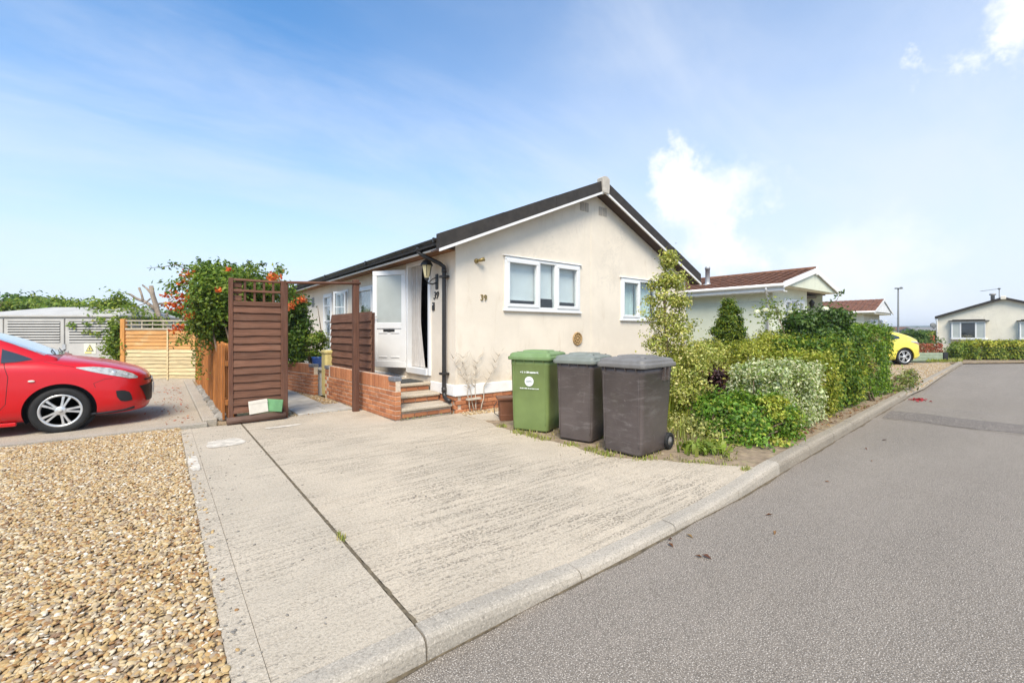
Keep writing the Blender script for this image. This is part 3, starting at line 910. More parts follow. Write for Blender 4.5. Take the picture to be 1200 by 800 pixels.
def pebbles(name, poly, z, density, size, seed, mat):
    mb = MB(); mb.add([(x, y, z) for x, y in poly], [list(range(len(poly)))])
    o = mb.build(name, mat, kind='stuff')
    ng = bpy.data.node_groups.new(name + '_nodes', 'GeometryNodeTree')
    ng.interface.new_socket('Geometry', in_out='INPUT', socket_type='NodeSocketGeometry')
    ng.interface.new_socket('Geometry', in_out='OUTPUT', socket_type='NodeSocketGeometry')
    N, L = ng.nodes.new, ng.links.new
    gi, go = N('NodeGroupInput'), N('NodeGroupOutput')
    dp = N('GeometryNodeDistributePointsOnFaces'); dp.inputs['Density'].default_value = density; dp.inputs['Seed'].default_value = seed
    L(gi.outputs[0], dp.inputs['Mesh'])
    ico = N('GeometryNodeMeshIcoSphere'); ico.inputs['Radius'].default_value = size; ico.inputs['Subdivisions'].default_value = 2
    ss = N('GeometryNodeSetShadeSmooth'); L(ico.outputs[0], ss.inputs['Geometry'])
    sm = N('GeometryNodeSetMaterial'); sm.inputs['Material'].default_value = mat; L(ss.outputs[0], sm.inputs['Geometry'])
    ip = N('GeometryNodeInstanceOnPoints'); L(dp.outputs['Points'], ip.inputs['Points']); L(sm.outputs[0], ip.inputs['Instance'])
    rv = N('FunctionNodeRandomValue'); rv.data_type = 'FLOAT_VECTOR'
    rv.inputs['Min'].default_value = (0.55, 0.42, 0.26); rv.inputs['Max'].default_value = (1.6, 1.12, 0.62); rv.inputs['Seed'].default_value = seed + 1
    rr = N('FunctionNodeRandomValue'); rr.data_type = 'FLOAT_VECTOR'
    rr.inputs['Min'].default_value = (-.55, -.55, 0); rr.inputs['Max'].default_value = (.55, .55, 6.28); rr.inputs['Seed'].default_value = seed + 2
    L(rv.outputs['Value'], ip.inputs['Scale']); L(rr.outputs['Value'], ip.inputs['Rotation'])
    ro = N('FunctionNodeRandomValue'); ro.data_type = 'FLOAT_VECTOR'
    ro.inputs['Min'].default_value = (0, 0, -.004); ro.inputs['Max'].default_value = (0, 0, .012); ro.inputs['Seed'].default_value = seed + 3
    tr = N('GeometryNodeTranslateInstances'); L(ip.outputs[0], tr.inputs[0]); L(ro.outputs['Value'], tr.inputs['Translation'])
    L(tr.outputs[0], go.inputs[0])
    md = o.modifiers.new('pebbles', 'NODES'); md.node_group = ng
    return o


pebbles('gravel', [(-2.9, 1.94), (0.215, 1.94), (0.215, 7.93), (-2.9, 7.93)], 0.003, 3900, 0.0132, 4, MT['pebble'])

# concrete car pad behind the gravel, with its mossy front edge and a raised edging on the right
pad = struct_root('parking_pad')
mb = MB(); mb.box(-9, 0.50, 8.16, 19, -0.12, 0.012); mb.build('concrete_slab', MT['pad'], pad, world=True)
mb = MB(); mb.box(-9, 0.545, 7.99, 8.155, -0.12, 0.02); mb.build('slab_edge', MT['kerb'], pad, world=True)
mb = MB(); mb.box(0.505, 0.69, 8.16, 15.2, -0.12, 0.055, .012); mb.build('concrete_edging', MT['kerb'], pad, world=True)
n = 190
P = np.stack([0.40 - np.abs(RNG.normal(0, .35, n)), RNG.uniform(8.25, 14.5, n), np.full(n, .018)], 1)
leaves_obj('fallen_petals', P, np.tile([[0, 0, 1.0]], (n, 1)) + RNG.normal(size=(n, 3)) * .3, RNG.uniform(.02, .055, n), palette(n, [(2, (.42, .07, .03)), (1, (.30, .16, .06)), (1, (.45, .16, .05))]), MT['petal'], kind='stuff')
sheet('fence_bed', [(0.69, 7.9), (0.95, 7.9), (0.95, 15.3), (0.69, 15.3)], 0.002, MT['gravel_base'], thick=.05)
rocks = thing('rock_border', 'row of rounded grey rocks edging the bed below the orange picket fence', 'rocks', (0.73, 8.3, 0))
y = 8.12
while y < 13:
    r = random.uniform(.06, .105)
    mb = MB()
    mb.ball((0, 0, 0), (r * random.uniform(.8, 1.05), r * random.uniform(.9, 1.3), r * .72), 9, 6)
    for i, p in enumerate(mb.v): mb.v[i] = (p[0] * random.uniform(.9, 1.1), p[1] * random.uniform(.9, 1.1), p[2] * random.uniform(.88, 1.1))
    o = mb.build('rock', MT['cobble'], rocks)
    o.location = (random.uniform(-.0, .06), y - 8.3 + r, r * .45); o.rotation_euler = (0, 0, random.uniform(-.5, .5))
    y += r * 1.7

# paths beside the bungalow
path = struct_root('path')
mb = MB(); mb.box(1.62, 2.72, 7.92, 16, -0.12, -0.012); mb.build('gravel_strip', MT['gravel_base'], path, world=True)
y = 7.95
for i in range(9):
    L_ = 0.78
    for (x0, x1) in ((1.86, 2.44),) if i else ((1.80, 2.28), (2.29, 2.72)):
        mb = MB(); mb.box(x0 - y * .012 + .09, x1 - y * .012 + .09, y, y + L_ - .012, -.06, 0.012 + random.uniform(0, .006), .006)
        mb.build('paving_slab', MT['slab'], path, world=True)
    y += L_
pebbles('gravel_spill', [(.21, 1.95), (.30, 1.95), (.30, 7.8), (.21, 7.8)], .004, 130, .0125, 31, MT['pebble'])
pebbles('path_gravel', [(1.63, 7.95), (2.80, 7.95), (2.58, 12.5), (1.63, 12.5)], -0.008, 900, 0.015, 9, MT['pebble'])
pebbles('wall_foot_gravel', [(3.98, 6.18), (5.6, 6.10), (5.6, 6.46), (3.98, 6.46)], 0.002, 1300, 0.014, 15, MT['pebble'])
sheet('footing_strip', [(3.97, 5.75), (4.35, 5.35), (8, 5.2), (8, 6.46), (3.97, 6.46)], -0.002, MT['concrete_plain'], thick=.04)
# planted bed along the road
bed_poly = [(x, yk(x) + .127) for x in (4.85, 6.4, 9, 13.3)] + [(13.9, 2.6), (13.9, 6.2), (8.1, 6.4), (3.93, 6.4), (3.80, 5.6), (3.80, 4.62), (3.92, 3.87), (3.97, 3.09), (4.42, 2.55), (4.68, 2.1)]
sheet('planted_bed', bed_poly, -0.006, MT['earth'], thick=.05)

# ================================================================== BUNGALOW 39
HX0, HX1, HY0, HY1 = 3.94, 11.30, 6.47, 18.5
house = thing('bungalow', 'cream rendered bungalow with number 39 on its gable and an open white front door', 'bungalow', (HX0, HY0, 0))


def wall_holes(mb, M, W, z0, z1, holes, th=0.12):
    """a wall in its own frame (x along, y outwards, z up) with rectangular openings and their reveals"""
    xs = sorted({0, W} | {h[0] for h in holes} | {h[1] for h in holes})
    zs = sorted({z0, z1} | {h[2] for h in holes} | {h[3] for h in holes})
    for i in range(len(xs) - 1):
        for j in range(len(zs) - 1):
            cx, cz = (xs[i] + xs[i + 1]) / 2, (zs[j] + zs[j + 1]) / 2
            if any(h[0] < cx < h[1] and h[2] < cz < h[3] for h in holes): continue
            a, b, c, d = xs[i], xs[i + 1], zs[j], zs[j + 1]
            mb.add([(a, 0, c), (b, 0, c), (b, 0, d), (a, 0, d)], [(0, 1, 2, 3)], False, M)
            mb.add([(a, -th, c), (b, -th, c), (b, -th, d), (a, -th, d)], [(3, 2, 1, 0)], False, M)
    for a, b, c, d in holes:
        mb.add([(a, 0, c), (b, 0, c), (b, -th, c), (a, -th, c), (a, 0, d), (b, 0, d), (b, -th, d), (a, -th, d)],
               [(0, 1, 2, 3), (7, 6, 5, 4), (0, 3, 7, 4), (2, 1, 5, 6)], False, M)


def frame(o, xdir, out):
    x = Vector(xdir); y = Vector(out); z = Vector((0, 0, 1))
    Mx = Matrix((x, y, z)).transposed().to_4x4()
    Mx.translation = Vector(o)
    return Mx


MG = frame((HX0, HY0, 0), (1, 0, 0), (0, -1, 0))
MS = frame((HX0, HY0, 0), (0, 1, 0), (-1, 0, 0))
MRt = frame((HX1, HY0, 0), (0, 1, 0), (1, 0, 0))
MBk = frame((HX0, HY1, 0), (1, 0, 0), (0, 1, 0))
W1 = (4.99 - HX0, 7.03 - HX0, 1.81, 2.80)
W2 = (8.44 - HX0, 9.90 - HX0, 1.68, 2.66)
DR = (7.37 - HY0, 8.31 - HY0, 0.60, 2.74)
SW = [(10.15 - HY0, 11.25 - HY0, 1.30, 2.50), (11.95 - HY0, 12.9 - HY0, 1.30, 2.52), (13.35 - HY0, 14.2 - HY0, 0.75, 2.52)]
APX, APZ, SL = 7.55, 4.42, 0.425
mb = MB()
wall_holes(mb, MG, HX1 - HX0, 0.28, 2.82, [W1, W2])
for yy in (0, -0.12):
    mb.add([(0, yy, 2.82), (HX1 - HX0, yy, 2.82), (APX - HX0, yy, APZ), (0, yy, APZ - SL * (APX - HX0))], [(0, 1, 2, 3)], False, MG)
wall_holes(mb, MS, HY1 - HY0, 0.28, 2.88, [DR] + SW)
wall_holes(mb, MRt, HY1 - HY0, 0.28, 2.82, [])
wall_holes(mb, MBk, HX1 - HX0, 0.28, 2.82, [])
mb.add([(0, 0, 2.82), (HX1 - HX0, 0, 2.82), (APX - HX0, 0, APZ), (0, 0, 2.88)], [(0, 1, 2, 3)], False, MBk)
mb.build('wall', MT['render'], house, world=True, recalc=False)
mb = MB()
mb.box(HX0 + .13, HX1 - .13, HY0 + .13, HY1 - .13, .30, .56)
for (x0, x1, y0, y1) in ((HX0 + 1.6, HX0 + 1.63, HY0 + .13, HY0 + 5), (HX0 + .13, HX1 - .13, HY0 + 1.9, HY0 + 1.93)):
    pass
mb.box(HX0 + 2.4, HX0 + 2.45, HY0 + .9, HY1 - .2, .56, 2.8)
mb.box(HX0 + .13, HX1 - .2, HY0 + .85, HY0 + .9, .56, 2.8)
mb.box(HX0 + .13, HX1 - .13, HY0 + .13, HY1 - .13, 2.84, 2.86)
mb.build('interior_partition', MT['interior'], house, world=True)

# white band and brick base
mb = MB()
mb.box(HX0 - .03, HX1 + .03, HY0 - .03, HY0 + .02, .285, .475, .008)
mb.box(HX0 - .028, HX0 + .02, HY0 + .021, 7.33, .285, .475, .008)
mb.box(HX0 - .028, HX0 + .02, 8.4, HY1, .285, .475, .008)
mb.build('plinth_band', MT['white_paint'], house, world=True)
base = MB()
base.box(HX0 + .012, HX1 - .012, HY0 + .012, HY1 - .02, -.05, .284)
base = base.build('brick_base', MT['mortar'], house, world=True)
bm_ = MB(); bm_.box(-.1075, .1075, -.015, .05, -.0325, .0325, .006)
ME_BRICK_FACE = bm_.mesh('brick')
bm_ = MB(); bm_.box(-.1075, .1075, -.05, .05, -.0325, .0325, .006)
ME_BRICK = bm_.mesh('brick')
bm_ = MB(); bm_.box(-.0325, .0325, -.05, .05, -.1075, .1075, .006)
ME_SOLDIER = bm_.mesh('brick')
for m_ in (ME_BRICK_FACE, ME_BRICK, ME_SOLDIER): m_.materials.append(MT['brick'])
def face_bricks(parent, wpos, xdir, rows, z0, length, off=(0, 0, 0)):
    ang = math.atan2(xdir[1], xdir[0])
    for r_ in range(rows):
        x = 0.1075 + (0.1125 if r_ % 2 else 0)
        while x + .1075 <= length + .02:
            p = Vector(wpos) + Vector((xdir[0] * x, xdir[1] * x, z0 + r_ * .075 + .0325))
            link('brick', ME_BRICK_FACE, None, parent, None, (WM[parent.name].inverted() @ p) + Vector((0, random.uniform(-.003, .003), 0)), (0, 0, ang))
            x += .225
face_bricks(base, (HX0 + .002, HY0, 0), (1, 0), 4, -0.015, 3.9)
face_bricks(base, (HX0, HY0 + .78, 0), (0, -1), 4, -0.015, .80)

# roof
mb = MB()
def roofz(x): return APZ + 0.10 - SL * abs(x - APX)
for sgn in (-1, 1):
    xe = APX + sgn * 4.06
    for k in range(14):
        a = APX + (xe - APX) * k / 14; b = APX + (xe - APX) * (k + 1) / 14
        mb.prism([(a, roofz(a)), (b, roofz(b)), (b, roofz(b) + .095), (a, roofz(a) + .055)], 6.31, HY1 + .2, 'y')
mb.build('roof_tiles', MT['roof_dark'], house, world=True, kind='stuff')
def rake(x): return APZ - 0.015 - SL * abs(x - APX)
for sgn in (-1, 1):
    xe = APX + sgn * 4.07
    cuts = [0.0, .36, .68, 1.0] if sgn < 0 else [0, .33, .66, 1.0]
    for k in range(3):
        a = APX + (xe - APX) * cuts[k] + sgn * (.003 if k else 0); b = APX + (xe - APX) * cuts[k + 1]
        j = .004 * k
        mb = MB()
        mb.prism([(a, rake(a) + .05), (b, rake(b) + .05), (b, rake(b) + .285 + j), (a, rake(a) + .285 + j)], 6.195 + .004 * (k % 2), 6.308, 'y')
        mb.build('verge_tile', MT['roof_dark'], house, world=True)
    mb = MB()
    mb.prism([(APX, rake(APX)), (xe, rake(xe)), (xe, rake(xe) + .048), (APX, rake(APX) + .048)], 6.185, 6.215, 'y')
    mb.build('bargeboard', MT['white_paint'], house, world=True)
    mb = MB()
    mb.prism([(APX, rake(APX) + .02), (xe, rake(xe) + .02), (xe, rake(xe) + .047), (APX, rake(APX) + .047)], 6.216, HY0 + .02, 'y')
    mb.build('verge_soffit', MT['dark_soffit'], house, world=True)
mb = MB()
mb.prism([(APX - .10, rake(APX) - .005), (APX - .13, rake(APX) + .30), (APX - .05, rake(APX) + .35), (APX + .05, rake(APX) + .35), (APX + .13, rake(APX) + .30), (APX + .10, rake(APX) - .005)], 6.165, 6.31, 'y')
mb.build('ridge_end_cap', MT['cap'], house, world=True)
mb = MB(); mb.tube([(APX, 6.2, roofz(APX) + .05), (APX, HY1 + .2, roofz(APX) + .05)], .09, 10); mb.build('ridge', MT['roof_dark'], house, world=True)
# eaves: soffit, fascia, gutter, downpipe
mb = MB(); mb.box(3.60, HX0, HY0 + .012, HY1 + .2, 2.775, 2.79); mb.build('soffit', MT['soffit'], house, world=True)
mb = MB(); mb.box(3.565, 3.599, 6.32, HY1 + .2, 2.77, 2.93); mb.build('fascia', MT['dark_trim'], house, world=True)
mb = MB(); mb.box(3.555, 3.60, 6.32, HY1 + .2, 2.745, 2.768); mb.build('fascia_trim', MT['white_paint'], house, world=True)
mb = MB()
pr = [(.058 * math.cos(a), .058 * math.sin(a)) for a in [math.pi + i * math.pi / 8 for i in range(9)]]
pr2 = [(.050 * math.cos(a), .050 * math.sin(a)) for a in [2 * math.pi - i * math.pi / 8 for i in range(9)]]
mb.prism([(3.505 + a, 2.90 + b) for a, b in pr + pr2], 6.30, HY1 + .2, 'y')
g = mb.build('gutter', MT['black'], house, world=True)
for yy in (6.36, 9.4, 12.4, 15.4):
    mb = MB(); mb.box(3.44, 3.57, yy - .02, yy + .02, 2.835, 2.915, .006); mb.build('bracket', MT['black'], g, world=True)
mb = MB()
dpth = [(3.505, 6.98, 2.86), (3.505, 6.98, 2.77), (3.56, 6.94, 2.72), (3.80, 6.77, 2.58), (3.865, 6.73, 2.52), (3.865, 6.73, 2.40), (3.865, 6.73, .36), (3.865, 6.72, .28), (3.85, 6.65, .235), (3.83, 6.47, .215)]
mb.tube(dpth, .036, 12)
dp = mb.build('downpipe', MT['black'], house, world=True)
for q in ([(3.505, 6.98, 2.87), (3.505, 6.98, 2.78)], [(3.865, 6.73, 2.50), (3.865, 6.73, 2.42)], [(3.865, 6.73, .42), (3.865, 6.73, .34)]):
    mb = MB(); mb.tube(q, .044, 12); mb.build('pipe_collar', MT['black'], dp, world=True)
for zz in (2.35, .66):
    mb = MB(); mb.box(3.80, 3.935, 6.66, 6.80, zz - .02, zz + .02, .006); mb.build('pipe_clip', MT['black'], dp, world=True)


def window(M, W, H, lights, parent, sash=(), hood=True, sill=True, behind='blind', name='window', mat=None, depth=0.03, fw=0.06, drop=None, transom=None):
    """frame with glazed lights; in the wall's own frame, origin at its lower left corner"""
    wm = mat or MT['white']
    mb = MB()
    mb.box(0, W, -.06, depth, 0, fw, .006, M); mb.box(0, W, -.06, depth, H - fw, H, .006, M)
    mb.box(0, fw, -.06, depth - .002, fw + .001, H - fw - .001, .006, M); mb.box(W - fw, W, -.06, depth - .002, fw + .001, H - fw - .001, .006, M)
    w = mb.build(name, wm, parent, world=True)
    for a, b in zip(lights[:-1], lights[1:]):
        if b < W - .01:
            mb = MB(); mb.box(b - .028, b + .028, -.06, depth - .004, fw + .001, H - fw - .001, .005, M); mb.build('mullion', wm, w, world=True)
    for i, (a, b) in enumerate(zip(lights[:-1], lights[1:])):
        x0 = a + (fw if i == 0 else .028); x1 = b - (fw if b > W - .01 else .028)
        z0, z1 = fw, H - fw
        s = .0
        if i in sash:
            s = .05
            mb = MB()
            mb.box(x0 - .012, x1 + .012, -.05, depth + .016, z0 - .012, z0 + s, .006, M); mb.box(x0 - .012, x1 + .012, -.05, depth + .016, z1 - s, z1 + .012, .006, M)
            mb.box(x0 - .012, x0 + s, -.05, depth + .014, z0 + s + .001, z1 - s - .001, .006, M); mb.box(x1 - s, x1 + .012, -.05, depth + .014, z0 + s + .001, z1 - s - .001, .006, M)
            mb.build('sash', wm, w, world=True)
        if transom:
            mb = MB()
            for t in transom: mb.box(x0 + s + .001, x1 - s - .001, -.02, depth - .006, t - .012, t + .012, 0, M)
            mb.build('glazing_bar', wm, w, world=True)
        mb = MB(); mb.box(x0 + s - .004, x1 - s + .004, -.012, -.006, z0 + s - .004, z1 - s + .004, 0, M); mb.build('pane', MT['glass'], w, world=True)
        if behind == 'blind':
            zb = z0 + (drop[i] if drop else .0)
            mb = MB(); mb.box(x0 - .02, x1 + .02, -.105, -.10, zb, H - .02, 0, M)
            mb.box(x0 - .02, x1 + .02, -.112, -.092, zb - .015, zb + .012, 0, M); mb.build('blind', MT['blind'], w, world=True)
        elif behind in ('net', 'curtain'):
            mb = MB()
            nw = max(4, int((x1 - x0) / .035))
            mb.grid(lambda u, v: M @ Vector((x0 - .02 + u * (x1 - x0 + .04), -.16 + .022 * math.sin(u * nw * 3.1) + .008 * math.sin(u * nw * 7.7), .02 + v * (H - .03))), nw * 6, 1)
            mb.build('curtain', MT['net'] if behind == 'net' else MT['curtain_teal'], w, world=True, recalc=False)
    if hood:
        mb = MB(); mb.prism([(-.002, H + .004), (.05, H + .004), (.05, H + .012), (-.002, H + .03)], -.04, W + .05, 'x', M)
        mb.build('drip_hood', MT['white_paint'], w, world=True)
    if sill:
        mb = MB(); mb.box(-.03, W + .03, -.02, .055, -.035, -.002, .006, M); mb.build('sill', wm, w, world=True)
    return w


def sub_frame(M, x, z): return M @ Matrix.Translation((x, 0, z))


window(sub_frame(MG, W1[0], W1[2]), W1[1] - W1[0], W1[3] - W1[2], [0, .86, 1.32, W1[1] - W1[0]], house, (0, 2), drop=(.14, .20, .15))
window(sub_frame(MG, W2[0], W2[2]), W2[1] - W2[0], W2[3] - W2[2], [0, .72, W2[1] - W2[0]], house, (0,), behind='curtain')
window(sub_frame(MS, SW[0][0], SW[0][2]), 1.1, 1.2, [0, 1.1], house, (0,), hood=False, behind='net')
window(sub_frame(MS, SW[1][0], SW[1][2]), .95, 1.22, [0, .45, .95], house, (0, 1), hood=False, behind='net')
window(sub_frame(MS, SW[2][0], SW[2][2]), .85, 1.77, [0, .85], house, (0,), hood=False, behind='net', transom=(.5, .95, 1.4))
# the open casement of the second side window
Mo = sub_frame(MS, SW[1][0] + .02, SW[1][2] + .04) @ Matrix.Translation((0, .05, 0)) @ Matrix.Rotation(R(28), 4, 'Z')
mb = MB()
for bx in ((0, .42, 0, .04, 0, .05), (0, .42, 0, .04, 1.08, 1.13), (0, .05, 0, .038, .051, 1.079), (.37, .42, 0, .038, .051, 1.079), (.051, .369, .01, .03, .70, .72)):
    mb.box(*bx, 0, Mo)
oc = mb.build('open_casement', MT['white'], house, world=True)
mb = MB(); mb.box(.045, .375, .015, .021, .045, 1.085, 0, Mo); mb.build('pane', MT['glass'], oc, world=True)
# door frame, curtain, open leaf
MD = sub_frame(MS, DR[0], DR[2]); DW, DH = DR[1] - DR[0], DR[3] - DR[2]
mb = MB()
mb.box(-.04, .045, -.10, .035, -.03, DH + .03, .008, MD); mb.box(DW - .045, DW + .04, -.10, .035, -.03, DH + .03, .008, MD)
mb.box(.056, DW - .056, -.10, .033, DH - .05, DH + .03, .006, MD); mb.box(.056, DW - .056, -.10, .06, -.03, .09, .006, MD)
dfm = mb.build('door_frame', MT['white'], house, world=True)
mb = MB()
def cur(u, v):
    z = .10 + v * (DH - .16)
    xl = .44 + .05 * math.sin((1 - v) * 2.6) - (.16 * max(0, .45 - v) * 2)
    x = xl + u * (DW - .047 - xl)
    return MD @ Vector((x, -.062 + .024 * math.sin(u * 42) + .01 * math.sin(u * 71 + v * 2), z))
mb.grid(cur, 90, 14); mb.build('curtain', MT['net'], dfm, world=True, recalc=False)
h0, h1 = Vector((3.915, 8.345, 0)), Vector((3.50, 9.05, 0))
dx = (h1 - h0).normalized(); LW = (h1 - h0).length
ML = frame((h0.x, h0.y, .655), dx, Vector((dx.y, -dx.x, 0)) * (1 if dx.y * -1 < 0 else 1))
if (ML.to_3x3() @ Vector((0, 1, 0))).y > 0: ML = frame((h0.x, h0.y, .655), dx, Vector((-dx.y, dx.x, 0)))
LH = 2.0
mb = MB()
st = .105
mb.box(0, LW, -.03, .03, 0, .13, .006, ML); mb.box(0, LW, -.03, .03, LH - .10, LH, .006, ML); mb.box(st + .001, LW - st - .001, -.03, .03, .80, .92, .006, ML)
mb.box(0, st, -.03, .029, .131, LH - .101, .006, ML); mb.box(LW - st, LW, -.03, .029, .131, LH - .101, .006, ML)
mb.box(st, LW - st, -.018, .014, .131, .799, 0, ML)
for (a, b) in ((st + .05, .5 * LW - .04), (.5 * LW + .04, LW - st - .05)):
    for z in (.20, .70): mb.box(a, b, .013, .026, z, z + .028, .006, ML)
door = mb.build('door', MT['white'], house, world=True)
mb = MB(); mb.box(st, LW - st, -.008, .010, .921, LH - .101, 0, ML); mb.build('pane', MT['frost'], door, world=True)
mb = MB(); mb.box(LW * .5 - .14, LW * .5 + .14, .013, .030, .735, .785, .006, ML); mb.build('letterbox', MT['iron'], door, world=True)
mb = MB(); mb.box(LW - .07, LW - .03, .03, .045, .92, 1.14, .006, ML); mb.tube([ML @ Vector((LW - .05, .045, 1.05)), ML @ Vector((LW - .05, .085, 1.05)), ML @ Vector((LW - .16, .085, 1.05))], .010, 8)
mb.build('handle', MT['steel'], door, world=True)
# gable air vents and the flush seam
for (x0, z0) in ((7.05, 4.0), (7.66, 4.0)):
    for k in range(2):
        mb = MB(); a = x0 - HX0 + k * .145
        mb.box(a, a + .125, 0, .012, z0, z0 + .19, .004, MG)
        for j in range(7): mb.box(a + .012, a + .113, .0125, .018, z0 + .02 + j * .023, z0 + .032 + j * .023, 0, MG)
        mb.build('air_vent', MT['vent'], house, world=True)
mb = MB(); mb.box(7.40 - HX0, 7.46 - HX0, 0, .006, .48, 4.33, .002, MG); mb.build('cover_strip', MT['render'], house, world=True)
mb = MB(); mb.box(15.3 - HY0, 15.55 - HY0, 0, .02, 2.2, 2.5, .004, MS); mb.build('air_vent', MT['bin_grey_lid'], house, world=True)


def text_mesh(body, size, depth, name, mat, parent, M, font_shear=0.0, bold=0.0):
    c = bpy.data.curves.new(name, 'FONT'); c.body = body; c.size = size; c.extrude = depth; c.align_x = 'CENTER'; c.shear = font_shear; c.offset = bold
    o = bpy.data.objects.new('tmp_text', c); COL.objects.link(o)
    dg = bpy.context.evaluated_depsgraph_get()
    me = bpy.data.meshes.new_from_object(o.evaluated_get(dg))
    bpy.data.objects.remove(o)
    me.name = name
    me.transform(WM[parent.name].inverted() @ M if parent is not None else M)
    me.materials.clear()
    return link(name, me, mat, parent)


def text_frame(p, right, up):
    r_, u_ = Vector(right).normalized(), Vector(up).normalized(); n_ = r_.cross(u_)
    Mx = Matrix((r_, u_, n_)).transposed().to_4x4(); Mx.translation = Vector(p)
    return Mx


text_mesh('39', .15, .008, 'house_number', MT['brass'], house, text_frame((4.52, HY0 - .012, 1.95), (1, 0, 0), (0, 0, 1)))
text_mesh('39', .19, .006, 'house_number', MT['iron'], house, text_frame((HX0 - .012, 7.14, 1.99), (0, -1, 0), (0, 0, 1)), .25)

# lantern beside the door
lan = thing('wall_lantern', 'black wall lantern with yellowed glass beside the front door of the bungalow', 'wall lamp', (HX0, 7.10, 2.28))
mb = MB(); mb.box(-.025, 0, -.045, .045, -.12, .16, .012); mb.build('back_plate', MT['iron'], lan)
mb = MB(); mb.tube([(-.02, 0, .0), (-.10, 0, -.03), (-.19, 0, -.02), (-.215, 0, .05)], .013, 8); mb.tube([(-.02, 0, .1), (-.10, 0, .06), (-.17, 0, .0)], .008, 8); mb.build('arm', MT['iron'], lan)
Ml = Matrix.Translation((-.215, 0, .06))
mb = MB(); mb.lathe([(.03, 0), (.055, .05), (.092, .235)], 6, Ml, False); mb.build('glass', MT['lamp_yellow'], lan)
mb = MB()
mb.lathe([(.02, -.03), (.045, -.01), (.045, .01), (.03, .02)], 6, Ml); mb.lathe([(.125, .235), (.12, .255), (.075, .315), (.03, .345), (.016, .37), (.012, .40)], 6, Ml, False)
for j in range(6):
    a = 2 * math.pi * j / 6
    mb.tube([Ml @ Vector((.056 * math.cos(a), .056 * math.sin(a), .045)), Ml @ Vector((.095 * math.cos(a), .095 * math.sin(a), .24))], .006, 6)
mb.build('cage', MT['iron'], lan)
mb = MB(); mb.box(HX0 - .025, HX0, 7.19, 7.27, 1.78, 1.93, .008)
db = mb.build('doorbell', MT['iron']); tag(db, 'small dark doorbell box under the house number beside the door', 'doorbell')
mb = MB(); mb.ball((HX0 - .027, 7.23, 1.89), .012, 8, 6); mb.build('button', MT['white'], db)
# security fitting and round plaque on the gable
sf = thing('wall_spotlight', 'small brass wall light fitting high on the gable above the number', 'wall light', (4.36, HY0, 2.64))
mb = MB(); mb.lathe([(.04, 0), (.04, .03), (.025, .045)], 14, Matrix.Rotation(R(90), 4, 'X')); mb.build('base', MT['brass'], sf)
mb = MB(); mb.tube([(0, -.04, 0), (.04, -.09, .01), (.10, -.12, .03)], [.022, .03, .036], 12); mb.build('head', MT['brass'], sf)
pl = thing('wall_plaque', 'round ochre stone plaque hung on the gable under the windows', 'plaque', (6.96, HY0, 1.24))
Mp = Matrix.Rotation(R(90), 4, 'X')
mb = MB(); mb.lathe([(.135, 0), (.145, .015), (.13, .035), (.112, .03), (.108, .018), (.0001, .018)], 26, Mp); mb.build('disc', MT['plaque'], pl)
mb = MB()
for j in range(9):
    a = 2 * math.pi * j / 9; mb.ball((.07 * math.cos(a), -.022, .07 * math.sin(a)), (.024, .012, .024), 8, 5)
mb.ball((0, -.024, 0), (.035, .016, .035), 10, 6); mb.build('relief', MT['plaque'], pl)

# steps up to the door
steps = thing('door_steps', 'three worn stone steps with brick risers below the open front door', 'steps', (2.97, 6.5, 0))
for (y0, z, y1) in ((6.50, .17, 8.4), (6.93, .315, 8.4), (7.29, .465, 8.40)):
    mb = MB(); mb.box(2.975, 3.905, y0, min(y0 + .46, y1) if z < .46 else y1, z - .055, z, .014); mb.build('tread', MT['concrete_plain'], steps, world=True)
    zb = {.17: 0, .315: .17, .465: .315}[z]
    mb = MB(); mb.box(2.985, 3.90, y0 + .055, 8.38, zb - .02 if zb == 0 else zb + .001, z - .056); co = mb.build('riser', MT['mortar'], steps, world=True)
    face_bricks(co, (2.995, y0 + .052, 0), (1, 0), 1, zb + .012, .90)
    mb = MB()
mb = MB(); mb.box(3.12, 3.80, 7.36, 7.92, .467, .482, .005)
tag(mb.build('doormat', MT['doormat']), 'dark doormat lying on the top step', 'doormat')


def garden_wall(label, p0, p1, near_cap=True, far_cap=False):
    d = Vector((p1[0] - p0[0], p1[1] - p0[1], 0)); L_ = d.length; ang = math.atan2(d.y, d.x)
    w = thing('garden_wall', label, 'brick wall', (p0[0], p0[1], 0), ang, 'low brick walls beside the bungalow')
    mb = MB(); mb.box(.006, L_ - .006, -.042, .042, -.06, .675); mb.build('mortar_core', MT['mortar'], w)
    for r_ in range(6):
        x = .1075 if r_ % 2 == 0 else .0
        k = 0
        while x < L_ - .05:
            me = ME_BRICK
            o = link('brick', me, None, w, None, (min(max(x, .1075), L_ - .1075) + (0 if x > .1 else 0), random.uniform(-.003, .003), .0325 + r_ * .075 + .005))
            if x < .1: o.scale = (.5, 1, 1); o.location.x = .054
            elif x > L_ - .1075: o.scale = (.5, 1, 1); o.location.x = L_ - .054
            x += .225
    x = .27 if near_cap else .035
    end = L_ - (.27 if far_cap else .03)
    while x < end:
        link('brick', ME_SOLDIER, None, w, None, (x, random.uniform(-.003, .003), .457 + .1075 + .003), (0, random.uniform(-.008, .008), 0))
        x += .0715
    for on, xx in ((near_cap, .115), (far_cap, L_ - .115)):
        if on:
            for k in range(2): link('brick', ME_BRICK, None, w, None, (xx, 0, .457 + .0325 + .003 + k * .075))
            mb = MB(); mb.box(xx - .115, xx + .115, -.062, .062, .612, .678, .008); mb.build('coping', MT['slate'], w)
    return w


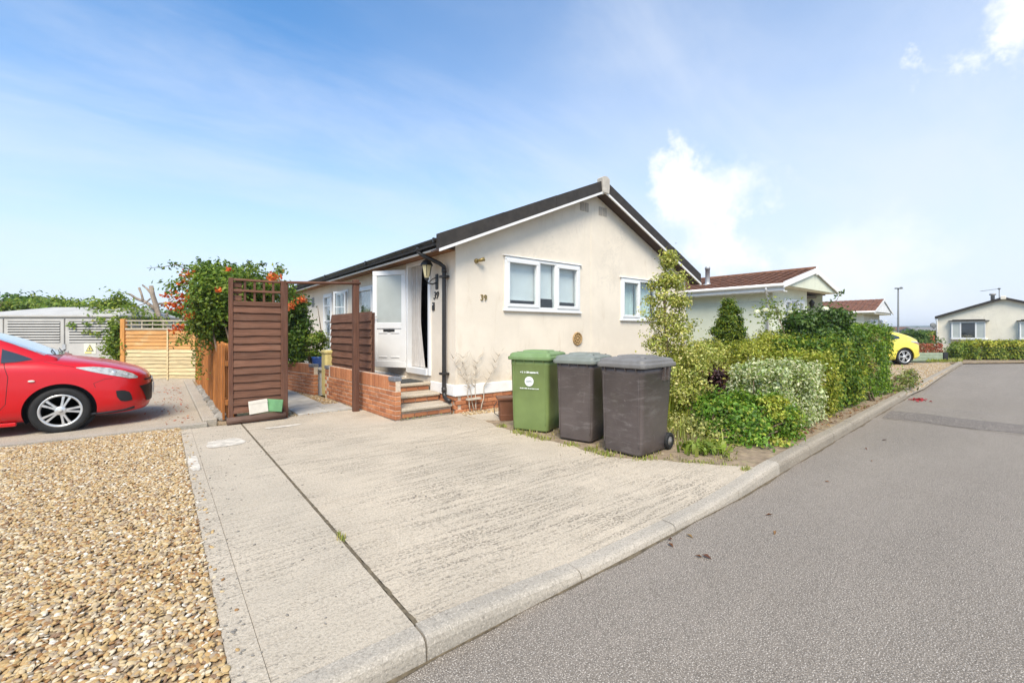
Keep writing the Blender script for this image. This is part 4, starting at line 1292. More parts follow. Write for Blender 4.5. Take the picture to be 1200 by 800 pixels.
garden_wall('low red brick wall running back from the door steps', (2.915, 6.50), (2.77, 9.75), True, True)
garden_wall('low red brick wall farther back beside the path, pots behind it', (2.66, 10.2), (2.33, 12.0), True, False)


# ================================================================== SCREENS, FENCES, LEFT SIDE
def lap_board(w, h, th=.018, seed=0, wav=.0035):
    """a feather-edge board, x along, slightly waney lower edge, tilted outwards at its foot"""
    rs = random.Random(seed)
    n = 8
    mb = MB(); vs = []
    ph = rs.uniform(0, 6)
    for i in range(n + 1):
        x = -w / 2 + w * i / n
        e = wav * math.sin(i * 1.1 + ph) + rs.uniform(-wav, wav) * .5
        vs += [(x, -th, -h / 2 + e), (x, -.002, -h / 2 + e), (x, .012, h / 2), (x, .006, h / 2)]
    fs = [(i * 4 + j, i * 4 + (j + 1) % 4, i * 4 + 4 + (j + 1) % 4, i * 4 + 4 + j) for i in range(n) for j in range(4)] + [(0, 1, 2, 3), (n * 4 + 3, n * 4 + 2, n * 4 + 1, n * 4)]
    mb.add(vs, fs)
    return mb


scr = thing('fence_panel', 'tall brown lapped fence panel with a trellis top at the head of the driveway', 'fence panel', (1.18, 7.88, 0))
mb = MB(); mb.box(-.375, -.315, -.03, .03, .05, 2.21, .006); mb.build('stile', MT['brown_z'], scr)
mb = MB(); mb.box(.335, .435, -.06, .04, -.05, 2.21, .008); mb.build('post', MT['brown_z'], scr)
mb = MB(); mb.box(-.314, .334, -.035, .03, 1.79, 1.86, .006); mb.build('rail', MT['brown'], scr)
mb = MB(); mb.box(-.314, .334, -.028, .028, 2.17, 2.205, .006); mb.build('rail', MT['brown'], scr)
nb = 14
for i in range(nb):
    h = 1.79 - .10
    z = .16 + (i + .5) * (1.66 / nb)
    o = lap_board(.648, 1.66 / nb + .03, .024, i).build('slat', MT['brown'], scr)
    o.location = (.01, -.005 - random.uniform(0, .006), z); o.rotation_euler = (random.uniform(-.015, .015), random.uniform(-.006, .006), 0)
for i in range(4):
    x = -.16 + i * .13
    mb = MB(); mb.box(x - .016, x + .016, -.012, .010, 1.861, 2.169, .003); mb.build('trellis_bar', MT['brown_z'], scr)
mb = MB(); mb.box(-.314, .334, -.034, -.013, 2.005, 2.04, .003); mb.build('trellis_bar', MT['brown'], scr)
for i in range(3):
    mb = MB(); mb.box(-.314, -.20, .012, .03, 1.87 + i * .1, 1.955 + i * .1, .004); mb.build('trellis_board', MT['brown'], scr)
mb = MB(); mb.box(-.30, -.26, .03, .05, .1, 1.8); mb.box(.27, .31, .03, .05, .1, 1.8); mb.build('batten', MT['brown_z'], scr)
mb = MB()
mb.tube([(-.41, -.10, .055), (-.2, -.105, .062), (.05, -.10, .066), (.38, -.11, .07)], [.052, .056, .055, .05], 12)
lg = mb.build('timber_log', MT['log'], None); lg.location = (1.18, 7.86, 0)
tag(lg, 'dark round timber log lying at the foot of the fence panel', 'log')
mb = MB(); mb.box(-.135, .135, -.012, .012, -.10, .10, .004); mb.box(-.14, .14, -.016, -.0125, .055, .065)
cb = mb.build('board', MT['cream_board']); cb.location = (1.185, 7.765, .235); cb.rotation_euler = (R(-6), R(-3), R(14))
tag(cb, 'small cream board leaning on the foot of the fence panel', 'board')
mb = MB(); mb.box(-.12, .12, -.012, .012, -.095, .095, .004)
gb = mb.build('board', MT['green_board']); gb.location = (1.41, 7.765, .23); gb.rotation_euler = (R(-6), R(4), R(-34))
tag(gb, 'small green board leaning on the foot of the fence panel', 'board')

gate = thing('pergola_frame', 'thin brown overhead beam and tall post across the path entrance', 'pergola', (2.675, 7.72, 0))
mb = MB(); mb.box(-.055, .045, -.05, .05, -.05, 2.30, .008); mb.build('post', MT['brown_z'], gate)
mb = MB()
mb.tube([(-1.09, .10, 2.185), (.06, -.06, 2.235)], .024, 4); mb.build('beam', MT['brown'], gate)

pan = thing('weatherboard_screen', 'brown weatherboard screen standing behind the low brick wall by the steps', 'screen', (2.99, 7.80, 0), R(92.2))
nb = 8
for i in range(nb):
    z = .60 + (i + .5) * (1.14 / nb)
    o = lap_board(2.12, 1.14 / nb + .035, .03, 40 + i, .004).build('board', MT['brown'], pan)
    o.location = (1.07, .0, z); o.rotation_euler = (0, random.uniform(-.004, .004), 0)
    o.scale = (1, -1, 1)
for x in (.06, 1.05, 2.05):
    mb = MB(); mb.box(x - .025, x + .025, -.07, -.02, -.05, 1.74); mb.build('batten', MT['brown_z'], pan)

# orange picket fence running back from the fence panel
pf = thing('picket_fence', 'orange brown picket fence running back under the flowering climber', 'fence', (.80, 8.0, 0))
y = .04; i = 0
while y < 7.2:
    h = 1.18 + random.uniform(-.02, .02)
    f_ = i % 2
    mb = MB(); mb.prism([(-.036, 0), (.036, 0), (.036, h - .03), (0, h), (-.036, h - .03)], -.014, .014, 'y')
    o = mb.build('picket', MT['orange_z'], pf)
    o.location = ((-.034 if f_ else .030), y, .03 + random.uniform(-.01, .01)); o.rotation_euler = (0, 0, R(90) + random.uniform(-.03, .03))
    y += .112 + random.uniform(-.006, .006); i += 1
for z in (.3, .9):
    mb = MB(); mb.box(-.018, .018, 0, 7.25, z - .035, z + .035); mb.build('rail', MT['orange_z'], pf)
for yy in (.01, 2.4, 4.8, 7.25):
    mb = MB(); mb.box(.03, .11, yy - .02, yy + .05, -.05, 1.2); mb.build('post', MT['orange_z'], pf)

# lap fence across the end of the car pad
fl = at(145, 447, 12.2)
fe = thing('lap_fence', 'orange horizontal lap fence with pale weathered foot at the end of the car pad', 'fence', (fl.x, fl.y, 0), RZ_CAM)
fx1 = 83 / F_PX * 12.2 + .25
mb = MB(); mb.box(-.06, .06, -.06, .06, -.05, 1.74, .01); mb.build('post', MT['orange_post'], fe)
mb = MB(); mb.box(fx1 - .05, fx1 + .05, -.04, .06, -.05, 1.5, .01); mb.build('post', MT['orange_post'], fe)
nb = 13
for i in range(nb):
    z = .10 + (i + .5) * (1.33 / nb)
    o = lap_board(fx1 - .12, 1.33 / nb + .03, .022, 80 + i, .005).build('slat', MT['orange_x'] if i >= 8 else MT['pale_x'], fe)
    o.location = (fx1 / 2, 0, z)
mb = MB(); mb.box(.062, fx1 - .052, -.03, .02, 1.44, 1.485); mb.build('rail', MT['grey_wood'], fe)
mb = MB(); mb.box(fx1 * .56 - .02, fx1 * .56 + .02, -.04, -.026, .05, 1.44); mb.build('batten', MT['pale_x'], fe)
mb = MB(); mb.box(.062, fx1 - .052, -.02, .04, 0.0, .10); mb.build('gravel_board', MT['pad'], fe)
for z in (1.58, 1.69):
    mb = MB(); mb.box(.062, fx1 - .052, -.012, .008, z - .016, z + .016); mb.build('trellis_bar', MT['grey_wood'], fe)
for k in range(7):
    x = .2 + k * (fx1 - .3) / 6.5
    mb = MB(); mb.box(x - .012, x + .012, .009, .025, 1.486, 1.70); mb.build('trellis_bar', MT['grey_wood'], fe)

# grey louvred steel housing behind the car
D_ = 12.6
so_ = at(-40, 388, D_)
sb = thing('substation_housing', 'grey steel substation housing with louvred double doors and a warning sign', 'substation', (so_.x, so_.y, 0), RZ_CAM)
px = D_ / F_PX
def sx(u): return (u + 40) * px
def sz(v): return CAM_H + (HV - v) * px
xr_ = sx(140)
mb = MB(); mb.box(0, xr_, .02, 2.2, -.05, sz(371.5)); mb.build('cabinet', MT['grey_metal'], sb)
mb = MB(); mb.box(-.06, xr_ + .05, -.05, 2.3, sz(371.5) + .001, sz(369), .008); mb.build('roof_edge', MT['grey_metal'], sb)
zt = sz(369) + .002
mb = MB()
mb.add([(-.1, .0, zt), (xr_, .0, zt), (xr_, 2.2, zt), (-.1, 2.2, zt), (sx(22), .95, zt + .27), (sx(122), .95, zt + .27), (sx(122), 1.5, zt + .27), (sx(22), 1.5, zt + .27)],
       [(0, 1, 5, 4), (1, 2, 6, 5), (2, 3, 7, 6), (3, 0, 4, 7), (4, 5, 6, 7)])
mb.build('roof', MT['grey_metal'], sb)
for (ua, ub) in ((-30, 4), (5.5, 75.5), (77.5, 137)):
    mb = MB(); mb.box(sx(ua), sx(ub), -.02, .018, .12, sz(373.5), .006); dr_ = mb.build('door', MT['grey_metal'], sb)
    if ua < 0: continue
    la, lb = sx(ua + 4.5), sx(ub - 4)
    zt_, zb_ = sz(376.3), sz(401)
    mb = MB(); mb.box(la, lb, -.0235, -.0205, zb_, zt_); mb.build('louvre_gap', MT['louvre_dark'], dr_)
    nl = 8
    for k in range(nl):
        z0 = zb_ + (zt_ - zb_) * (k + .12) / nl; z1 = zb_ + (zt_ - zb_) * (k + .54) / nl
        mb = MB(); mb.prism([(-.048, z0), (-.042, z0 - .003), (-.025, z1), (-.031, z1 + .006)], la, lb, 'x'); mb.build('louvre', MT['white_paint'] if False else MT['grey_metal'], dr_)
mb = MB(); xx = sx(76.5); mb.box(xx - .05, xx + .05, -.045, -.021, sz(409), sz(403)); mb.lathe([(.02, -.02), (.035, -.01), (.035, .02), (.02, .03)], 12, Matrix.Translation((xx - .01, -.06, sz(410)))); mb.box(xx - .16, xx + .12, -.04, -.022, sz(412.5), sz(411)); mb.build('padlock', MT['steel'], sb)
mb = MB(); x0, x1 = sx(99.5), sx(113.5); mb.box(x0, x1, -.030, -.021, sz(414.5), sz(402)); sg = mb.build('warning_sign', MT['sign_plate'], sb)
xc = (x0 + x1) / 2; zb_, zt_ = sz(411.2), sz(403.6); hw = (zt_ - zb_) * .6
def tri(mb, k, y):
    c = zb_ + (zt_ - zb_) * .36
    mb.prism([(xc - hw * k, c + (zb_ - c) * k), (xc + hw * k, c + (zb_ - c) * k), (xc, c + (zt_ - c) * k)], y, y + .003, 'y')
mb = MB(); tri(mb, 1.0, -.034); mb.build('triangle_border', MT['iron'], sg)
mb = MB(); tri(mb, .78, -.038); mb.build('triangle', MT['sign_yellow'], sg)
mb = MB()
mb.prism([(xc - .01, zb_ + .10), (xc + .012, zb_ + .10), (xc + .002, zb_ + .07), (xc + .018, zb_ + .07), (xc - .008, zb_ + .025), (xc - .002, zb_ + .055), (xc - .018, zb_ + .055)], -.041, -.0385, 'y'); mb.build('bolt_symbol', MT['iron'], sg)
mb = MB(); mb.box(x0 + .03, x1 - .12, -.034, -.031, sz(413.8), sz(412)); mb.build('text_block', MT['sign_yellow'], sg)

# ---------------------------------------------------------------- plants on the left
GREEN = [(4, (.055, .115, .022)), (3, (.085, .155, .028)), (1.5, (.13, .20, .035)), (1, (.032, .07, .018))]
LIGHT = [(3, (.10, .17, .03)), (3, (.16, .23, .04)), (1, (.24, .29, .06)), (1, (.06, .11, .02))]
YELG = [(3, (.34, .355, .05)), (3, (.26, .30, .05)), (2, (.43, .42, .08)), (1, (.13, .18, .035))]
VARI = [(3, (.46, .44, .12)), (3, (.34, .36, .08)), (2, (.19, .24, .055)), (1.4, (.58, .54, .22)), (.7, (.10, .14, .03))]
WHITE = [(5, (.56, .56, .36)), (3, (.38, .43, .22)), (2.4, (.18, .26, .07)), (1, (.10, .16, .04))]
DARK = [(4, (.048, .10, .028)), (3, (.075, .14, .038)), (1.5, (.12, .19, .055))]


def blob(u, v, d, ru, rv, w=1.0, rd=None):
    k = d / F_PX
    return (at(u, v, d), ((rd if rd else ru * k), ru * k, rv * k), w)


vine = thing('trumpet_vine', 'green trumpet vine with orange flowers sprawling over the picket fence', 'climber', (1.1, 8.7, 0))
B = [blob(262, 350, 7.9, 36, 34, 3), blob(252, 376, 7.9, 22, 20, 1.3), blob(300, 340, 8.3, 32, 16, 1.6), blob(255, 320, 8.1, 28, 10, 1.0), blob(262, 392, 7.9, 10, 10, .4)]
bush(vine, 'foliage', B, 10500, .092, [(3, (.085, .155, .024)), (3, (.125, .205, .032)), (2.2, (.18, .26, .045)), (1, (.05, .10, .02))], .5, .085, (.5, 1.08), .5, clumps=330)
Pl = []
for k in range(900):
    t = random.random(); p = at(*(lambda q: (q[0], q[1], 8.0 + random.uniform(-.3, .3)))(random.choice([(222 + 20 * t, 372 + 40 * t), (228 + 8 * t, 400 + 40 * t), (205 + 30 * t, 392 + 8 * math.sin(t * 6)), (318 + 12 * t, 330 - 16 * t), (285 + 14 * t, 322 - 10 * t)])))
    Pl.append(p + Vector((random.gauss(0, .05), random.gauss(0, .05), random.gauss(0, .05))))
leaves_obj('spray', np.array(Pl), unit(len(Pl)) + np.array([0, 0, .6]), RNG.uniform(.04, .085, len(Pl)), palette(len(Pl), LIGHT), MT['leaf'], vine, .5)
# a long runner arching out to the left, and whips above
mb = MB(); Pl = []
runs = [[(236, 318), (222, 311), (205, 310), (190, 313), (172, 314)], [(240, 312), (234, 306), (230, 303)], [(222, 316), (208, 311), (196, 308)], [(300, 316), (306, 309), (312, 312)], [(316, 324), (324, 318), (332, 320)], [(280, 314), (290, 309), (296, 306)]]
for rn in runs:
    q = [at(u, v, 7.9) for u, v in rn]; mb.tube(q, [.006] * (len(q) - 1) + [.003], 5)
    for a, b in zip(q[:-1], q[1:]):
        for k in range(9): Pl.append(a.lerp(b, random.random()) + Vector((random.gauss(0, .025), random.gauss(0, .02), random.gauss(0, .025))))
mb.build('runner', MT['stem'], vine, world=True)
leaves_obj('runner_leaves', np.array(Pl), unit(len(Pl)), RNG.uniform(.05, .10, len(Pl)), palette(len(Pl), GREEN), MT['leaf'], vine, .45)
for (u, v, s, d) in ((219, 322, 8, 7.5), (214, 331, 5, 7.5), (198, 345, 6.5, 7.6), (202, 356, 8, 7.6), (219, 349, 11, 7.5), (208, 360, 9, 7.6), (222, 369, 6, 7.4), (211, 384, 8, 7.6), (255, 340, 3.5, 7.1), (268, 316, 3.5, 7.45), (322, 325, 9, 7.6), (289, 347, 4, 7.9)):
    c = at(u, v, d); n = int(s * 5); k = d / F_PX
    P = np.array(c) + RNG.normal(size=(n, 3)) * s * k * np.array([.5, .5, .36])
    leaves_obj('flower', P, unit(n), RNG.uniform(.04, .085, n), palette(n, [(3, (.62, .125, .035)), (2, (.68, .22, .05)), (1, (.45, .06, .025)), (.6, (.22, .24, .05))]), MT['petal'], vine, .7, kind='stuff')
stems(vine, (.98, 8.6, 0), [at(255, 350, 7.7), at(285, 335, 8.1), at(240, 340, 7.9)], .028, .01)

sh = thing('flowering_shrub', 'leafy shrub with orange flowers behind the farther brick wall', 'shrub', (2.95, 11.3, 0))
B = [blob(345, 385, 10.6, 14, 34, 2), blob(343, 360, 10.8, 11, 15, 1), blob(352, 396, 11.0, 11, 20, .9), blob(342, 410, 10.3, 11, 16, .8)]
bush(sh, 'foliage', B, 4200, .105, GREEN, .55, .10, (.5, 1.08), .3)
for (u, v, s) in ((353, 351, 6), (341, 358, 5)):
    c = at(u, v, 10.2); n = 40
    leaves_obj('flower', np.array(c) + RNG.normal(size=(n, 3)) * s * .02 * np.array([.5, .5, .42]), unit(n), RNG.uniform(.05, .09, n), palette(n, [(3, (.60, .13, .04)), (1, (.62, .22, .06))]), MT['petal'], sh, .7, kind='stuff')
stems(sh, (2.95, 11.3, 0), [at(350, 380, 10.6), at(345, 360, 10.7), at(366, 392, 10.3), at(372, 358, 10.3)], .02, .006)
tr_ = thing('raised_terrace', 'pale raised terrace slab along the side wall behind the low walls', 'terrace', (2.9, 12, 0))
mb = MB(); mb.box(2.74, 3.90, 10.4, 18, -.05, .50, .01); mb.build('base', MT['white_paint'], tr_, world=True)
mb = MB(); mb.box(2.72, 3.91, 10.36, 18, .502, .55, .01); mb.build('slab', MT['slab'], tr_, world=True)
pt = thing('blue_plant_pot', 'blue glazed pot with a bushy green plant behind the farther brick wall', 'plant pot', (2.92, 11.02, .55))
mb = MB(); mb.lathe([(.09, 0), (.13, .10), (.14, .20), (.15, .22), (.15, .25), (.125, .25), (.12, .2)], 22); mb.build('pot', MT['blue_glaze'], pt)
bush(pt, 'foliage', [(Vector((2.93, 11.05, 1.08)), (.2, .2, .27), 1)], 900, .07, LIGHT, .6, .05)
pt2 = thing('terracotta_pot', 'small dark pot on the terrace beside the blue pot', 'plant pot', (2.93, 11.5, .55))
mb = MB(); mb.lathe([(.08, 0), (.12, .16), (.135, .17), (.135, .2), (.11, .2)], 18); mb.build('pot', MT['iron'], pt2)
bush(pt2, 'foliage', [(Vector((2.93, 11.5, .82)), (.13, .13, .12), 1)], 260, .06, GREEN, .6, .04)
yb = thing('storage_tub', 'tall pale yellow plastic container between the two low brick walls', 'container', (2.88, 10.0, 0), R(2))
def rrect(w, d, r, z, n=4):
    pts = []
    for cx, cy, a0 in ((w / 2 - r, d / 2 - r, 0), (-w / 2 + r, d / 2 - r, 90), (-w / 2 + r, -d / 2 + r, 180), (w / 2 - r, -d / 2 + r, 270)):
        for k in range(n + 1):
            a = R(a0 + 90 * k / n); pts.append((cx + r * math.cos(a), cy + r * math.sin(a), z))
    return pts
def loft(mb, secs, M=None, smooth=False):
    n = len(secs[0]); vs = [p for s in secs for p in s]
    fs = [(i * n + j, i * n + (j + 1) % n, (i + 1) * n + (j + 1) % n, (i + 1) * n + j) for i in range(len(secs) - 1) for j in range(n)]
    fs += [list(range(n))[::-1], [(len(secs) - 1) * n + j for j in range(n)]]
    return mb.add(vs, fs, smooth, M)
mb = MB(); loft(mb, [rrect(.22, .26, .04, 0), rrect(.24, .28, .04, .05), rrect(.25, .29, .04, .55), rrect(.25, .29, .05, .92)]); mb.build('body', MT['yellow_plastic'], yb)
mb = MB(); loft(mb, [rrect(.28, .32, .05, .922), rrect(.29, .33, .05, .96), rrect(.25, .29, .05, .99)]); mb.build('lid', MT['yellow_plastic'], yb)
mb = MB(); loft(mb, [rrect(.14, .07, .03, .40), rrect(.14, .10, .03, .50), rrect(.12, .08, .03, .57)], Matrix.Translation((-.02, -.16, 0))); mb.build('spout', MT['yellow_plastic'], yb)

# pollarded tree beyond the fence
bt = at(203, 400, 14)
tree = thing('pollarded_tree', 'bare pollarded tree with stubby pale limbs beyond the lap fence', 'tree', (bt.x, bt.y, 0))
def limb(name, pts, mat=MT['bark'], d0=14):
    mb = MB()
    q = [at(u, v, d0 + k * .0) for (u, v, r, *k0) in pts for k in [0]]
    q = [at(p[0], p[1], d0 + (p[3] if len(p) > 3 else 0)) for p in pts]
    mb.tube(q, [p[2] * .60 for p in pts], 9)
    return mb.build(name, mat, tree, world=True)
limb('trunk', [(203, 440, .20), (201, 400, .18), (196, 385, .15), (186, 372, .13), (183, 358, .12), (179, 346, .11), (177, 335, .10)])
for pts in ([(182, 362, .10), (171, 354, .08, .1), (160, 350, .07, .2), (153, 345, .05, .2), (148, 344, .04, .2)], [(168, 353, .06, .1), (166, 345, .05, .2), (163, 337, .06, .2)], [(178, 345, .06), (172, 338, .05, .2), (167, 334, .04, .3)],
            [(186, 356, .06), (196, 355, .05, -.1), (202, 353, .03, -.2)], [(200, 395, .12), (209, 378, .09, -.2), (218, 368, .05, -.3)], [(197, 388, .11), (194, 376, .09, .3), (196, 366, .06, .4)], [(176, 350, .04), (169, 356, .03, -.2), (159, 359, .02, -.3)]):
    limb('limb', pts)
def hedge_mass(name, label, cat, blobs, n, size, pal, base, **kw):
    t = thing(name, label, cat, base)
    bush(t, 'foliage', blobs, n, size, pal, .6, kw.get('spread', .14), kw.get('shell', (.6, 1.05)), .05)
    stems(t, base, [b[0] for b in blobs[:5]], kw.get('r', .05), .015, 'trunk')
    return t
p = at(150, 420, 13.6)
hedge_mass('ivy_bush', 'green ivy bush spilling over the right end of the grey steel housing', 'bush', [blob(148, 375, 13.4, 20, 11, 2), blob(133, 362, 13.6, 11, 6, .7), blob(138, 354, 13.6, 3, 9, .2), blob(141, 392, 12.42, 3, 18, .5, .1), blob(172, 381, 13.9, 16, 8, .8), blob(139, 408, 12.35, 4, 9, .5, .1)], 3600, .12, LIGHT, (p.x, p.y, 0))
Pl = [at(u + random.gauss(0, 3), v + random.gauss(0, 1.6), 12.52) for (u, v, n) in ((84, 381, 14), (100, 389, 16), (101, 380, 16), (113, 391, 14), (118, 374.5, 26), (130, 375, 18)) for _ in range(n)]
iv = leaves_obj('ivy_sprigs', np.array(Pl), np.tile([[-FW[0], -FW[1], .3]], (len(Pl), 1)) + RNG.normal(size=(len(Pl), 3)) * .3, RNG.uniform(.05, .11, len(Pl)), palette(len(Pl), LIGHT), MT['leaf'], None, .7)
tag(iv, 'ivy sprigs growing out of the louvres of the grey steel housing', 'ivy')
p = at(210, 420, 17)
hedge_mass('background_shrub', 'green shrub behind the pollarded tree', 'shrub', [blob(205, 378, 17, 40, 16, 2), blob(170, 380, 17, 18, 12, 1), blob(228, 372, 17, 22, 14, 1)], 3000, .17, GREEN, (p.x, p.y, 0))
p = at(70, 420, 19)
hedge_mass('clipped_hedge', 'long green hedge behind the grey steel housing', 'hedge', [blob(110, 362, 20, 45, 6.5, 2), blob(58, 361, 20, 36, 7, 2), blob(62, 356, 20, 26, 4, .7), blob(10, 371, 19, 24, 6, .8)], 5200, .17, LIGHT, (p.x, p.y, 0))
p = at(26, 420, 30)
hedge_mass('distant_tree', 'distant round green tree peeping over the grey steel housing', 'tree', [blob(26, 356, 30, 15, 9, 2), blob(20, 362, 30, 20, 8, 1)], 900, .3, GREEN, (p.x, p.y, 0), r=.12, spread=.25)
dh = at(-20, 400, 24)
far_roof = thing('distant_bungalow', 'distant brown tiled bungalow roof at the left edge behind the hedge', 'bungalow', (dh.x, dh.y, 0), RZ_CAM)
mb = MB(); mb.box(-4, 1.4, 0, 4, 0, 2.3); mb.build('wall', MT['cream2'], far_roof)
mb = MB(); mb.prism([(-.3, 2.3), (2, 3.15), (4.3, 2.3), (4.3, 2.2), (-.3, 2.2)], -4.2, 1.75, 'x'); mb.build('roof', MT['tile'], far_roof)

# ================================================================== WHEELIE BINS
def wheelie(label, p, ang, w0, w1, d0, d1, hb, body, lidm, parts=True, knobs=True):
    t = thing('wheelie_bin', label, 'wheelie bin', (p[0], p[1], 0), ang, 'wheelie bins beside the driveway')
    r = .045
    mb = MB()
    secs = []
    for z, k in ((.015, 0), (.03, .02), (.22, .2), (hb - .07, .93), (hb - .068, 1.0), (hb, 1.02)):
        w = w0 + (w1 - w0) * k; d = d0 + (d1 - d0) * k
        if z < .02: w -= .03; d -= .03
        secs.append([(x, y + d / 2 - .02 * k, zz) for x, y, zz in rrect(w, d, r, z, 5)])
    loft(mb, secs, None, True)
    b = mb.build('body', body, t)
    for f in b.data.polygons: f.use_smooth = abs(f.normal.z) < .5
    # shallow raised panel on the front and stiffening ribs under the rim
    mb = MB()
    for x in (-w1 * .40, w1 * .40):
        mb.prism([(-.004, .10), (-.012, .12), (-.024, hb - .09), (.02, hb - .09), (.02, .10)], x - .006, x + .006, 'x')
    mb.build('corner_rib', body, b)
    mb = MB()
    for k in range(4):
        x = -w1 * .36 + w1 * .72 * k / 3
        mb.prism([(-.045, hb - .001), (.02, hb - .001), (.02, hb - .09), (-.012, hb - .085)], x - .006, x + .006, 'x')
    for k in range(2):
        y = d1 * .62 + k * .09
        for s in (-1, 1): mb.prism([(s * (w1 / 2 - .02), hb - .001), (s * (w1 / 2 + .035), hb - .001), (s * (w1 / 2 + .025), hb - .15), (s * (w1 / 2 - .02), hb - .16)], y - .012, y + .012, 'y')
    mb.build('rim_rib', body, b)
    mb = MB()
    loft(mb, [[(x, y + d1 / 2 - .015, z) for x, y, z in rrect(w, d, .05, zz, 5)] for w, d, zz in ((w1 + .06, d1 + .08, hb + .003), (w1 + .07, d1 + .09, hb + .02), (w1 + .07, d1 + .09, hb + .045), (w1 + .03, d1 + .05, hb + .055), (w1 + .02, d1 + .03, hb + .085), (w1 - .02, d1 - .02, hb + .10), (w1 - .14, d1 - .16, hb + .112))])
    lid = mb.build('lid', lidm, t)
    mb = MB()
    loft(mb, [[(x, y + d1 * .5, z) for x, y, z in rrect(w, d, .04, zz, 4)] for w, d, zz in ((w1 * .66, d1 * .56, hb + .108), (w1 * .62, d1 * .52, hb + .128), (w1 * .56, d1 * .46, hb + .132))])
    mb.build('lid_panel', lidm, lid)
    mb = MB()
    for s in (-1, 1):
        mb.lathe([(.014, 0), (.016, .012), (.008, .02)], 8, Matrix.Translation((s * w1 * .40, d1 * .18, hb + .094)))
        mb.lathe([(.014, 0), (.016, .012), (.008, .02)], 8, Matrix.Translation((s * w1 * .40, d1 * .84, hb + .094)))
    mb.build('lid_stud', MT['black'], lid)
    mb = MB()
    for s in (-1, 1): mb.tube([(s * w1 * .36, d1 - .02, hb - .01), (s * w1 * .36, d1 + .07, hb + .05)], .018, 8)
    mb.tube([(-w1 * .42, d1 + .075, hb + .055), (w1 * .42, d1 + .075, hb + .055)], .016, 10); mb.build('handle', body, t)
    mb = MB(); mb.tube([(-w0 * .5 - .02, d0 + .02, .10), (w0 * .5 + .02, d0 + .02, .10)], .012, 8); mb.build('axle', MT['steel'], t)
    for s in (-1, 1):
        Mw = Matrix.Translation((s * (w0 * .5 + .005), d0 + .02, .10)) @ Matrix.Rotation(R(90) * s, 4, 'Y')
        mb = MB(); mb.lathe([(.045, -.02), (.085, -.022), (.099, -.012), (.10, 0), (.099, .022), (.085, .032), (.062, .033), (.055, .024), (.02, .022)], 26, Mw); wh = mb.build('wheel', MT['rubber'], t)
        mb = MB(); mb.lathe([(.054, .012), (.052, .0265), (.03, .0255), (.024, .038), (.0005, .04)], 18, Mw); mb.build('hub', MT['bin_grey_lid'], wh)
    return t


b1 = wheelie('green wheelie bin with white printed panel, nearest the house corner', ((3.92 + 4.16) / 2, (4.92 + 4.38) / 2), math.atan2(4.38 - 4.92, 4.16 - 3.92), .55, .60, .50, .62, .995, MT['bin_green'], MT['bin_green_lid'])
b2 = wheelie('scuffed grey wheelie bin with a pale reflection painted into its lid, middle of the three', ((4.06 + 4.19) / 2, (4.10 + 3.655) / 2), math.atan2(3.655 - 4.10, 4.19 - 4.06), .47, .53, .46, .58, .985, MT['bin_grey'], MT['bin_lid_reflection'])
b3 = wheelie('larger scuffed grey wheelie bin with grey lid, nearest the road', ((4.085 + 4.125) / 2, (3.38 + 2.885) / 2), math.atan2(2.885 - 3.38, 4.125 - 4.085), .50, .565, .58, .68, .985, MT['bin_grey'], MT['bin_grey_lid'])
# print on the green bin
def on_bin(z, w, h, name, mat, seed, x=0.0, y=0.0):
    """a worn line of print, too small to read: a row of tiny broken strokes"""
    rs = random.Random(seed); mb = MB(); c = x - w / 2
    while c < x + w / 2:
        k = rs.uniform(.4, .8) * h; e = rs.uniform(-.12, .12) * h
        up = rs.choice((.7, .7, .7, 1.0))
        mb.box(c, c + k * .35, -.026 - y, -.0235 - y, z + e, z + h * up); mb.box(c + k * .36, c + k * .8, -.026 - y, -.0235 - y, z + e, z + h * rs.choice((.25, .7)))
        c += k + (h * .4 if rs.random() < .15 else 0)
    return mb.build(name, mat, b1)
mb = MB(); mb.lathe([(.068, -.002), (.068, .002)], 32, Matrix(((1, 0, 0, .0), (0, 0, -1, -.0235), (0, 1, 0, .70), (0, 0, 0, 1))), False)
lgo = mb.build('print_disc', MT['print_white'], b1)
on_bin(.815, .27, .028, 'print_line', MT['print_white'], 1)
on_bin(.708, .09, .013, 'print_line', MT['print_grey'], 2, -.012, .004)
on_bin(.690, .10, .013, 'print_line', MT['print_grey'], 3, .006, .004)
on_bin(.595, .28, .018, 'print_line', MT['print_white'], 4)

# pots and boxes behind the bins
pb = thing('brown_planter', 'square brown plastic planter between the house and the green bin', 'planter', (4.30, 5.52, 0), R(-30))
mb = MB(); loft(mb, [rrect(.22, .22, .02, 0), rrect(.235, .235, .02, .09), rrect(.225, .225, .02, .095), rrect(.25, .25, .02, .31), rrect(.31, .31, .02, .33), rrect(.31, .31, .02, .36)]); mb.build('pot', MT['terracotta'], pb)
mb = MB(); mb.tube([(-.16, -.08, .3), (-.21, -.1, .22), (-.2, -.1, .12), (-.13, -.09, .07)], .006, 6); mb.build('handle', MT['iron'], pb)
mb = MB(); mb.box(5.15, 5.50, 6.20, 6.438, .0, .62, .012)
wb = mb.build('utility_box', MT['cream_board']); tag(wb, 'cream utility box standing against the brick base behind the green bin', 'utility box')
rp = thing('red_plant_pot', 'dark red plastic flower pot standing on the dry bed right of the bins', 'plant pot', (6.35, 3.98, 0))
mb = MB(); mb.lathe([(.12, 0), (.17, .24), (.20, .245), (.205, .30), (.185, .30), (.175, .25), (.001, .24)], 26); mb.build('pot', MT['maroon'], rp)
pk = thing('pink_flowers', 'small pink flowering plant glimpsed between the green and grey bins', 'plant', (4.9, 4.85, 0))
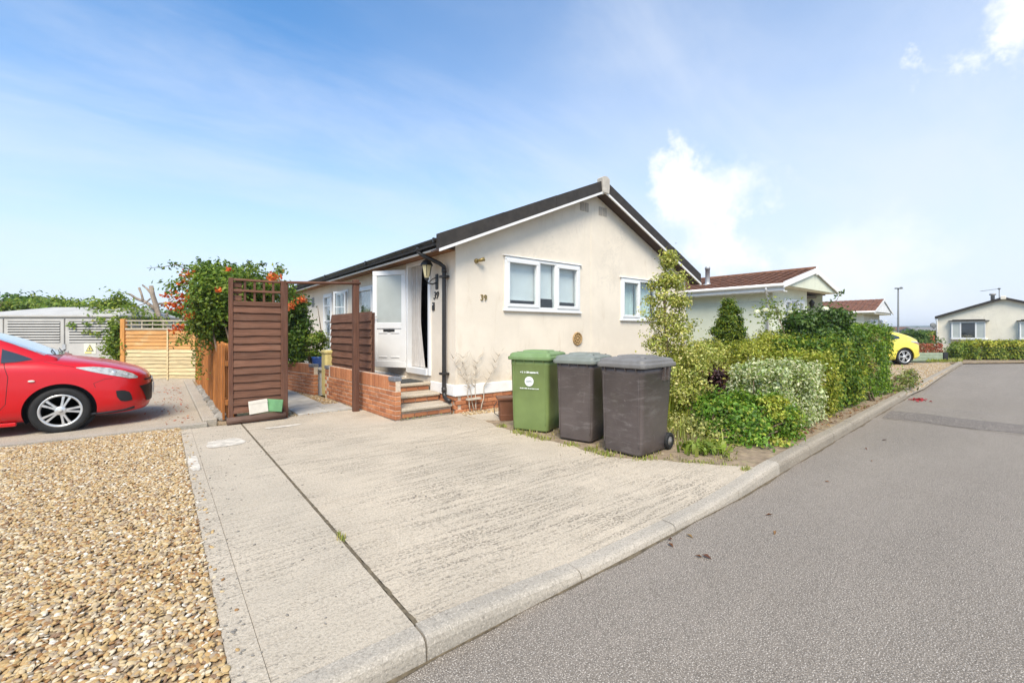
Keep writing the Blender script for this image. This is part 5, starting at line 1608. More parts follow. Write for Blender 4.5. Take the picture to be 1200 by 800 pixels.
leaves_obj('petals', np.array([(4.88, 4.85, .38)]) + RNG.normal(size=(40, 3)) * .06, unit(40), RNG.uniform(.03, .06, 40), palette(40, [(1, (.55, .14, .30))]), MT['petal'], pk, .8)
bush(pk, 'foliage', [(Vector((4.9, 4.88, .2)), (.14, .14, .2), 1)], 300, .06, GREEN, .5, .05)
# dried climber on the corner of the house
dc = thing('dead_climber', 'leafless dried climber stems against the corner of the bungalow', 'climber', (4.25, 6.40, 0))
mb = MB()
rs = random.Random(4)
for bx, lean in ((4.20, -.10), (4.32, .06), (4.42, .22), (4.28, -.28)):
    p = Vector((bx, 6.41, 0)); q = [p.copy()]
    for k in range(9):
        p = p + Vector((lean * (.08 if k < 4 else .22) + rs.uniform(-.03, .03), rs.uniform(-.012, .012), .105)); p.y = min(max(p.y, 6.37), 6.435); q.append(p.copy())
    mb.tube(q, [.011 - .001 * k for k in range(10)], 5)
    for k in range(4, 10):
        for _ in range(3):
            s = rs.choice((-1, 1)); a = q[k]
            mb.tube([a, a + Vector((s * rs.uniform(.03, .10), rs.uniform(-.02, .01), rs.uniform(.03, .10))), a + Vector((s * rs.uniform(.06, .16), rs.uniform(-.03, .01), rs.uniform(.08, .2)))], [.005, .003, .002], 4)
mb.box(4.12, 4.40, 6.36, 6.43, .21, .24)
mb.build('stem', MT['twig'], dc, world=True)


# ================================================================== CARS
def catmull(xs, ys, n):
    """smooth interpolation of a table (monotone x)"""
    t = np.linspace(0, 1, n)
    return t


def dense(tab, m):
    """tab: rows of floats; first column runs monotonically; returns m rows, cubic through the rows"""
    A = np.array(tab, float); k = len(A)
    s = np.concatenate([[0], np.cumsum(np.abs(np.diff(A[:, 0])) + .02)])
    tt = np.linspace(0, s[-1], m)
    out = np.zeros((m, A.shape[1]))
    d = np.zeros_like(A)
    for i in range(k):
        if i == 0: d[i] = (A[1] - A[0]) / (s[1] - s[0])
        elif i == k - 1: d[i] = (A[-1] - A[-2]) / (s[-1] - s[-2])
        else:
            a = (A[i] - A[i - 1]) / (s[i] - s[i - 1]); b = (A[i + 1] - A[i]) / (s[i + 1] - s[i])
            d[i] = np.where(a * b > 0, 2 * a * b / (a + b + 1e-12 * np.sign(a + b + 1e-15)), 0)
    for q, t in enumerate(tt):
        i = min(k - 2, int(np.searchsorted(s, t, 'right') - 1)); h = s[i + 1] - s[i]; u = (t - s[i]) / h
        out[q] = (2 * u ** 3 - 3 * u ** 2 + 1) * A[i] + (u ** 3 - 2 * u ** 2 + u) * h * d[i] + (-2 * u ** 3 + 3 * u ** 2) * A[i + 1] + (u ** 3 - u ** 2) * h * d[i + 1]
    return out


def section_loft(rows, secfn, npts=30):
    """rows -> closed half-section polylines mirrored into one surface"""
    mb = MB(); secs = []
    for r_ in rows:
        half = np.array(secfn(r_))
        s = np.concatenate([[0], np.cumsum(np.linalg.norm(np.diff(half, axis=0), axis=1))])
        h = np.column_stack([s, half]); hd = dense(h, npts)[:, 1:]
        full = [(r_[0], -y, z) for y, z in hd] + [(r_[0], y, z) for y, z in hd[::-1][1:-1]]
        secs.append(full)
    loft(mb, secs, None, True)
    return mb


def bvh_of(me):
    return BVHTree.FromPolygons([v.co.copy() for v in me.vertices], [list(p.vertices) for p in me.polygons])


def patch(bvhs, top, bot, nu, nv, direc, off, extrude=0.0):
    """a panel laid on the body: two rows of points swept along direc onto it, then lifted by off"""
    direc = Vector(direc).normalized(); mb = MB(); vs = []
    def samp(P, t):
        k = len(P) - 1; i = min(int(t * k), k - 1); f = t * k - i
        return Vector(P[i]).lerp(Vector(P[i + 1]), f)
    for j in range(nv + 1):
        for i in range(nu + 1):
            p = samp(bot, i / nu).lerp(samp(top, i / nu), j / nv)
            o = p - direc * 6; best = None
            for bv in bvhs:
                h = bv.ray_cast(o, direc)
                if h[0] is not None and (best is None or h[3] < best[1]): best = (h[0], h[3])
            q = best[0] if best else p
            vs.append(q - direc * off)
    w = nu + 1
    fs = [(j * w + i, j * w + i + 1, (j + 1) * w + i + 1, (j + 1) * w + i) for j in range(nv) for i in range(nu)]
    mb.add(vs, fs, True)
    return mb


def seam(bvhs, pts, direc, r=.004, n=14, off=0.0):
    direc = Vector(direc).normalized(); q = []
    for k in range(n + 1):
        t = k / n * (len(pts) - 1); i = min(int(t), len(pts) - 2); p = Vector(pts[i]).lerp(Vector(pts[i + 1]), t - i)
        best = None
        for bv in bvhs:
            h = bv.ray_cast(p - direc * 6, direc)
            if h[0] is not None and (best is None or h[3] < best[1]): best = (h[0], h[3])
        if best: q.append(best[0] - direc * off)
    mb = MB()
    if len(q) > 1: mb.tube(q, r, 6)
    return mb


def car_body(name, rows, parent, paint, arches, ra, za, sec):
    mb = section_loft(dense(rows, 90), sec, 34)
    me = mb.mesh('body_src')
    tmp = bpy.data.objects.new('tmp_body', me); COL.objects.link(tmp)
    cut = MB()
    for x in arches:
        for s in (-1, 1):
            cut.lathe([(ra, 0), (ra, .7)], 48, Matrix.Translation((x, s * .60, za)) @ Matrix.Rotation(R(-90) * s, 4, 'X'))
    cme = cut.mesh('cut'); co = bpy.data.objects.new('tmp_cut', cme); COL.objects.link(co)
    md = tmp.modifiers.new('b', 'BOOLEAN'); md.operation = 'DIFFERENCE'; md.object = co; md.solver = 'EXACT'
    dg = bpy.context.evaluated_depsgraph_get()
    res = bpy.data.meshes.new_from_object(tmp.evaluated_get(dg))
    bpy.data.objects.remove(tmp); bpy.data.objects.remove(co)
    res.name = name; res.materials.clear()
    src = bvh_of(me)
    for p in res.polygons: p.use_smooth = True
    o = link(name, res, paint, parent)
    mdw = o.modifiers.new('edge', 'EDGE_SPLIT'); mdw.split_angle = R(38)
    return o, src


def body_sec(r_):
    x, zb, zs, zt, w = r_[:5]
    H = zs - zb
    return [(0, zb), (.78 * w, zb), (.93 * w, zb + .03), (.985 * w, zb + .13), (1.0 * w, zb + .34 * H), (.995 * w, zb + .60 * H), (.985 * w, zb + .72 * H), (.97 * w, zb + .90 * H), (.925 * w, zs), (.82 * w, zs + .55 * (zt - zs)), (.5 * w, zs + .9 * (zt - zs)), (0, zt)]


def cabin_sec(r_):
    x, zb, zr, wb, wr = r_
    return [(0, zb - .05), (wb, zb - .05), (wb, zb), (wb + (wr - wb) * .45, zb + (zr - zb) * .50), (wr, zb + (zr - zb) * .84), (wr - .06, zb + (zr - zb) * .955), (wr * .55, zb + (zr - zb) * .99), (0, zr)]


def wheel_at(parent, x, y, side, R_, rim, spokes):
    """side -1: outer face towards -y"""
    M = Matrix.Translation((x, y, R_)) @ Matrix.Rotation(R(90) * (1 if side < 0 else -1), 4, 'X')
    mb = MB()
    mb.lathe([(rim - .005, -.16), (R_ * .9, -.165), (R_ - .01, -.15), (R_, -.12), (R_, -.03), (R_ - .012, -.008), (R_ * .9, .004), (rim + .02, .0), (rim + .004, -.008), (rim - .004, -.02), (rim - .005, -.16)], 48, M, True, False)
    t = mb.build('wheel', MT['rubber'], parent)
    mb = MB(); mb.lathe([(rim - .004, -.10), (.02, -.10), (.02, -.11), (rim - .004, -.11)], 32, M, False); mb.build('brake_back', MT['dark_trim'], t)
    mb = MB()
    mb.lathe([(rim - .020, -.06), (rim - .022, -.02), (rim - .010, -.008), (rim + .006, -.004), (rim + .006, -.03), (rim - .020, -.06)], 48, M, True, False)
    mb.lathe([(.062, -.05), (.060, -.012), (.045, -.004), (.0005, -.002)], 28, M)
    for k in range(spokes):
        for dd in (-.17, .17):
            a = 2 * math.pi * k / spokes + dd
            ca, sa = math.cos(a), math.sin(a)
            for (r0, r1, h0, h1) in ((.045, rim * .62, .015, .012), (rim * .62, rim - .012, .012, .017)):
                pts = []
                for rr, hh, zz in ((r0, h0, -.010), (r1, h1, -.014)):
                    for sgn in (-1, 1):
                        pts += [(rr * ca - sgn * hh * sa * .9, rr * sa + sgn * hh * ca * .9, zz), (rr * ca - sgn * hh * sa * 1.1, rr * sa + sgn * hh * ca * 1.1, zz - .03)]
                mb.add(pts, [(0, 2, 6, 4), (1, 5, 7, 3), (0, 4, 5, 1), (2, 3, 7, 6), (0, 1, 3, 2), (4, 6, 7, 5)], False, M)
    mb.build('rim', MT['alloy'], t)
    mb = MB(); mb.lathe([(.026, .0), (.026, .0015), (.0005, .002)], 20, M); mb.build('centre_cap', MT['grey_metal'], t)
    return t


def arch_liner(parent, x, s, ra, za):
    mb = MB(); n = 30; vs = []
    for k in range(n + 1):
        a = R(-25) + R(230) * k / n
        vs += [(x + (ra - .004) * math.cos(a), s * .55, za + (ra - .004) * math.sin(a)), (x + (ra - .004) * math.cos(a), s * .812, za + (ra - .004) * math.sin(a))]
    mb.add(vs, [(2 * k, 2 * k + 1, 2 * k + 3, 2 * k + 2) for k in range(n)], True)
    mb.add([(x + ra * math.cos(2 * math.pi * k / n), s * .602, za + ra * math.sin(2 * math.pi * k / n)) for k in range(n)], [list(range(n))])
    mb.build('arch_liner', MT['dark_trim'], parent, recalc=False)


rc = thing('parked_car', 'red hatchback parked nose out on the concrete pad at the left edge', 'car', (-.12, 9.40, 0))
rows = [(0.0, .31, .60, .645, .27), (-.03, .25, .66, .72, .45), (-.09, .215, .70, .78, .60), (-.17, .205, .735, .825, .70), (-.27, .195, .775, .865, .762), (-.40, .19, .815, .91, .81), (-.60, .185, .87, .965, .835), (-.95, .18, .925, 1.03, .85), (-1.2, .18, .95, 1.07, .855), (-1.6, .18, .97, 1.06, .855),
        (-2.4, .18, .99, 1.04, .855), (-3.1, .19, 1.01, 1.04, .85), (-3.5, .22, 1.02, 1.04, .835), (-3.78, .30, 1.0, 1.03, .78), (-3.92, .42, .88, .92, .66)]
body, bv1 = car_body('body', rows, rc, MT['red_paint'], (-.95, -3.43), .365, .315, body_sec)
crow = [(-1.00, .99, 1.035, .70, .66), (-1.2, .99, 1.13, .755, .68), (-1.5, .985, 1.285, .785, .675), (-1.8, .985, 1.40, .795, .655), (-2.1, .99, 1.47, .80, .645), (-2.6, 1.0, 1.50, .80, .635), (-3.1, 1.0, 1.47, .79, .615), (-3.5, 1.0, 1.41, .765, .58), (-3.75, 1.0, 1.24, .72, .56), (-3.86, .99, 1.05, .68, .55)]
cm = section_loft(dense(crow, 60), cabin_sec, 28)
cabin = cm.build('cabin', MT['red_paint'], rc)
bv2 = bvh_of(cabin.data); BV = [bv1, bv2]
patch([bv2, bv1], [(-1.72, -.60, 0), (-1.80, -.3, 0), (-1.83, 0, 0), (-1.80, .3, 0), (-1.72, .60, 0)], [(-1.12, -.69, 0), (-1.05, -.4, 0), (-1.03, 0, 0), (-1.05, .4, 0), (-1.12, .69, 0)], 16, 10, (0, 0, -1), .006).build('windscreen', MT['screen_glass'], rc, recalc=False)
for s in (-1, 1):
    d = (0, -s, 0)
    # quarter light and door glass
    patch([bv2], [(-1.24, s, 1.035), (-1.36, s, 1.10), (-1.50, s, 1.165)], [(-1.22, s, 1.02), (-1.36, s, .995), (-1.50, s, .985)], 8, 4, d, .005).build('quarter_window', MT['car_glass'], rc, recalc=False)
    patch([bv2], [(-1.53, s, 1.18), (-1.75, s, 1.285), (-2.0, s, 1.36), (-2.42, s, 1.395)], [(-1.53, s, .99), (-1.75, s, .99), (-2.0, s, .995), (-2.42, s, 1.0)], 14, 6, d, .005).build('side_window', MT['car_glass'], rc, recalc=False)
    patch([bv2], [(-2.50, s, 1.395), (-2.9, s, 1.38), (-3.3, s, 1.30), (-3.5, s, 1.18)], [(-2.50, s, 1.0), (-2.9, s, 1.01), (-3.3, s, 1.02), (-3.5, s, 1.10)], 12, 6, d, .005).build('side_window', MT['car_glass'], rc, recalc=False)
    hl = patch([bv1], [(-.80, s, .895), (-.62, s, .895), (-.45, s, .865), (-.30, s, .815), (-.20, s, .765), (-.145, s, .715)], [(-.80, s, .885), (-.64, s, .825), (-.48, s, .775), (-.34, s, .735), (-.24, s, .70), (-.15, s, .695)], 20, 6, d, .006).build('headlight', MT['lamp_glass'], rc, recalc=False)
    mb = MB(); mb.ball((-.42, s * .745, .795), (.05, .03, .032), 12, 8); mb.ball((-.28, s * .70, .755), (.035, .03, .022), 10, 6); mb.build('reflector', MT['alloy'], hl)
    patch([bv1], [(-.385, s, .535), (-.30, s, .535), (-.235, s, .50), (-.215, s, .44)], [(-.375, s, .45), (-.34, s, .385), (-.28, s, .365), (-.205, s, .375)], 8, 5, d, .006).build('fog_lamp_recess', MT['dark_trim'], rc, recalc=False)
    mb = seam(BV, [(-.70, s, .225), (-.52, s, .225), (-.30, s, .24), (-.19, s, .262)], d, .020, 12, -.002); mb.build('lower_lip', MT['dark_trim'], rc)
    door_seams = [[(-1.50, s, 1.17), (-1.47, s, .95), (-1.43, s, .80), (-1.45, s, .45), (-1.58, s, .26)], [(-2.46, s, 1.38), (-2.46, s, .9), (-2.48, s, .26)], [(-1.58, s, .262), (-2.0, s, .255), (-2.48, s, .262)]]
    mbs = MB()
    for q in door_seams:
        m2 = seam(BV, q, d, .0035, 16, -.001); mbs.add(m2.v, m2.f, True)
    for q in ([(-.62, s, .66), (-.50, s, .715), (-.42, s, .72)], [(-.82, s, .90), (-1.0, s, .945), (-1.12, s, .985)], [(-.62, s, .66), (-.60, s, .60)]):
        m2 = seam([bv1], q, d, .003, 10, -.001); mbs.add(m2.v, m2.f, True)
    mbs.build('panel_gap', MT['dark_trim'], rc)
    mb = MB(); mb.ball((-1.22, s * .853, .735), (.034, .008, .014), 12, 6); mb.build('side_repeater', MT['amber'], rc)
    mb = MB(); mb.box(-3.0, -1.36, s * .80 - .02, s * .80 + .02, .15, .20, .01); mb.build('sill', MT['red_paint'], rc)
    for x in (-.95, -3.43):
        wheel_at(rc, x, s * .835, s, .31, .215, 5); arch_liner(rc, x, s, .365, .315)
    mb = MB(); mb.ball((-1.72, s * .93, 1.07), (.07, .10, .065), 14, 10); mb.tube([(-1.66, s * .80, 1.02), (-1.69, s * .87, 1.04)], .02, 8); mb.build('mirror', MT['dark_trim'], rc)
patch([bv1], [(.2, -.66, .575), (.2, 0, .60), (.2, .66, .575)], [(.2, -.52, .33), (.2, 0, .325), (.2, .52, .33)], 28, 8, (-1, 0, 0), .010).build('grille', MT['dark_trim'], rc, recalc=False)
patch([bv1], [(.2, -.56, .67), (.2, 0, .665), (.2, .56, .67)], [(.2, -.55, .65), (.2, 0, .645), (.2, .55, .65)], 14, 1, (-1, 0, 0), .006).build('bonnet_gap', MT['dark_trim'], rc, recalc=False)
mb = MB(); mb.box(.02, .036, -.27, .27, .42, .54, .004); mb.build('number_plate', MT['plate'], rc)
mb = MB(); mb.lathe([(.05, 0), (.05, .012), (.04, .016)], 20, Matrix.Translation((.008, 0, .615)) @ Matrix.Rotation(R(80), 4, 'Y')); mb.build('nose_badge', MT['alloy'], rc)
mb = MB()
for s in (-.35, .25): mb.tube([(-1.06, s, 1.075), (-1.12, s + .25, 1.115), (-1.16, s + .5, 1.125)], .007, 6)
mb.build('wiper', MT['dark_trim'], rc)

# yellow car behind the hedge, its tail to the right
yo = at(1061.5, 388, 19.2)
yc = thing('parked_car', 'bright yellow hatchback parked behind the hedge, only its tail in view', 'car', (yo.x, yo.y, 0), RZ_CAM + math.pi)
# local x forward (to the left of the picture), tail at x = 0
rows = [(0.03, .42, .80, .86, .60), (.05, .33, .84, .92, .68), (.12, .26, .93, 1.0, .77), (.28, .22, 1.0, 1.07, .84), (.6, .20, 1.03, 1.09, .88), (1.0, .19, 1.02, 1.08, .89), (1.6, .19, 1.0, 1.05, .885), (2.6, .19, .97, 1.03, .885), (3.2, .19, .94, 1.02, .88), (3.6, .20, .90, 1.0, .85), (3.95, .24, .80, .88, .76), (4.15, .34, .65, .70, .55)]
body, bvy = car_body('body', rows, yc, MT['yellow_paint'], (.80, 3.3), .395, .335, body_sec)
crow = [(.10, 1.0, 1.06, .66, .60), (.35, 1.02, 1.19, .72, .62), (.62, 1.02, 1.29, .77, .635), (1.0, 1.02, 1.38, .80, .645), (1.6, 1.0, 1.43, .81, .65), (2.2, .99, 1.42, .81, .65), (2.6, .99, 1.33, .80, .65), (3.0, .99, 1.15, .77, .66), (3.25, .98, 1.03, .72, .62)]
cabin = section_loft(dense(crow, 50), cabin_sec, 26).build('cabin', MT['yellow_paint'], yc)
bvy2 = bvh_of(cabin.data)
for s in (-1, 1):
    d = (0, -s, 0)
    patch([bvy2], [(.95, s, 1.17), (1.2, s, 1.27), (1.7, s, 1.32), (2.3, s, 1.29)], [(.95, s, 1.09), (1.2, s, 1.07), (1.7, s, 1.05), (2.3, s, 1.04)], 12, 5, d, .006).build('side_window', MT['car_glass'], yc, recalc=False)
    patch([bvy], [(.13, s, .915), (.24, s, .96), (.38, s, .985), (.55, s, .985)], [(.11, s, .83), (.22, s, .86), (.38, s, .91), (.55, s, .96)], 10, 4, d, .008).build('tail_light', MT['lamp_glass'], yc, recalc=False)
    patch([bvy], [(.12, s, .875), (.22, s, .905), (.40, s, .94)], [(.11, s, .845), (.22, s, .875), (.40, s, .925)], 8, 2, d, .014).build('tail_light_strip', MT['red_lens'], yc, recalc=False)
    patch([bvy], [(.10, s, .60), (.15, s, .61)], [(.10, s, .50), (.15, s, .51)], 3, 3, d, .006).build('reflector', MT['red_lens'], yc, recalc=False)
    mb = seam([bvy], [(.07, s, .44), (.2, s, .36), (.40, s, .32)], d, .02, 10, .0); mb.build('bumper_lip', MT['yellow_paint'], yc)
    for x in (.80, 3.3):
        wheel_at(yc, x, s * .85, s, .335, .245, 5); arch_liner(yc, x, s, .395, .335)
patch([bvy2], [(.62, -.50, 0), (.64, 0, 0), (.62, .50, 0)], [(.20, -.52, 0), (.18, 0, 0), (.20, .52, 0)], 10, 8, (0, 0, -1), .006).build('rear_window', MT['car_glass'], yc, recalc=False)
mb = MB(); mb.prism([(.30, 1.30), (.62, 1.335), (.66, 1.30), (.40, 1.27)], -.56, .56, 'x', Matrix(((0, 1, 0, 0), (1, 0, 0, 0), (0, 0, 1, 0), (0, 0, 0, 1))) if False else None)
mb = MB(); mb.box(.28, .66, -.56, .56, 1.285, 1.315, .012); mb.build('roof_spoiler', MT['dark_trim'], yc)

# ================================================================== PLANTS BY THE ROAD
def plant(name, label, cat, base, blobs, n, size, pal, aspect=.55, group=None, nst=5, **kw):
    t = thing(name, label, cat, base, 0, group)
    bush(t, 'foliage', blobs, n, size, pal, aspect, kw.get('spread', .07), kw.get('shell', (.62, 1.06)), kw.get('floor', .0), None, kw.get('fold', .25), kw.get('clumps'), kw.get('droop', 0.0))
    bl = random.sample(blobs, min(nst, len(blobs)))
    if nst: stems(t, base, [Vector(b[0]) * 1.0 for b in bl] + [Vector(b[0]) + Vector((random.uniform(-.2, .2) * 1, random.uniform(-.2, .2), .1)) for b in bl], kw.get('r', .016), .005, 'stem')
    return t


# tall variegated holly with a straight thin trunk
hp = (6.30, 4.15, 0)
hol = thing('holly_tree', 'tall sparse variegated holly with yellow edged leaves in front of the gable window', 'tree', hp)
B = [blob(783, 306, 7.0, 7, 11, .7), blob(776, 330, 7.0, 17, 11, 1.1), blob(789, 332, 7.0, 15, 12, .8), blob(771, 352, 7.0, 15, 8, .7), blob(796, 352, 7.0, 15, 9, .8), blob(778, 372, 7.0, 20, 9, .9), blob(797, 386, 7.0, 18, 10, 1), blob(775, 398, 7.0, 22, 15, 1.5), blob(805, 412, 6.9, 24, 18, 2), blob(784, 432, 6.8, 25, 20, 2), blob(812, 440, 6.8, 22, 22, 1.8), blob(795, 462, 6.6, 24, 16, 1.5)]
bush(hol, 'crown', B, 5600, .055, VARI, .6, .055, (.35, 1.12), .05, fold=.4, clumps=300)
mb = MB()
q = [Vector(hp), at(784, 440, 7.0), at(781, 400, 7.0), at(779, 360, 7.0), at(778, 330, 7.0), at(781, 300, 7.0)]
mb.tube(q, [.035, .030, .026, .02, .014, .006], 8); mb.build('trunk', MT['stem'], hol, world=True)
mb = MB()
for (u0, v0, u1, v1) in ((779, 355, 768, 345), (779, 362, 794, 352), (780, 380, 766, 366), (781, 385, 798, 378), (782, 405, 762, 395), (782, 410, 806, 400), (778, 340, 788, 330), (783, 430, 806, 420)):
    mb.tube([at(u0, v0, 7.0), at((u0 + u1) / 2, (v0 + v1) / 2 - 1, 6.97), at(u1, v1, 6.94)], [.009, .007, .004], 5)
mb.build('branch', MT['stem'], hol, world=True)
p = at(800, 470, 6.9)
plant('variegated_shrub', 'low yellow variegated shrub filling the bed below the holly', 'shrub', (7.0, 4.2, 0), [blob(828, 416, 8.2, 22, 16, 1.5), blob(815, 430, 7.8, 24, 24, 2), blob(843, 412, 8.6, 12, 11, .8), blob(790, 470, 6.8, 26, 14, 1.2)], 3800, .065, VARI, .6, fold=.4)
# dwarf conifer
cp = at(855, 420, 9.4)
con = thing('dwarf_conifer', 'dark green cone shaped dwarf conifer in front of the pale green bungalow', 'conifer', (cp.x, cp.y, 0))
B = [blob(855, 358, 9.4, 4.5, 6, .35), blob(855, 367, 9.4, 8, 9, .8), blob(855, 378, 9.4, 12, 11, 1.2), blob(855, 391, 9.4, 16.5, 12, 1.6), blob(855, 407, 9.4, 20, 14, 2), blob(855, 426, 9.4, 17, 18, 1.2), blob(855, 385, 9.4, 10, 20, 1.2)]
bush(con, 'foliage', B, 9500, .075, [(3, (.06, .12, .016)), (3, (.11, .17, .022)), (2.4, (.17, .22, .03)), (1, (.03, .065, .012))], .42, .045, (.82, 1.0), .05, clumps=420)
stems(con, (cp.x, cp.y, 0), [at(855, 380, 9.4)], .04, .015, 'trunk')
# golden shrub mass
plant('golden_privet', 'broad golden green shrub between the conifer and the rose bush', 'shrub', (8.3, 3.9, 0), [blob(908, 406, 8.7, 32, 18, 2), blob(885, 420, 8.2, 30, 24, 2), blob(930, 410, 8.7, 24, 20, 1.4), blob(940, 440, 8.2, 24, 26, 1.4), blob(870, 440, 7.8, 18, 18, 1)], 11000, .06, YELG, .45, spread=.06, clumps=420)
# purple heuchera patch
hpt = at(838, 470, 7.3)
plant('purple_shrub', 'dark purple leaved plant in a gap among the yellow shrubs', 'plant', (hpt.x, hpt.y, 0), [blob(838, 447, 7.3, 13, 17, 1), blob(848, 462, 7.1, 12, 12, .7)], 1100, .07, [(3, (.075, .030, .035)), (2, (.045, .02, .022)), (1, (.12, .06, .05))], .8)
p = at(866, 470, 7.6)
plant('variegated_edging', 'pale cream edged low shrub above the dark purple plant', 'shrub', (p.x, p.y, 0), [blob(845, 436, 7.7, 12, 8, .5), blob(858, 452, 7.2, 12, 12, .6)], 700, .055, VARI, .6)
# pairs in front
plant('green_shrub', 'glossy bright green low shrub with yellow patches at the driveway corner', 'shrub', (5.6, 2.75, 0), [blob(868, 492, 6.0, 44, 30, 3), blob(845, 486, 6.1, 26, 26, 1.4), blob(900, 496, 6.0, 30, 30, 1.8), blob(880, 515, 5.7, 40, 16, 1.2), blob(856, 512, 5.7, 28, 18, 1.2)], 9000, .062, [(4, (.09, .20, .028)), (3, (.14, .26, .04)), (1.8, (.27, .34, .055)), (.8, (.05, .11, .018))], .62, spread=.06, shell=(.75, 1.04), clumps=420)
P_ = [blob(905, 478, 5.75, 11, 12, 1), blob(895, 520, 5.55, 18, 8, 1), blob(925, 500, 5.9, 7, 14, .6), blob(838, 520, 5.6, 12, 6, .5)]
plant('golden_euonymus', 'yellow leaved sprays growing through the front of the glossy green shrub', 'shrub', (5.75, 2.45, 0), P_, 1300, .06, [(3, (.42, .42, .07)), (2, (.30, .34, .06)), (1, (.18, .25, .05))], .62, spread=.05)
wh = thing('white_hedge', 'clipped hedge of white edged variegated leaves above the kerb', 'hedge', (7.2, 2.7, 0))
Pw, Nw = boxcloud(6.55, 8.05, 2.32, 3.05, .05, .86, 9500, .035)
leaves_obj('foliage', Pw, Nw, RNG.uniform(.035, .065, len(Pw)), palette(len(Pw), WHITE), MT['leaf'], wh, .55)
stems(wh, (7.0, 2.75, 0), [(6.5, 2.7, .7), (7.2, 2.9, .8), (7.6, 2.7, .7), (7.0, 2.5, .7)], .014, .005)
gh = thing('golden_hedge', 'narrow golden green clipped shrub next to the white edged hedge', 'hedge', (8.4, 2.7, 0))
Pw, Nw = boxcloud(8.08, 8.75, 2.36, 3.1, .05, 1.0, 4200, .035)
leaves_obj('foliage', Pw, Nw, RNG.uniform(.04, .07, len(Pw)), palette(len(Pw), YELG + [(3, (.16, .22, .04))]), MT['leaf'], gh, .5)
stems(gh, (8.4, 2.75, 0), [(8.3, 2.7, .8), (8.5, 2.8, .9)], .014, .005)
ro = thing('rose_bush', 'tall dark green rose bush with white blooms behind the clipped hedges', 'rose bush', (9.6, 3.1, 0))
bush(ro, 'foliage', [blob(952, 402, 8.6, 32, 22, 2.4), blob(972, 416, 8.5, 26, 34, 2), blob(940, 380, 8.6, 18, 13, 1.2), blob(972, 375, 8.6, 17, 12, 1.3), blob(990, 412, 8.6, 16, 30, 1.4), blob(978, 450, 8.4, 20, 24, 1)], 7000, .085, DARK, .62, .075, (.55, 1.1), .05, clumps=360)
stems(ro, (9.6, 3.1, 0), [at(905, 352, 8.8), at(930, 362, 8.6), at(965, 366, 8.6), at(950, 390, 8.6), at(984, 345, 8.6), at(979, 352, 8.6)], .018, .004)
for (u, v, s) in ((967, 363, 5.2), (887, 366, 4.4), (897, 364, 3.6), (926, 366, 2.6), (975, 372, 2.4)):
    c = at(u, v, 8.45); n = 70; d_ = unit(n); d_[:, 2] = np.abs(d_[:, 2])
    leaves_obj('bloom', np.array(c) + d_ * s * .0125 * RNG.uniform(.4, 1, (n, 1)), d_, RNG.uniform(.035, .06, n), palette(n, [(1, (.78, .76, .62))]), MT['petal'], ro, .9, .35)
Pl = np.array([at(random.gauss(903, 10), random.gauss(366, 8), 8.7) for _ in range(260)] + [at(random.gauss(935, 7), random.gauss(368, 7), 8.6) for _ in range(150)])
leaves_obj('light_spray', Pl, unit(len(Pl)) + np.array([0, 0, .4]), RNG.uniform(.045, .085, len(Pl)), palette(len(Pl), [(2, (.20, .26, .10)), (1, (.12, .18, .06))]), MT['leaf'], ro, .6)
Pl = np.array([at(u + random.gauss(0, 1.6), v + random.gauss(0, 1.2), 8.6) for (u, v) in ((984, 344), (979, 347), (988, 342), (975, 352)) for _ in range(5)])
leaves_obj('top_spray', Pl, unit(len(Pl)), RNG.uniform(.05, .09, len(Pl)), palette(len(Pl), DARK), MT['leaf'], ro, .6)
lh = thing('laurel_hedge', 'mid green leafy hedge with yellow new growth beside the privet', 'hedge', (9.6, 2.75, 0))
Pw, Nw = boxcloud(8.78, 10.35, 2.42, 3.3, .05, 1.22, 6000, .05)
leaves_obj('foliage', Pw, Nw, RNG.uniform(.05, .095, len(Pw)), palette(len(Pw), [(3, (.075, .15, .025)), (2, (.14, .22, .035)), (2.2, (.26, .31, .05)), (1, (.04, .09, .02))]), MT['leaf'], lh, .55)
stems(lh, (9.6, 2.8, 0), [(9.2, 2.8, .9), (9.9, 2.8, 1.0), (9.5, 2.7, .8)], .016, .005)
yv = thing('golden_conifer', 'slim yellow green upright shrub standing in the green hedge', 'shrub', (10.35, 2.7, 0))
Pw, Nw = boxcloud(10.30, 10.62, 2.38, 2.75, .15, 1.16, 1500, .05)
leaves_obj('foliage', Pw, Nw, RNG.uniform(.04, .075, len(Pw)), palette(len(Pw), [(3, (.40, .42, .06)), (2, (.28, .34, .05))]), MT['leaf'], yv, .5)
stems(yv, (10.45, 2.6, 0), [(10.45, 2.6, 1.0)], .014, .005)
ph = thing('privet_hedge', 'tall clipped bright green privet hedge at the far end of the bed', 'hedge', (11.8, 2.9, 0))
Pw, Nw = boxcloud(10.60, 13.2, 2.46, 3.9, .03, 1.46, 13000, .045)
leaves_obj('foliage', Pw, Nw, RNG.uniform(.045, .085, len(Pw)), palette(len(Pw), [(3, (.085, .17, .022)), (3, (.13, .23, .03)), (1.2, (.20, .29, .04)), (1.6, (.045, .10, .018))]), MT['leaf'], ph, .5)
stems(ph, (11.8, 3.0, 0), [(11.0, 3, 1.0), (11.5, 3, 1.2), (12.2, 3.1, 1.2), (12.8, 3, 1.0)], .02, .006)
bc = [tuple(at(1010, 425, 9.3)), tuple(at(1020, 408, 9.6))]
plant('bindweed_tangle', 'brownish leafy tangle hanging on the front of the privet hedge', 'climber', (11.2, 2.38, 0), [blob(1012, 420, 9.1, 13, 34, 1), blob(1004, 450, 8.9, 10, 20, .5)], 520, .11, [(2, (.17, .16, .06)), (2, (.11, .16, .05)), (1, (.30, .26, .14))], .45, shell=(.3, 1.1))
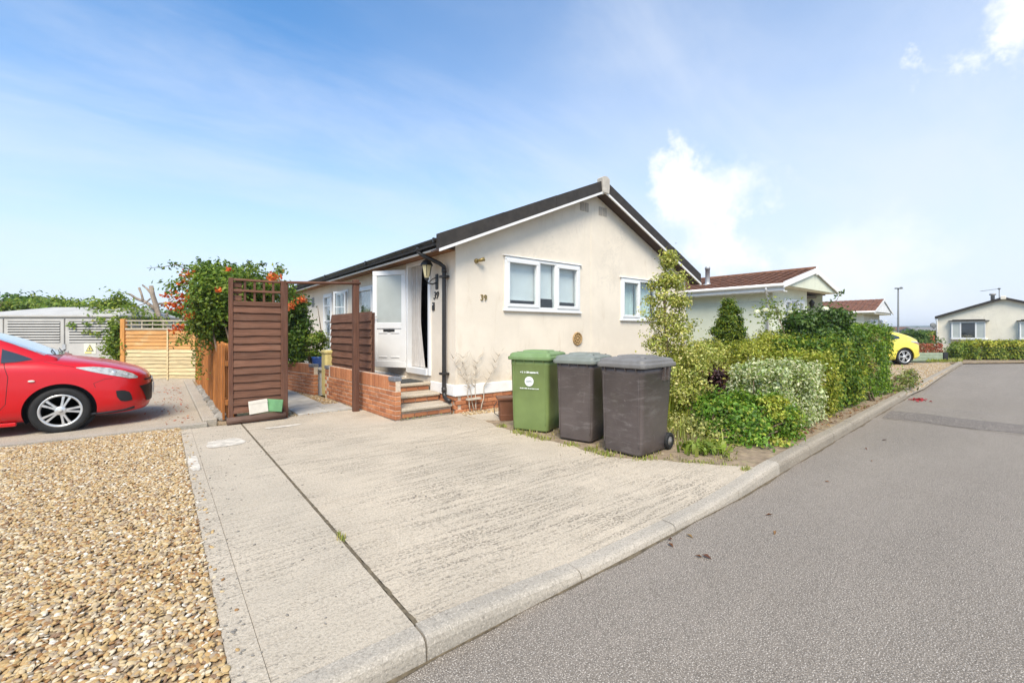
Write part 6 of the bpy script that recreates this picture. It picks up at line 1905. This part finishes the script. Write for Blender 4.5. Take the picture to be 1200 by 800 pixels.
plant('low_spiky_shrub', 'low grey green shrub at the roadside end of the privet hedge', 'shrub', (13.1, 2.45, 0), [blob(1058, 450, 10.4, 10, 12, 1), blob(1046, 453, 10.2, 12, 12, 1), blob(1063, 441, 10.8, 7, 8, .5)], 520, .11, [(3, (.16, .22, .07)), (2, (.26, .28, .13)), (1, (.10, .13, .05)), (.6, (.30, .16, .08))], .3)
# weeds and strap leaves on the verge
wd = thing('weed_clump', 'pale broad leaved weeds at the edge of the bed by the grey bin', 'weeds', (5.0, 2.75, 0))
blades('foliage', [(random.gauss(5.0, .15), random.gauss(2.62, .13), 0) for _ in range(150)], .13, .042, [(3, (.20, .29, .06)), (2, (.28, .34, .10)), (1, (.12, .18, .04))], wd, lean=1.5)
wd2 = thing('seedhead_weeds', 'straggly weeds with cream seed heads beside the red flower pot', 'weeds', (5.6, 3.4, 0))
blades('foliage', [(random.gauss(5.6, .28), random.gauss(3.25, .28), 0) for _ in range(320)], .24, .013, [(3, (.22, .27, .07)), (2, (.34, .34, .14)), (1, (.14, .18, .05))], wd2, lean=.7)
Pl = np.array([(random.gauss(5.45, .22), random.gauss(3.0, .22), random.uniform(.08, .28)) for _ in range(420)])
leaves_obj('seed_head', Pl, unit(len(Pl)), RNG.uniform(.025, .05, len(Pl)), palette(len(Pl), [(1, (.48, .45, .16)), (1, (.34, .36, .12))]), MT['leaf'], wd2, .7)
cs = thing('crocosmia_clump', 'upright clump of narrow sword leaves below the holly', 'plant', (5.95, 3.75, 0))
blades('foliage', [(random.gauss(6.0, .12), random.gauss(3.7, .12), 0) for _ in range(120)], .62, .028, [(3, (.25, .31, .07)), (1, (.17, .24, .05))], cs, lean=.5)
pts = [(random.uniform(3.95, 7.5), random.uniform(2.2, 5.2), 0) for _ in range(5200)]
pts = [p for p in pts if not (4.5 < p[0] < 4.95 and 2.4 < p[1] < 3.3) and p[0] > np.interp(p[1], *XR) - .06 and (math.sin(p[0] * 3.1) + math.sin(p[1] * 4.3 + 1) + math.sin(p[0] * 7 + p[1] * 5)) > -.1]
blades('grass', pts, .045, .010, [(3, (.34, .29, .13)), (2, (.22, .25, .07)), (1, (.15, .20, .05)), (1, (.42, .36, .2))])
pts = [(float(np.interp(y, *XR)) + random.gauss(.02, .05), y, dz(3.9, y)) for y in [random.uniform(2.1, 5.2) for _ in range(1100)] if math.sin(y * 6.1) + math.sin(y * 13.7) > -.5]
blades('verge_grass', pts, .045, .009, [(3, (.23, .28, .07)), (2, (.36, .33, .14)), (1, (.14, .20, .05))])
pts = [(4.62 + random.gauss(0, .04), 1.99 + random.gauss(0, .03), dz(4.6, 1.95)) for _ in range(60)] + [(.955 + random.gauss(0, .012), y, 0) for y in [random.gauss(3.05, .05) for _ in range(26)]] + [(random.uniform(2.95, 3.9), 6.48, 0) for _ in range(30)]
blades('crack_grass', pts, .045, .008, [(1, (.2, .25, .07)), (1, (.38, .34, .15))])
for (name, cx, cy, n) in (('gravel_edge', 0, 0, 0),): pass

# ================================================================== NEIGHBOURING BUNGALOWS
def tiled_slope(parent, p0, ux, up, w, h, nx, ny, mat, name='roof_tiles'):
    """one roof slope of overlapping tiles: p0 = eaves corner, ux along the eaves, up = up the slope"""
    ux, up = Vector(ux).normalized(), Vector(up).normalized(); n = ux.cross(up).normalized()
    if n.z < 0: n = -n
    mb = MB(); p0 = Vector(p0)
    tw, th = w / nx, h / ny
    for j in range(ny):
        for i in range(nx):
            a = p0 + ux * (i * tw + (tw * .5 if False else 0)) + up * (j * th)
            l = random.uniform(.0, .006)
            b0 = a + n * (.035 + l); b1 = a + ux * tw * .55 + n * (.05 + l); b2 = a + ux * (tw * .98) + n * (.03 + l)
            c0, c1, c2 = [a_ + up * (th * 1.04) - n * .022 for a_ in (b0, b1, b2)]
            e0, e1, e2 = b0 - n * .03, b1 - n * .03, b2 - n * .03
            mb.add([b0, b1, b2, c0, c1, c2, e0, e1, e2], [(0, 1, 4, 3), (1, 2, 5, 4), (6, 7, 1, 0), (7, 8, 2, 1)])
    return mb.build(name, mat, parent, recalc=False, kind='stuff')


# pale green bungalow: gable porch end to the road, eaves side towards us
g2 = thing('bungalow', 'pale green bungalow with brown tiled roof and a steel flue', 'bungalow', (14.3, 5.0, 0))
W2_, D2_ = 4.42, 9.0          # inside local frame: x to the right along the gable, y away
ez, rz_, ax = 2.77, 3.39, 2.26
mb = MB()
MLs = frame((0, .40, 0), (0, 1, 0), (-1, 0, 0)); MFs = frame((0, .40, 0), (1, 0, 0), (0, -1, 0))
wall_holes(mb, MLs, D2_, 0, ez, [])
wall_holes(mb, MFs, 2.85, 0, ez, [(.85, 2.55, .55, 2.42)])
wall_holes(mb, frame((2.85, .40, 0), (0, 1, 0), (1, 0, 0)), 1.3, 0, ez, [])
wall_holes(mb, frame((2.85, 1.7, 0), (1, 0, 0), (0, -1, 0)), W2_ - 2.85, 0, ez, [(.35, 1.1, .9, 2.1)])
wall_holes(mb, frame((W2_, .40, 0), (0, 1, 0), (1, 0, 0)), D2_, 0, ez, [])
wall_holes(mb, frame((0, .4 + D2_, 0), (1, 0, 0), (0, 1, 0)), W2_, 0, ez, [])
mb.build('wall', MT['green_render'], g2, recalc=False)
mb = MB(); mb.box(.13, W2_ - .13, .55, 9.2, 2.60, 2.64); mb.box(.13, W2_ - .13, 2.2, 2.25, 0, 2.6); mb.build('interior_partition', MT['interior'], g2)
mb = MB(); mb.prism([(-.30, ez - .03), (W2_ + .30, ez - .03), (ax, rz_ - .06)], .0, .06, 'y'); mb.build('gable_panel', MT['green_render'], g2)
mb = MB(); mb.box(-.30, W2_ + .3, .061, .39, ez - .03, ez - .005); mb.box(2.97, W2_, .39, 1.69, ez - .02, ez - .004); mb.build('porch_soffit', MT['cream2'], g2)
sl2 = math.hypot(ax + .40, rz_ - ez + .05)
up_l = Vector((ax + .40, 0, rz_ - ez + .05)); up_r = Vector((-(W2_ + .40 - ax), 0, rz_ - ez + .05))
tiled_slope(g2, (-.40, -.05, ez - .03), (0, 1, 0), up_l, 9.6, up_l.length, 38, 9, MT['tile'])
tiled_slope(g2, (W2_ + .40, -.05, ez - .03), (0, 1, 0), up_r, 9.6, up_r.length, 38, 9, MT['tile'])
mb = MB(); mb.prism([(-.40, ez - .06), (W2_ + .40, ez - .06), (ax, rz_ + .0)], .41, 9.5, 'y'); mb.build('roof_deck', MT['dark_soffit'], g2)
mb = MB(); mb.tube([(ax, -.05, rz_ + .035), (ax, 9.5, rz_ + .035)], .07, 8); mb.build('ridge_tile', MT['tile'], g2)
mb = MB()
for (xa, xb) in ((-.42, ax), (W2_ + .42, ax)):
    mb.prism([(xa, ez - .12), (xb, rz_ - .115), (xb, rz_ + .05), (xa, ez + .04)], -.075, -.045, 'y')
mb.build('bargeboard', MT['white_paint'], g2)
mb = MB(); mb.box(ax - .05, ax + .05, -.095, -.05, rz_ - .18, rz_ + .12, .01); mb.build('finial', MT['white_paint'], g2)
mb = MB(); mb.box(-.36, -.33, -.04, 9.5, ez - .20, ez - .03); mb.build('fascia', MT['white_paint'], g2)
mb = MB(); mb.tube([(-.40, -.06, ez - .04), (-.40, 9.5, ez - .04)], .052, 8); gt = mb.build('gutter', MT['white_paint'], g2)
mb = MB(); mb.box(-.33, 0, -.0, 9.5, ez - .22, ez - .19); mb.build('soffit', MT['white_paint'], g2)
mb = MB(); mb.tube([(-.40, .42, ez - .06), (-.38, .43, ez - .16), (-.07, .50, ez - .36), (-.06, .5, .1)], .036, 8); mb.build('downpipe', MT['white_paint'], g2)
mb = MB(); mb.tube([(-.004, .4, 2.30), (-.004, 9.4, 2.30)], .006, 4); mb.build('cable', MT['print_grey'], g2)
fl_ = MB(); fx, fy = .70, 2.76
fl_.lathe([(.16, 2.9), (.12, 3.02), (.085, 3.08), (.075, 3.12), (.075, 3.56), (.088, 3.56), (.088, 3.64), (.07, 3.66)], 16, Matrix.Translation((fx, fy, 0))); fl_.build('flue', MT['steel'], g2)
fb = MB(); fb.box(fx - .2, fx + .2, fy - .22, fy + .22, 2.86, 3.03, .03); fb.build('flue_flashing', MT['grey_metal'], g2)
G2M = WM[g2.name]
wdw = window(G2M @ sub_frame(MFs, .85, .55), 1.70, 1.87, [0, .55, 1.12, 1.70], g2, (0, 2), hood=False, sill=True, behind='net')
window(G2M @ frame((3.2, 1.7, .9), (1, 0, 0), (0, -1, 0)), .75, 1.2, [0, .75], g2, (0,), hood=False, behind='net')
l2 = thing('porch_lantern', 'black coach lantern in the porch of the pale green bungalow', 'wall lamp', (17.55, 5.38, 2.35))
mb = MB(); mb.lathe([(.04, -.16), (.08, 0), (.10, .02), (.05, .10), (.015, .14)], 8); mb.tube([(0, 0, -.14), (-.05, .06, -.22), (-.25, .1, -.2)], .015, 6); mb.build('cage', MT['iron'], l2)

# cream bungalow farther on, gable to the road
g3 = thing('bungalow', 'cream bungalow with red brown tiled roof behind the privet hedge', 'bungalow', (33.55, 7.0, 0))
e3, r3, w3 = 2.62, 3.42, 4.45
mb = MB(); mb.box(.35, w3 - .35, .62, 9, 0, e3); mb.build('wall', MT['cream2'], g3)
mb = MB(); mb.prism([(.05, e3 - .04), (w3 - .05, e3 - .04), (w3 / 2, r3 - .03)], .03, .08, 'y'); mb.build('gable_panel', MT['white_paint'], g3)
mb = MB(); mb.prism([(.0, e3 - .03), (w3, e3 - .03), (w3 / 2, r3 - .03)], .082, 9.2, 'y'); mb.build('roof_deck', MT['white_paint'], g3)
u3 = Vector((w3 / 2 + .06, 0, r3 - e3 + .02)); v3 = Vector((-(w3 / 2 + .06), 0, r3 - e3 + .02))
tiled_slope(g3, (-.06, -.02, e3 - .02), (0, 1, 0), u3, 9.2, u3.length, 34, 8, MT['tile_red'])
tiled_slope(g3, (w3 + .06, -.02, e3 - .02), (0, 1, 0), v3, 9.2, v3.length, 34, 8, MT['tile_red'])
mb = MB(); mb.prism([(-.1, e3 - .15), (w3 / 2, r3 - .12), (w3 + .1, e3 - .15), (w3 + .1, e3 - .02), (w3 / 2, r3 + .03), (-.1, e3 - .02)], -.03, .0, 'y'); mb.build('bargeboard', MT['white_paint'], g3)
mb = MB(); mb.tube([(-.08, -.03, e3 - .05), (-.08, 9.2, e3 - .05)], .06, 8); mb.tube([(-.08, 1.3, e3 - .06), (.28, 1.3, e3 - .3), (.29, 1.3, .1)], .045, 8); mb.build('gutter', MT['white_paint'], g3)
mb = MB(); mb.box(.0, w3, .09, .61, e3 - .16, e3 - .045); mb.build('porch_soffit', MT['cream2'], g3)
for u_, mt_ in ((1020.8, 'car_glass'), (1026, 'frost'), (1032, 'car_glass'), (1037.3, 'frost')):
    s_ = (u_ - 600) / F_PX; k_ = 7.62 / (FW[1] + s_ * RT[1]); xm = (FW[0] + s_ * RT[0]) * k_ - 33.55
    mb = MB(); mb.box(xm - .36, xm + .36, .57, .619, 1.30, 2.15, .01); w_ = mb.build('window', MT['white'], g3)
    mb = MB(); mb.box(xm - .28, xm + .28, .56, .569, 1.38, 2.07); mb.build('pane', MT[mt_], w_)

# pale gable-fronted bungalow facing down the road
fo = at(1099, 388, 25)
g4 = thing('bungalow', 'pale cream gable fronted bungalow with two bay windows at the end of the road', 'bungalow', (fo.x, fo.y, 0), R(-90))
def gp(u, v):
    """bearing -> the gable's own plane: metres along it, height"""
    s_ = (u - 600) / F_PX; k = fo.x / (FW[0] + s_ * RT[0])
    return fo.y - (FW[1] + s_ * RT[1]) * k, CAM_H + (HV - v) / F_PX * k
Wg = 2 * gp(1176, 0)[0]; ez4, az4 = gp(1099, 371.5)[1], gp(1176, 350.5)[1]
mb = MB()
mb.prism([(0, .0), (Wg, .0), (Wg, ez4), (Wg / 2, az4), (0, ez4)], 0, 9, 'y'); mb.build('wall', MT['white_render'], g4)
mb = MB(); mb.prism([(-.01, -.1), (Wg + .01, -.1), (Wg + .01, .20), (-.01, .20)], -.02, 9.02, 'y'); mb.build('brick_base', MT['brick'], g4)
mb = MB(); mb.prism([(-.10, ez4 - .08), (Wg / 2, az4), (Wg + .10, ez4 - .08), (Wg + .10, ez4 + .04), (Wg / 2, az4 + .12), (-.10, ez4 + .04)], -.18, 9.2, 'y'); mb.build('roof', MT['roof_dark'], g4)
mb = MB(); mb.box(Wg / 2 - .10, Wg / 2 + .10, -.22, -.181, az4 - .02, az4 + .17, .02); mb.build('ridge_end_cap', MT['cream_board'], g4)
for ua, ub in ((1113, 1158), (1193, 1232)):
    x0, zb = gp(ua, 396.3); x1 = gp(ub, 0)[0]; zt = gp(ua, 377.3)[1]; e = (x1 - x0) * .30; g_ = (x1 - x0) * .06
    mb = MB(); tr4 = [(x0, -.001), (x1, -.001), (x1 - g_, -.20), (x0 + g_, -.20)]
    mb.prism(tr4, zb - .06, zb, 'z'); mb.prism(tr4, zt, zt + .04, 'z')
    bay = mb.build('bay_window', MT['white'], g4)
    for pa, pb, glass in (((x0 + g_, -.20), (x0 + e, -.20), 'net'), ((x0 + e, -.20), (x1 - e, -.20), 'car_glass'), ((x1 - e, -.20), (x1 - g_, -.20), 'net'), ((x0, -.001), (x0 + g_, -.20), 'net')):
        dv = Vector((pb[0] - pa[0], pb[1] - pa[1], 0)); Lp = dv.length; Mb = Matrix.Translation((pa[0], pa[1], 0)) @ Matrix.Rotation(math.atan2(dv.y, dv.x), 4, 'Z')
        mb = MB()
        for q in ((0, Lp, .0, .05, zb, zb + .05), (0, Lp, .0, .05, zt - .05, zt - .001), (0, .03, .001, .049, zb + .051, zt - .051), (Lp - .03, Lp, .001, .049, zb + .051, zt - .051)): mb.box(*q, 0, Mb)
        mb.build('frame', MT['white'], bay)
        mb = MB(); mb.box(.031, Lp - .031, .02, .03, zb + .051, zt - .051, 0, Mb); mb.build('pane', MT['car_glass' if glass == 'car_glass' else 'frost'], bay)
    mb = MB(); mb.prism([(x0 - .05, -.0), (x1 + .05, -.0), (x1 - .02, -.30), (x0 + .02, -.30)], zt + .041, zt + .08, 'z')
    mb.prism([(x0 + .1, -.0), (x1 - .1, -.0), (x1 - .2, -.2), (x0 + .2, -.2)], zt + .081, zt + .13, 'z'); mb.build('canopy', MT['roof_dark'], bay)
mb = MB(); mb.tube([(-.09, -.1, ez4 - .05), (-.03, -.05, ez4 - .2), (-.03, -.05, .1)], .04, 8); mb.build('downpipe', MT['white_paint'], g4)
xx = gp(1162, 0)[0]; zf = gp(1162, 344)[1]
mb = MB(); mb.lathe([(.08, az4 - .6), (.08, zf - .06), (.13, zf - .05), (.13, zf + .03), (.06, zf + .05)], 12, Matrix.Translation((xx, .6, 0))); mb.build('flue', MT['grey_metal'], g4)
ae = thing('tv_aerial', 'thin rooftop television aerial on the far pale bungalow', 'aerial', (fo.x + .5, fo.y - gp(1170, 0)[0], gp(1170, 350.5)[1]))
mb = MB(); zt = (349 - 337.5) * 26 / F_PX; mb.tube([(0, 0, -.4), (-.02, 0, zt)], .018, 6); e1 = Vector((-RT[0], -RT[1], 0))
mb.tube([Vector((-.02, 0, zt)), Vector((-.02, 0, zt)) + e1 * .95 + Vector((0, 0, -.13))], .011, 5)
for k in range(9):
    c = Vector((-.02, 0, zt)) + e1 * (.1 + .1 * k) + Vector((0, 0, -.012 - .0135 * k)); mb.tube([c - Vector((FW[0], FW[1], 0)) * .13, c + Vector((FW[0], FW[1], 0)) * .13], .007, 4)
c = Vector((-.02, 0, zt)) + Vector((0, 0, 0)); mb.ball(tuple(c), (.07, .07, .05), 6, 4)
mb.build('antenna', MT['pole'], ae)
sd = thing('satellite_dish', 'grey satellite dish on the corner of the far pale bungalow', 'satellite dish', (fo.x - .1, fo.y + .12, gp(1097, 381)[1]), RZ_CAM)
mb = MB(); Mdish = Matrix.Translation((-.18, -.1, 0)) @ Matrix.Rotation(R(75), 4, 'X') @ Matrix.Rotation(R(-25), 4, 'Y')
mb.lathe([(.001, .03), (.05, .025), (.1, .01), (.14, 0), (.135, -.005), (.05, .015), (.001, .02)], 18, Mdish); mb.build('dish', MT['pole'], sd)
mb = MB(); mb.tube([(.05, .05, 0), (-.15, -.02, 0)], .02, 6); mb.tube([(-.18, -.1, -.16), (-.42, -.4, -.18)], .014, 5); mb.ball((-.44, -.42, -.16), (.06, .05, .05), 8, 6); mb.build('arm', MT['pole'], sd)

# things at the end of the road
def ground_at(u, v, z=-.0):
    d = (CAM_H - z) * F_PX / (v - HV); return at(u, v, d)
sheet('far_gravel', [tuple(ground_at(1062, 462, -.01))[:2], tuple(ground_at(1083, 453, -.01))[:2], tuple(ground_at(1118, 429.5, -.01))[:2], tuple(at(1112, 400, 19.6))[:2], tuple(at(985, 400, 19.6))[:2], (13.6, 4.2), (13.4, 2.6)], -.008, MT['pad'], thick=.05)
pebbles('far_pebbles', [tuple(ground_at(1062, 462, -.01))[:2], tuple(ground_at(1083, 453, -.01))[:2], tuple(ground_at(1118, 429.5, -.01))[:2], tuple(at(1112, 400, 19.4))[:2], tuple(at(1030, 400, 19.4))[:2], (13.6, 3.2)], -.006, 420, .013, 21, MT['pebble'])
fb_ = [tuple(at(u, 400, d))[:2] for (u, d) in ((1092, 19.8), (1300, 20.9), (1300, 26), (1092, 26))]
sheet('far_verge', fb_, -.008, MT['earth'], thick=.05)
pp = at(1120, 400, 20.6)
gr_ = [tuple(at(u, 400, random.uniform(19.9, 21.2))) for u in [random.uniform(1085, 1128) for _ in range(700)]]
blades('far_grass', [(x, y, 0) for x, y, z in gr_], .14, .03, [(3, (.22, .27, .06)), (1, (.36, .32, .13))])
fh = thing('boxwood_hedge', 'low yellow green hedge in front of the far pale bungalow', 'hedge', tuple(at(1150, 388, 22).xy) + (0,), RZ_CAM)
k22 = 22 / F_PX
Pw, Nw = boxcloud((1127 - 1150) * k22, (1290 - 1150) * k22, -.5, .5, .05, CAM_H + (388 - 401.5) * k22, 11000, .05, WM[fh.name])
colh = palette(len(Pw), [(3, (.13, .19, .03)), (2, (.07, .13, .025)), (2, (.27, .30, .045))])
ly = (Pw[:, 2] > .62)[:, None]
colh = np.where(ly & (RNG.uniform(size=(len(Pw), 1)) < .7), palette(len(Pw), [(2, (.40, .38, .05)), (1, (.27, .30, .045))]), colh)
leaves_obj('foliage', Pw, Nw, RNG.uniform(.08, .15, len(Pw)), colh, MT['leaf'], fh, .55)
stems(fh, tuple(at(1150, 388, 22).xy) + (0,), [tuple(at(u, 405, 22)) for u in (1135, 1160, 1185, 1210, 1240)], .03, .01, 'stem')
fsh = tuple(at(1117, 388, 22).xy) + (0,)
plant('rounded_shrub', 'small light green shrub at the near end of the low yellow hedge', 'shrub', fsh, [blob(1118, 412, 21.6, 8, 9, 1), blob(1126, 412, 21.8, 9, 10, 1)], 900, .13, LIGHT, .5, spread=.12)
gp = at(1078, 388, 20.4)
pb2 = thing('planter_trough', 'sage green timber trough filled with red and white flowers', 'planter', (gp.x, gp.y, 0), RZ_CAM)
for k in range(3):
    mb = MB(); mb.box(-.7, 1.05, -.02, .02, .02 + k * .13, .145 + k * .13, .008); mb.build('board', MT['sage'], pb2)
mb = MB(); mb.box(-.7, 1.05, .021, .7, .0, .36); mb.build('soil', MT['earth'], pb2)
mb = MB(); mb.box(1.06, 1.28, -.05, .2, .0, .42, .02); mb.build('end_post', MT['iron'], pb2)
n = 900
P = np.array([tuple(at(random.uniform(1077, 1104), 0, 20.6).xy) + (random.uniform(.40, .80),) for _ in range(n)])
leaves_obj('flowers', P, unit(n) + np.array([0, 0, .5]), RNG.uniform(.08, .17, n), palette(n, [(3, (.46, .13, .08)), (2, (.50, .22, .14)), (1.6, (.14, .17, .05)), (1, (.72, .64, .60)), (1, (.26, .05, .06))]), MT['petal'], pb2, .7)
plant('dark_green_shrub', 'dark green shrub behind the red flowers by the far bungalow', 'shrub', tuple(at(1072, 388, 24).xy) + (0,), [blob(1070, 396, 24, 11, 8, 1), blob(1080, 400, 23.6, 12, 11, 1), blob(1066, 402, 24, 10, 10, .8)], 1700, .16, DARK, .55, spread=.12)
plant('yellow_green_shrub', 'small yellow green shrub beside the rust red gate', 'shrub', tuple(at(1094, 388, 25.5).xy) + (0,), [blob(1093, 393, 25.5, 8, 4, 1), blob(1096, 400, 25.5, 6, 8, 1)], 500, .16, YELG, .55, spread=.1)
gt_ = at(1086.5, 388, 24.6)
rg = thing('rust_red_gate', 'rust red boarded gate beside the far pale bungalow', 'gate', (gt_.x, gt_.y, 0), RZ_CAM)
for k in range(4):
    mb = MB(); mb.box(k * .11, k * .11 + .1, 0, .03, .05, 1.12 + (.05 if k % 2 else 0)); mb.build('board', MT['rust'], rg)
mb = MB(); mb.box(-.04, .48, .031, .06, .3, .4); mb.box(-.04, .48, .031, .06, .8, .9); mb.build('rail', MT['rust'], rg)
lp = at(1052.6, 388, 32)
lamp = thing('street_lamp', 'tall thin grey street lamp post behind the yellow car', 'street lamp', (lp.x, lp.y, 0), RZ_CAM)
zt = CAM_H + (388 - 338.5) * 32 / F_PX
mb = MB(); mb.tube([(0, 0, 0), (0, 0, 1.2), (0, 0, zt)], [.075, .065, .045], 10); mb.build('post', MT['pole'], lamp)
mb = MB(); mb.box(-.22, .30, -.10, .10, zt, zt + .08, .03); mb.box(.16, .28, -.06, .06, zt + .081, zt + .14, .02); mb.build('lamp_head', MT['pole'], lamp)

# far houses and trees towards the hill, and the hill itself
for (u, d, w, h, mt, lb) in ((1063, 120, 5, 2.6, 'cream2', 'tiny pale house far off below the wooded hill'), (1091, 110, 7, 2.4, 'bin_grey', 'dark shed roof far off beside the pale bungalow')):
    q = at(u, 388, d); t = thing('distant_house', lb, 'house', (q.x, q.y, 0), RZ_CAM)
    mb = MB(); mb.box(-w / 2, w / 2, 0, 5, 0, h * .62); mb.build('wall', MT[mt], t)
    mb = MB(); mb.prism([(-.3, h * .62), (5.3, h * .62), (2.5, h)], -w / 2 - .3, w / 2 + .3, 'x'); mb.build('roof', MT['tile'] if mt == 'cream2' else MT['bin_grey_lid'], t)
hb = thing('distant_treeline', 'band of dark distant trees between the hedge tops and the hill', 'trees', tuple(at(1060, 388, 70).xy) + (0,), RZ_CAM)
P, N, ci = cloud([(at(u, 395 + random.uniform(-1, 1), random.uniform(60, 85)), (3.0, 3.0, random.uniform(.5, .8)), 1) for u in range(1062, 1112, 6)], 1600, None, .35)
leaves_obj('foliage', P, N, RNG.uniform(.5, .9, len(P)), palette(len(P), GREEN), MT['leaf'], hb, .6)
mb = MB()
def hill(u, v):
    a = R(-75) + R(210) * u
    r_ = 700 + 500 * v
    z = (10.5 * math.sin(min(1, v * 1.6) * math.pi / 2) * (1 + .22 * math.sin(a * 7 + 1) + .14 * math.sin(a * 17) + .06 * math.sin(a * 43)) - 3)
    d = (math.cos(a), math.sin(a))
    return (d[0] * r_, d[1] * r_, z)
mb.grid(hill, 160, 10)
mb.build('hills', MT['hill'], kind='structure', recalc=False)

# ---------------------------------------------------------------- thin summer haze over the whole place
hm = bpy.data.materials.new('haze_air'); hm.use_nodes = True
nt = hm.node_tree; nt.nodes.clear()
ho = nt.nodes.new('ShaderNodeOutputMaterial'); hv = nt.nodes.new('ShaderNodeVolumePrincipled')
hv.inputs['Color'].default_value = (0.88, 0.93, 1.0, 1); hv.inputs['Density'].default_value = 0.0007; hv.inputs['Anisotropy'].default_value = 0.2
nt.links.new(hv.outputs[0], ho.inputs['Volume'])
mb = MB(); mb.box(-1520, 1520, -1520, 1520, -1.2, 16.5)
mb.build('haze', hm, kind='stuff')
